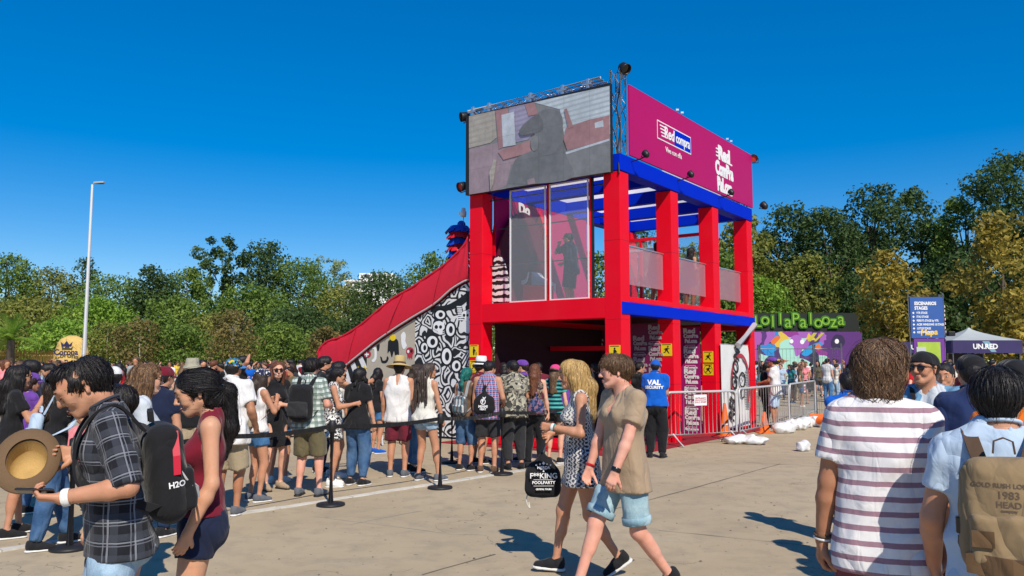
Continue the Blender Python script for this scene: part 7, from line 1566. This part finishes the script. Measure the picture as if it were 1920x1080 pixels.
person('man in a navy football shirt with a yellow crest seen from behind', pos(1824, 5.3), 14, 1.755, 'm', SKIN['olive'], ('short', HAIR['black'], dict(thick=.012, strands=0)), ('football_shirt', cloth('football_navy', (.016, .03, .095)), dict(sleeve=.7, hem=-.10, off=.02)), ('shorts', CL['grey'], dict(len=.8)), (SHB, SOLE), dict(hl=(-.26, .06, .86)), 2, girth=1.08, extras=[X_cap(CL['black'], brim_dir=-70), crest, X_bracelet('l', CL['red'], .05, .03)])
den_shirt = denim('denim_shirt', (.09, .22, .36), (.17, .33, .48))
person('man in an open denim shirt, black backwards cap and sunglasses facing the camera', pos(1737, 6.1), 168, 1.78, 'm', SKIN['tan'], ('short', HAIR['black'], dict(thick=.008, strands=0)), ('denim_shirt', den_shirt, dict(sleeve=1.2, hem=-.10, off=.022, scoop=.24, vee=1, neck=.07, fold=.009)), ('shorts', DEN['light'], dict(len=.8)), (SHB, SOLE), dict(hy=-18, hp=-3, hr=(.28, .02, .95), hl=(-.26, .05, .9)), 2, girth=1.08,
       extras=[X_cap(CL['black'], back=True), X_sunglasses(), lambda o: (lambda VF: o.add('undershirt', VF[0], VF[1], CL['lightgrey'], VF[2]))(garment(o, 'top', dict(sleeve=0, off=.012, hem=-.05, scoop=.05), 1, 77)), lambda o: put(o, 'bag_strap', G().strip(cat_rom([o.t(.10, -.05, .56), o.t(.09, .06, .53), o.t(.03, .155, .36), o.t(-.06, .165, .2), o.t(-.14, .12, .06)]), (1, 0, .3), .035, .006), CL['black'])])
person('man with a black cap and black and orange T-shirt cut by the right edge', pos(1906, 4.1), 20, 1.72, 'm', SKIN['tan'], ('short', HAIR['black'], dict(thick=.012)), ('t_shirt', CL['orange'], dict(sleeve=.6, hem=-.1)), ('shorts', CL['black'], dict(len=.8)), (SHB, SOLE), {}, 1, extras=[X_cap(CL['black'], brim_dir=-70)])
person('man whose face shows between the denim shirt and the football shirt', pos(1771, 7.4), 172, 1.70, 'm', SKIN['tan'], ('short', HAIR['black'], dict(thick=.012, low=-.03)), ('t_shirt', CL['charcoal'], dict(sleeve=.6, hem=-.1)), ('shorts', CL['black'], dict(len=.8)), (SHB, SOLE), {}, 1)
person('blue-shirted steward half hidden behind the striped T-shirt man', pos(1590, 7.6), 10, 1.62, 'm', SKIN['tan'], ('short', HAIR['black'], dict(thick=.010)), ('t_shirt', CL['blue'], dict(sleeve=.7, hem=-.1)), ('trousers', CL['black'], dict(len=1.97)), (SHB, SOLEB), dict(base='fold'), 1, girth=1.1, extras=[lambda o: decal(o, 'VAL\nSECURITY', wp, 0, .36, .07, .032, name='lettering', bold=.002)])
# --- security guard, people by the fence -------------------------------------------------------------
person('security guard in a bright blue T-shirt and cap standing by the barrier', foot(1231, 858), -12, 1.74, 'm', SKIN['tan'], ('short', HAIR['black'], dict(thick=.008)), ('t_shirt', CL['blue'], dict(sleeve=.68, hem=-.02, off=.022)), ('trousers', CL['black'], dict(len=1.98, loose=.028, off=.018)), (SHB, SOLEB), dict(hr=(.12, .26, 1.05), hl=(-.14, .24, 1.06), curl=.6), 1, girth=1.10, extras=[X_cap(CL['blue']), lambda o: decal(o, 'VAL', wp, 0, .40, .12, .036, name='lettering', bold=.006, sx=1.1), lambda o: decal(o, 'SECURITY', wp, 0, .315, .07, .036, name='lettering', bold=.004, sx=1.05)])
person('man in a white T-shirt and purple cap behind the barrier row', pos(1452, 20.6), 72, 1.83, 'm', SKIN['brown'], ('short', HAIR['black'], dict(thick=.01)), ('t_shirt', CL['white'], dict(sleeve=.62, hem=-.12)), ('shorts', CL['lightblue'], dict(len=.9, loose=.03)), (SHB, SOLE), dict(hl=(-.1, .34, 1.1), hr=(.1, .3, 1.05)), 1, extras=[X_cap(CL['purple'])])
person('woman in black facing the white-shirted man behind the barriers', pos(1432, 21.2), -80, 1.70, 'f', SKIN['tan'], ('pony', HAIR['black'], dict(len=.2)), ('t_shirt', CL['black'], dict(sleeve=.6, hem=-.08)), ('trousers', CL['black'], dict(len=1.97)), (SHB, SOLEB), dict(base='phone'), 1)
# --- left mid distance ---------------------------------------------------------------------------------
def slip(o): pass
tee_bw = plaid('tee_blackwhite', (.014, .014, .016), [(0, .94, .10, .25, (.70, .69, .66), 1.0)])
person('long-haired woman in a black top and jeans pushing the pushchair', foot(88, 1028), -82, 1.66, 'f', SKIN['olive'], ('long', HAIR['darkbrown'], dict(len=.34, thick=.012, strands=900, seg=9, step=.03, sr=.003, skw=dict(drop=.75, curl=.5, wave=.8))), ('t_shirt', tee_bw, dict(sleeve=.6, hem=-.06, off=.016)), ('jeans', DEN['mid'], dict(len=1.98)), (SHB, SOLE), dict(lean=6, hr=(.16, .47, 1.03), er=(.4, -.3, -1), fr=(0, 1, -.2), hl=(-.16, .45, 1.05), al=(-.1, .18, .085), ar=(.1, -.12, .085)), 1, extras=[X_sunglasses(), X_bracelet('r', MATS['rubber_white'], .93, .02), X_backpack('pale blue backpack on the woman with the pushchair', CL['lightblue'], CL['lightblue'], CL['lightblue'], (.12, .05, .17), .2, -.17)])
person('dark-haired woman in black with sunglasses and bare legs at the left edge', foot(8, 1008), -78, 1.68, 'f', SKIN['tan'], ('long', HAIR['black'], dict(len=.3, strands=700, seg=9, step=.03, sr=.003)), ('t_shirt', CL['black'], dict(sleeve=.6, hem=-.1)), ('shorts', CL['black'], dict(len=.45)), (SHB, SOLE), dict(al=(-.1, .15, .085), hr=(.1, .24, 1.35), er=(.5, 0, -1)), 1, extras=[X_sunglasses()])
person('woman with ombre hair, sunglasses and a grey T-shirt looking right', pos(262, 6.0), -78, 1.70, 'f', SKIN['fair'], ('long', HAIR['ombre'], dict(len=.24, strands=1300, seg=9, step=.025, sr=.0022, skw=dict(drop=.8))), ('t_shirt', CL['lightgrey'], dict(sleeve=.6, hem=-.08, off=.02)), ('shorts', DEN['blue'], dict(len=.4)), (SHW, SOLE), dict(hr=(.22, .1, .85)), 1, extras=[X_sunglasses()])
person('short dark-haired boy just behind the plaid shirt man', pos(238, 4.7), 60, 1.58, 'm', SKIN['olive'], ('short', HAIR['black'], dict(thick=.012, strands=600, sr=.002, seg=6)), ('t_shirt', CL['charcoal'], dict(sleeve=.6, hem=-.1)), ('shorts', CL['navy'], dict(len=.8)), (SHB, SOLE), {}, 1)
person('dark-haired man in profile behind the woman with the pushchair', pos(66, 10.5), 70, 1.74, 'm', SKIN['tan'], ('short', HAIR['black'], dict(thick=.012)), ('t_shirt', CL['navy'], dict(sleeve=.6, hem=-.1)), ('jeans', DEN['dark'], dict(len=1.97)), (SHB, SOLE), {}, 1)
person('lilac-capped person behind the pushchair woman with a lifted cup', pos(52, 9.2), -60, 1.58, 'f', SKIN['tan'], ('pony', HAIR['darkbrown'], dict()), ('t_shirt', CL['purple'], dict(sleeve=.6, hem=-.1)), ('jeans', DEN['mid'], dict(len=1.97)), (SHB, SOLE), dict(hr=(.1, .22, 1.4)), 1, extras=[X_cap(CL['purple'])])
person('young man in a pale grey T-shirt with a black backpack walking left', pos(103, 13.0), 95, 1.70, 'm', SKIN['tan'], ('short', HAIR['black'], dict(thick=.012)), ('t_shirt', CL['grey'], dict(sleeve=.6, hem=-.1)), ('shorts', CL['teal'], dict(len=.85)), (SHW, SOLE), dict(hp=20, al=(-.1, .25, .085), ar=(.1, -.22, .12), tr=(0, -20)), 1, extras=[X_backpack('black backpack on the young man in pale grey', CL['black'], CL['black'], CL['black'], (.13, .06, .2), .24, -.18)])
person('person wearing a blue and white cap left of the ombre-haired woman', pos(216, 8.4), 15, 1.66, 'm', SKIN['tan'], ('short', HAIR['black'], dict()), ('t_shirt', CL['blue'], dict(sleeve=.6, hem=-.1)), ('shorts', CL['navy'], dict(len=.8)), (SHB, SOLE), {}, 1, extras=[X_cap(CL['white'], CL['blue'], brim_dir=80)])
person('person in a dark red cap just left of the ponytailed woman', pos(302, 8.0), -40, 1.66, 'm', SKIN['tan'], ('short', HAIR['black'], dict()), ('t_shirt', CL['navy'], dict(sleeve=.6, hem=-.1)), ('jeans', DEN['dark'], dict(len=1.97)), (SHB, SOLE), {}, 1, extras=[X_cap(CL['burgundy'])])
person('person in a beige striped bucket hat behind the ponytailed woman', pos(362, 11.0), 170, 1.72, 'm', SKIN['tan'], ('short', HAIR['black'], dict(thick=.006)), ('t_shirt', CL['black'], dict(sleeve=.6, hem=-.1)), ('shorts', CL['khaki'], dict(len=.8)), (SHB, SOLE), {}, 1, extras=[X_brimhat(plaid('hat_stripes', (.55, .52, .42), [(1, .02, .4, 0, (.3, .28, .2), .8)]), .135, .1, .03, top=.10)])
# --- the queue ---------------------------------------------------------------------------------------
QG = 'people waiting in the queue beside the belts'
plg = plaid('plaid_green', (.55, .60, .55), [(1, .07, .45, 0, (.14, .20, .17), .75), (0, .07, .45, .1, (.14, .20, .17), .75), (1, .07, .1, .6, (.03, .05, .05), .8)])
person('broad man in a white T-shirt and khaki shorts nearest in the queue', foot(425, 966), -24, 1.75, 'm', SKIN['brown'], ('short', HAIR['black'], dict(thick=.01)), ('t_shirt', CL['white'], dict(sleeve=.66, hem=-.15, off=.022, flare=.02, fold=.009)), ('shorts', CL['khaki'], dict(len=.98, loose=.03)), (SHG, SOLE), dict(hr=(.26, .12, .95)), 1, girth=1.15, group=QG, extras=[X_cap(blotch('cap_print', [(.03, .2, .1), (.6, .4, .05), (.05, .2, .5), (.02, .02, .02)], 40), brim_dir=-40)])
starm = blotch('bandana_stars', [(.02, .025, .06), (.70, .70, .70)], 60, thr=[0, .72])
person('woman with a star-print headscarf, white tank top and denim shorts in the queue', foot(478, 940), -60, 1.62, 'f', SKIN['tan'], ('long', HAIR['darkbrown'], dict(len=.3)), ('tank_top', CL['white'], dict(sleeve=0, hem=-.02, off=.014)), ('denim_shorts', DEN['blue'], dict(len=.42)), (SHG, SOLE), dict(hr=(.08, .24, 1.34), er=(.5, 0, -1), hl=(-.1, .22, 1.3), hp=6), 1, group=QG, extras=[X_cap(starm, visor=False), X_sack('beige canvas drawstring bag on the woman in the star headscarf', CL['khaki'], CL['brown'], (.14, .06, .19), .2, -.18)])
person('red-haired woman with sunglasses and a black dress in the queue', foot(512, 918), -150, 1.72, 'f', SKIN['fair'], ('long', HAIR['auburn'], dict(len=.26)), ('dress', CL['black'], dict(sleeve=.3, hem=-.34, flare=.04)), None, (CL['tan'], SOLEB), dict(base='fold', hy=-20), 1, group=QG, extras=[X_sunglasses()])
person('girl in a bright red cap behind the man with the black backpack', pos(527, 11.5), -20, 1.58, 'f', SKIN['tan'], ('long', HAIR['brown'], dict(len=.3)), ('t_shirt', CL['charcoal'], dict(sleeve=.6, hem=-.08)), ('shorts', DEN['blue'], dict(len=.4)), (SHW, SOLE), {}, 1, group=QG, extras=[X_cap(CL['red'])])
person('man in a green checked shirt and khaki shorts in the queue', foot(575, 930), -28, 1.76, 'm', SKIN['pink'], ('short', HAIR['black'], dict(thick=.014, strands=700, sr=.003, seg=6, low=-.075)), ('checked_shirt', plg, dict(sleeve=.75, hem=-.1, off=.022)), ('shorts', CL['olive'], dict(len=.97, loose=.035)), (SHG, SOLEB), dict(hr=(.18, .26, 1.12), ar=(.16, .02, .085)), 1, girth=1.08, group=QG, extras=[X_backpack('bulky black backpack on the man in the green checked shirt', CL['black'], CL['charcoal'], CL['black'], (.165, .085, .24), .25, -.215, CL['grey'])])
person('short-haired man in black looking right above the queue', pos(603, 12.5), -80, 1.80, 'm', SKIN['tan'], ('short', HAIR['black'], dict(thick=.012)), ('t_shirt', CL['black'], dict(sleeve=.6, hem=-.1)), ('jeans', DEN['dark'], dict(len=1.97)), (SHB, SOLE), {}, 1, group=QG, extras=[X_sunglasses()])
person('dark-haired woman with an arm lifted next to the foot of the slide', pos(630, 12.0), -70, 1.72, 'f', SKIN['tan'], ('pony', HAIR['black'], dict(len=.25)), ('tank_top', CL['offwhite'], dict(sleeve=0, hem=-.05)), ('shorts', DEN['mid'], dict(len=.4)), (SHW, SOLE), dict(hr=(.1, .5, 1.42), er=(.5, 0, -1), hl=(-.1, .4, 1.35)), 1, group=QG)
zig = blotch('zigzag_print', [(.02, .02, .024), (.72, .71, .68)], 34, 'noise', [0, .5])
person('woman in a zigzag black and white dress holding a phone in the queue', foot(622, 912), -92, 1.64, 'f', SKIN['tan'], ('pony', HAIR['black'], dict(len=.12)), ('dress', zig, dict(sleeve=0, hem=-.24, flare=.03, off=.018)), None, (SHW, SOLE), dict(hr=(.12, .32, 1.2), hl=(-.1, .3, 1.18), curl=.7, hp=8), 1, girth=1.08, group=QG, extras=[X_sunglasses(), X_phone('r', 'phone held by the woman in the zigzag dress')])
person('curly dark-haired woman in a black T-shirt and blue jeans in the queue', foot(668, 910), -35, 1.63, 'f', SKIN['olive'], ('curly', HAIR['black'], dict(len=.2, thick=.012)), ('t_shirt', CL['black'], dict(sleeve=.62, hem=-.1, off=.022)), ('jeans', DEN['mid'], dict(len=1.9, loose=.02)), (SHB, SOLE), dict(hr=(.24, .1, .86)), 1, girth=1.12, group=QG)
person('girl in a black T-shirt and denim shorts standing back by the slide wall', foot(704, 850), -60, 1.60, 'f', SKIN['tan'], ('long', HAIR['black'], dict(len=.25)), ('t_shirt', CL['black'], dict(sleeve=.6, hem=-.08)), ('denim_shorts', DEN['blue'], dict(len=.55)), (CL['blue'], SOLE), dict(hy=60), 1, group=QG)
person('man in a wide straw hat, white tank top and maroon shorts in the queue', foot(745, 894), -14, 1.73, 'm', SKIN['tan'], ('short', HAIR['black'], dict(thick=.008)), ('tank_top', CL['white'], dict(sleeve=0, hem=-.12, off=.018, arm=.085, neck=.075, scoop=.03, backscoop=.05)), ('shorts', CL['maroon'], dict(len=.88, loose=.03)), (SHG, SOLE), dict(hl=(-.26, .06, .84), hr=(.26, .06, .84)), 1, girth=1.05, group=QG, extras=[X_brimhat(MATS['hat_light'], .215, .1, .035, CL['brown'], -6)])
person('woman with sunglasses and a headband peering behind the man in the straw hat', pos(777, 12.6), -75, 1.68, 'f', SKIN['fair'], ('long', HAIR['darkbrown'], dict(len=.25)), ('t_shirt', CL['charcoal'], dict(sleeve=.5, hem=-.08)), ('jeans', DEN['blue'], dict(len=1.9)), (SHB, SOLE), {}, 1, group=QG, extras=[X_sunglasses()])
def braids(o):
    r = random.Random(4); g = G()
    for i in range(34):
        a = r.uniform(-2.2, 2.2); x0, y0 = math.sin(a)*.085, -math.cos(a)*.095 - .02; p0 = o.H(x0, y0, .03); L = r.uniform(.36, .56); p1 = o.nb + o.T @ np.array([x0*1.25, -.10 - r.uniform(0, .03) if y0 < 0 else -.02, .03]); p2 = p1 + np.array([r.uniform(-.03, .03), r.uniform(-.02, .01), -L + .1]); g.tube(cat_rom([o.H(x0*.6, y0*.5, .11), p0, p1, (p1+p2)/2, p2]), [.009]*13 + [.010]*4, 5)
    put(o, 'braids', g, HAIR['braid'])
person('woman with waist-long braids, cream tank top and denim shorts in the queue', foot(797, 902), -40, 1.70, 'f', SKIN['tan'], ('pony', HAIR['braid'], dict(len=.2)), ('tank_top', CL['offwhite'], dict(sleeve=0, hem=-.07, off=.022, flare=.03)), ('denim_shorts', DEN['light'], dict(len=.36)), (SHG, SOLE), dict(al=(-.13, .0, .085), ar=(.17, .1, .085), hr=(.25, .1, .86), hy=-30), 1, group=QG, extras=[braids, X_sunglasses()])
plb = plaid('plaid_bag', (.55, .55, .55), [(1, .06, .5, 0, (.03, .03, .035), .8), (0, .06, .5, .1, (.03, .03, .035), .8), (0, .06, .12, .7, (.1, .35, .5), .8)])
def X_plaid_pack(o): X_backpack('black and white checked backpack on the green-haired woman', plb, plb, CL['grey'], (.13, .07, .17), .17, -.18)(o)
person('woman with green hair tips carrying a checked backpack in the queue', foot(872, 882), -30, 1.62, 'f', SKIN['tan'], ('pony', HAIR['green'], dict(len=.28)), ('tank_top', CL['brown'], dict(sleeve=0, hem=-.04)), ('knee_jeans', DEN['mid'], dict(len=1.05)), (SHB, SOLE), dict(hr=(.2, .2, 1.0)), 1, group=QG, extras=[X_plaid_pack])
person('person in a white fedora standing before the red column', pos(898, 13.6), -50, 1.74, 'm', SKIN['tan'], ('short', HAIR['darkbrown'], dict(thick=.008)), ('t_shirt', CL['burgundy'], dict(sleeve=.6, hem=-.1)), ('shorts', CL['black'], dict(len=.8)), (SHB, SOLE), {}, 1, group=QG, extras=[X_brimhat(CL['white'], .15, .098, .015, CL['black'])])
ptank = plaid('tank_multi', (.10, .05, .16), [(0, .05, .4, 0, (.45, .10, .14), .8), (1, .06, .45, 0, (.05, .18, .42), .7), (0, .05, .12, .6, (.65, .55, .6), .8), (1, .03, .2, .4, (.55, .45, .5), .7)])
def heat_print(o, t, L, M, size):
    U, V = M @ np.array([1., 0, 0]), M @ np.array([0, 0, 1.]); y = -size[1] - .016
    for tx, zz, sz in (('MIAMI', -.075, .055), ('HEAT', -.115, .04)): text('lettering', tx, wp, L(0, y, zz)*o.s, U, V, sz*o.s, t, depth=.001, bold=.002)
    g = G(); n = 20
    for i in range(n): a0, a1 = 2*math.pi*i/n, 2*math.pi*(i+1)/n; g.prism([(r_*math.cos(a), r_*1.1*math.sin(a)) for r_, a in ((.042, a0), (.042, a1), (.030, a1), (.030, a0))], L(0, y, 0), U, V, .002)
    put(o, 'ball_ring', g, wp, t); g = G(); g.prism([(-.02, .03), (.0, .05), (-.01, .075), (.02, .06), (.045, .08), (.04, .055), (.02, .04), (.01, .02), (-.01, -.03), (-.018, .0)], L(0, y, 0), U, V, .002); put(o, 'flame_mark', g, wp, t)
person('man in a multicoloured patterned tank top and grey shorts in the queue', foot(914, 886), -16, 1.74, 'm', SKIN['tan'], ('short', HAIR['black'], dict(thick=.011)), ('tank_top', ptank, dict(sleeve=0, hem=-.12, off=.02, arm=.09, neck=.07)), ('shorts', CL['charcoal'], dict(len=.85, loose=.03)), (CL['brown'], SOLE), dict(hr=(.2, .22, 1.05), hp=16, hy=-20), 1, group=QG, extras=[X_sack('black drawstring bag with a white ball emblem on the patterned tank top', CL['black'], CL['black'], (.15, .055, .2), .16, -.19, deco=heat_print), X_sunglasses()])
camo = blotch('floral_shirt', [(.03, .03, .03), (.30, .28, .22), (.06, .06, .055), (.42, .39, .30)], 22)
person('man in a black and cream printed shirt and black trousers in the queue', foot(965, 880), 18, 1.74, 'm', SKIN['tan'], ('short', HAIR['black'], dict(thick=.012, low=-.07)), ('printed_shirt', camo, dict(sleeve=.7, hem=-.12, off=.024)), ('trousers', CL['charcoal'], dict(len=1.85, loose=.025)), (SHB, SOLEB), dict(hl=(-.1, .3, 1.1), hr=(.18, .24, 1.0), hp=14, hy=20), 1, girth=1.06, group=QG)
person('man in a purple cap and lilac T-shirt behind the printed shirt', pos(984, 14.0), 66, 1.74, 'm', SKIN['olive'], ('short', HAIR['darkbrown'], dict(thick=.01)), ('t_shirt', CL['purple'], dict(sleeve=.6, hem=-.1)), ('jeans', DEN['dark'], dict(len=1.97)), (SHB, SOLE), {}, 1, group=QG, extras=[X_cap(CL['purple'])])
person('woman with long auburn hair and a floral bag in the queue', foot(1002, 878), -10, 1.68, 'f', SKIN['fair'], ('long', HAIR['auburn'], dict(len=.36)), ('tank_top', blotch('floral_top', [(.05, .03, .03), (.30, .24, .18), (.12, .05, .05)], 30), dict(sleeve=0, hem=-.05)), ('trousers', CL['black'], dict(len=1.95)), (SHB, SOLEB), {}, 1, group=QG, extras=[X_sack('navy floral drawstring bag beside the auburn-haired woman', blotch('floral_navy', [(.02, .03, .09), (.08, .10, .2), (.25, .12, .16)], 30), CL['navy'], (.12, .05, .17), .12, -.17, side=.06)])
teals = plaid('teal_stripes', (.012, .02, .06), [(1, .07, .45, .1, (.06, .40, .34), 1.0)])
person('girl in a pink and black cap and teal striped top in the queue', foot(1040, 868), -24, 1.66, 'f', SKIN['fair'], ('long', HAIR['brown'], dict(len=.34)), ('t_shirt', teals, dict(sleeve=.6, hem=-.06)), ('shorts', CL['charcoal'], dict(len=.4)), (SHB, SOLE), {}, 1, group=QG, extras=[X_cap(CL['pink'], CL['black'], back=True)])
# --- under and on the stand ------------------------------------------------------------------------------
for i, (px, Y, fc, lab, tc, sx_) in enumerate(((1062, 16.2, -20, 'person in a purple top in the shade under the stand', 'purple', 'f'), (1118, 15.9, 30, 'dim person in black beside the front column', 'black', 'm'), (1010, 16.4, 10, 'dim person in maroon deep in the shaded stand', 'maroon', 'm'), (1195, 16.6, -60, 'dim person in black under the stand near the guard', 'black', 'm'), (945, 17.0, 10, 'dim person in dark grey at the back of the stand', 'charcoal', 'f'))):
    person(lab, pos(px, Y), fc, 1.70, sx_, SKIN['tan'], ('short' if sx_ == 'm' else 'long', HAIR['black'], {}), ('t_shirt', CL[tc], dict(sleeve=.6, hem=-.1)), ('trousers', CL['black'], dict(len=1.97)), (SHB, SOLE), {}, 1)
P_ = B(1.75, 2.2, 0); person('man in a navy T-shirt and cap behind the upper glass holding a camera up', (at(1070, 500, 17.6)[0], 17.6), 62, 1.74, 'm', SKIN['brown'], ('short', HAIR['black'], dict(thick=.008)), ('t_shirt', CL['navy'], dict(sleeve=.9, hem=-.12, off=.026)), ('shorts', CL['navy'], dict(len=.95, loose=.03)), (SHB, SOLE), dict(hl=(-.05, .26, 1.5), hr=(.22, .3, 1.1), el=(-.6, .2, -1)), 1, girth=1.06, z=2.82, extras=[X_cap(CL['charcoal'])])
for px, Y, lab in ((1228, 18.0, 'dark-haired head leaning behind the first frosted panel upstairs'), (1290, 18.9, 'dark-haired person leaning behind the second frosted panel upstairs')):
    person(lab, (at(px, 500, Y)[0], Y), -40, 1.62, 'f', SKIN['tan'], ('bob', HAIR['black'], dict(len=.1, thick=.012)), ('tank_top', CL['black'], dict(sleeve=0, hem=-.05)), ('shorts', DEN['blue'], dict(len=.5)), (SHB, SOLE), dict(lean=10), 1, z=2.82)
# ---------------------------------------------------------------- the far crowd: small individuals sharing a few bodies
def crowd_body(sex, pose, seed, bag=False):
    o = skeleton(sex, pose); h = .034; parts = []
    sk = arms(o) + headprims(o)[:5] + legs(o); top = trunk(o, .016) + [Pr(o.sh[s], o.sh[s]*.45 + o.el[s]*.55, .06, .06, capb=True) for s in 'rl'] + [Pr(o.t(-.07, 0, -.08), o.t(.07, 0, -.08), .12, k=.05)]
    ln = .75 if seed % 2 else 1.9; low = [Pr(o.t(-.075, 0, -.02), o.t(.075, 0, -.02), .112, k=.05)]
    for s in 'rl':
        a, b, c = o.hip[s], o.kn[s], o.an[s]; low.append(Pr(a, a + (b-a)*min(1, ln), .104, .09, capb=ln < 1))
        if ln > 1: low.append(Pr(b, b + (c-b)*.9, .075, .06))
    hr_ = hairprims(o, 'long' if sex == 'f' else 'short', dict(len=.25)); sh = [Pr(o.an[s] + np.array([0, -.03, -.05]), o.an[s] + np.array([0, .13, -.055]), .045, k=.01) for s in 'rl']
    Vs, Fs, Ms, n = [], [], [], 0
    for i, P in enumerate((sk, top, low, hr_, sh)):
        V, F = grid_mesh(P, h if i not in (0, 3) else .028); Vs.append(V); Fs.append(F + n); Ms += [i]*len(F); n += len(V)
    me = npmesh('crowd_person', np.concatenate(Vs), np.concatenate(Fs)); me.polygons.foreach_set('material_index', np.array(Ms[:len(me.polygons)], np.int32)); 
    for i in range(5): me.materials.append(SKIN['tan'])
    return me
CB = [crowd_body(sx_, ps, i) for i, (sx_, ps) in enumerate((('m', {}), ('f', {}), ('m', dict(base=None, al=(-.1, .25, .085), ar=(.1, -.2, .12))), ('f', {**POSES['phone']}), ('m', {**POSES['fold']}), ('f', dict(al=(-.08, -.22, .12), ar=(.08, .22, .085))), ('m', dict(hr=(.2, .15, 1.75), er=(1, 0, 0))), ('f', {**POSES['hips']})))]
rc = random.Random(21); tops = [('black', 'black'), ('white', 'white'), ('navy', 'navy'), ('grey', 'grey'), ('red', 'red'), ('lightblue', 'pale blue'), ('burgundy', 'burgundy'), ('olive', 'olive'), ('white', 'white'), ('charcoal', 'charcoal'), ('teal', 'teal'), ('yellow', 'yellow'), ('rose', 'pink'), ('black', 'black'), ('offwhite', 'cream'), ('blue', 'bright blue')]; lows = [DEN['mid'], DEN['dark'], DEN['light'], CL['black'], CL['khaki'], CL['charcoal'], DEN['blue']]; hairs = [HAIR[k] for k in ('black', 'black', 'darkbrown', 'brown', 'black', 'ombre', 'auburn')]; skins = [SKIN[k] for k in ('tan', 'olive', 'brown', 'tan', 'fair')]
def crowd(px, Y, label, group):
    k = rc.randrange(len(CB)); o = bpy.data.objects.new('person', CB[k]); COL.objects.link(o); p = at(px, 678, Y); o.location = (p[0], Y, 0); o.rotation_euler = (0, 0, rc.uniform(0, 6.28)); s = rc.uniform(.90, 1.06) * (.96 if k % 2 else 1.0); o.scale = (s, s, s)
    tc = rc.choice(tops); label = label % tc[1]
    for i, m in enumerate((rc.choice(skins), CL[tc[0]], rc.choice(lows), rc.choice(hairs), rc.choice((SHB, SHW, SHG)))): o.material_slots[i].link = 'OBJECT'; o.material_slots[i].material = m
    tag(o, label, 'person', group)
for i in range(150): Y = 24 + 36*rc.random()**.8; crowd(rc.uniform(-20, 690), Y, 'distant person in a %s top in the far left crowd under the trees', 'far crowd on the left')
for i in range(26): crowd(rc.uniform(-10, 600), rc.uniform(14.5, 23), 'person in a %s top midway between the queue and the far left crowd', 'mid crowd on the left')
for i in range(46): crowd(rc.uniform(1412, 1700), rc.uniform(30, 50), 'distant person in a %s top in front of the mural hoarding', 'far crowd before the mural')
for i in range(38): crowd(rc.uniform(1690, 1930), rc.uniform(16, 33), 'distant person in a %s top in front of the tents on the right', 'far crowd before the tents')
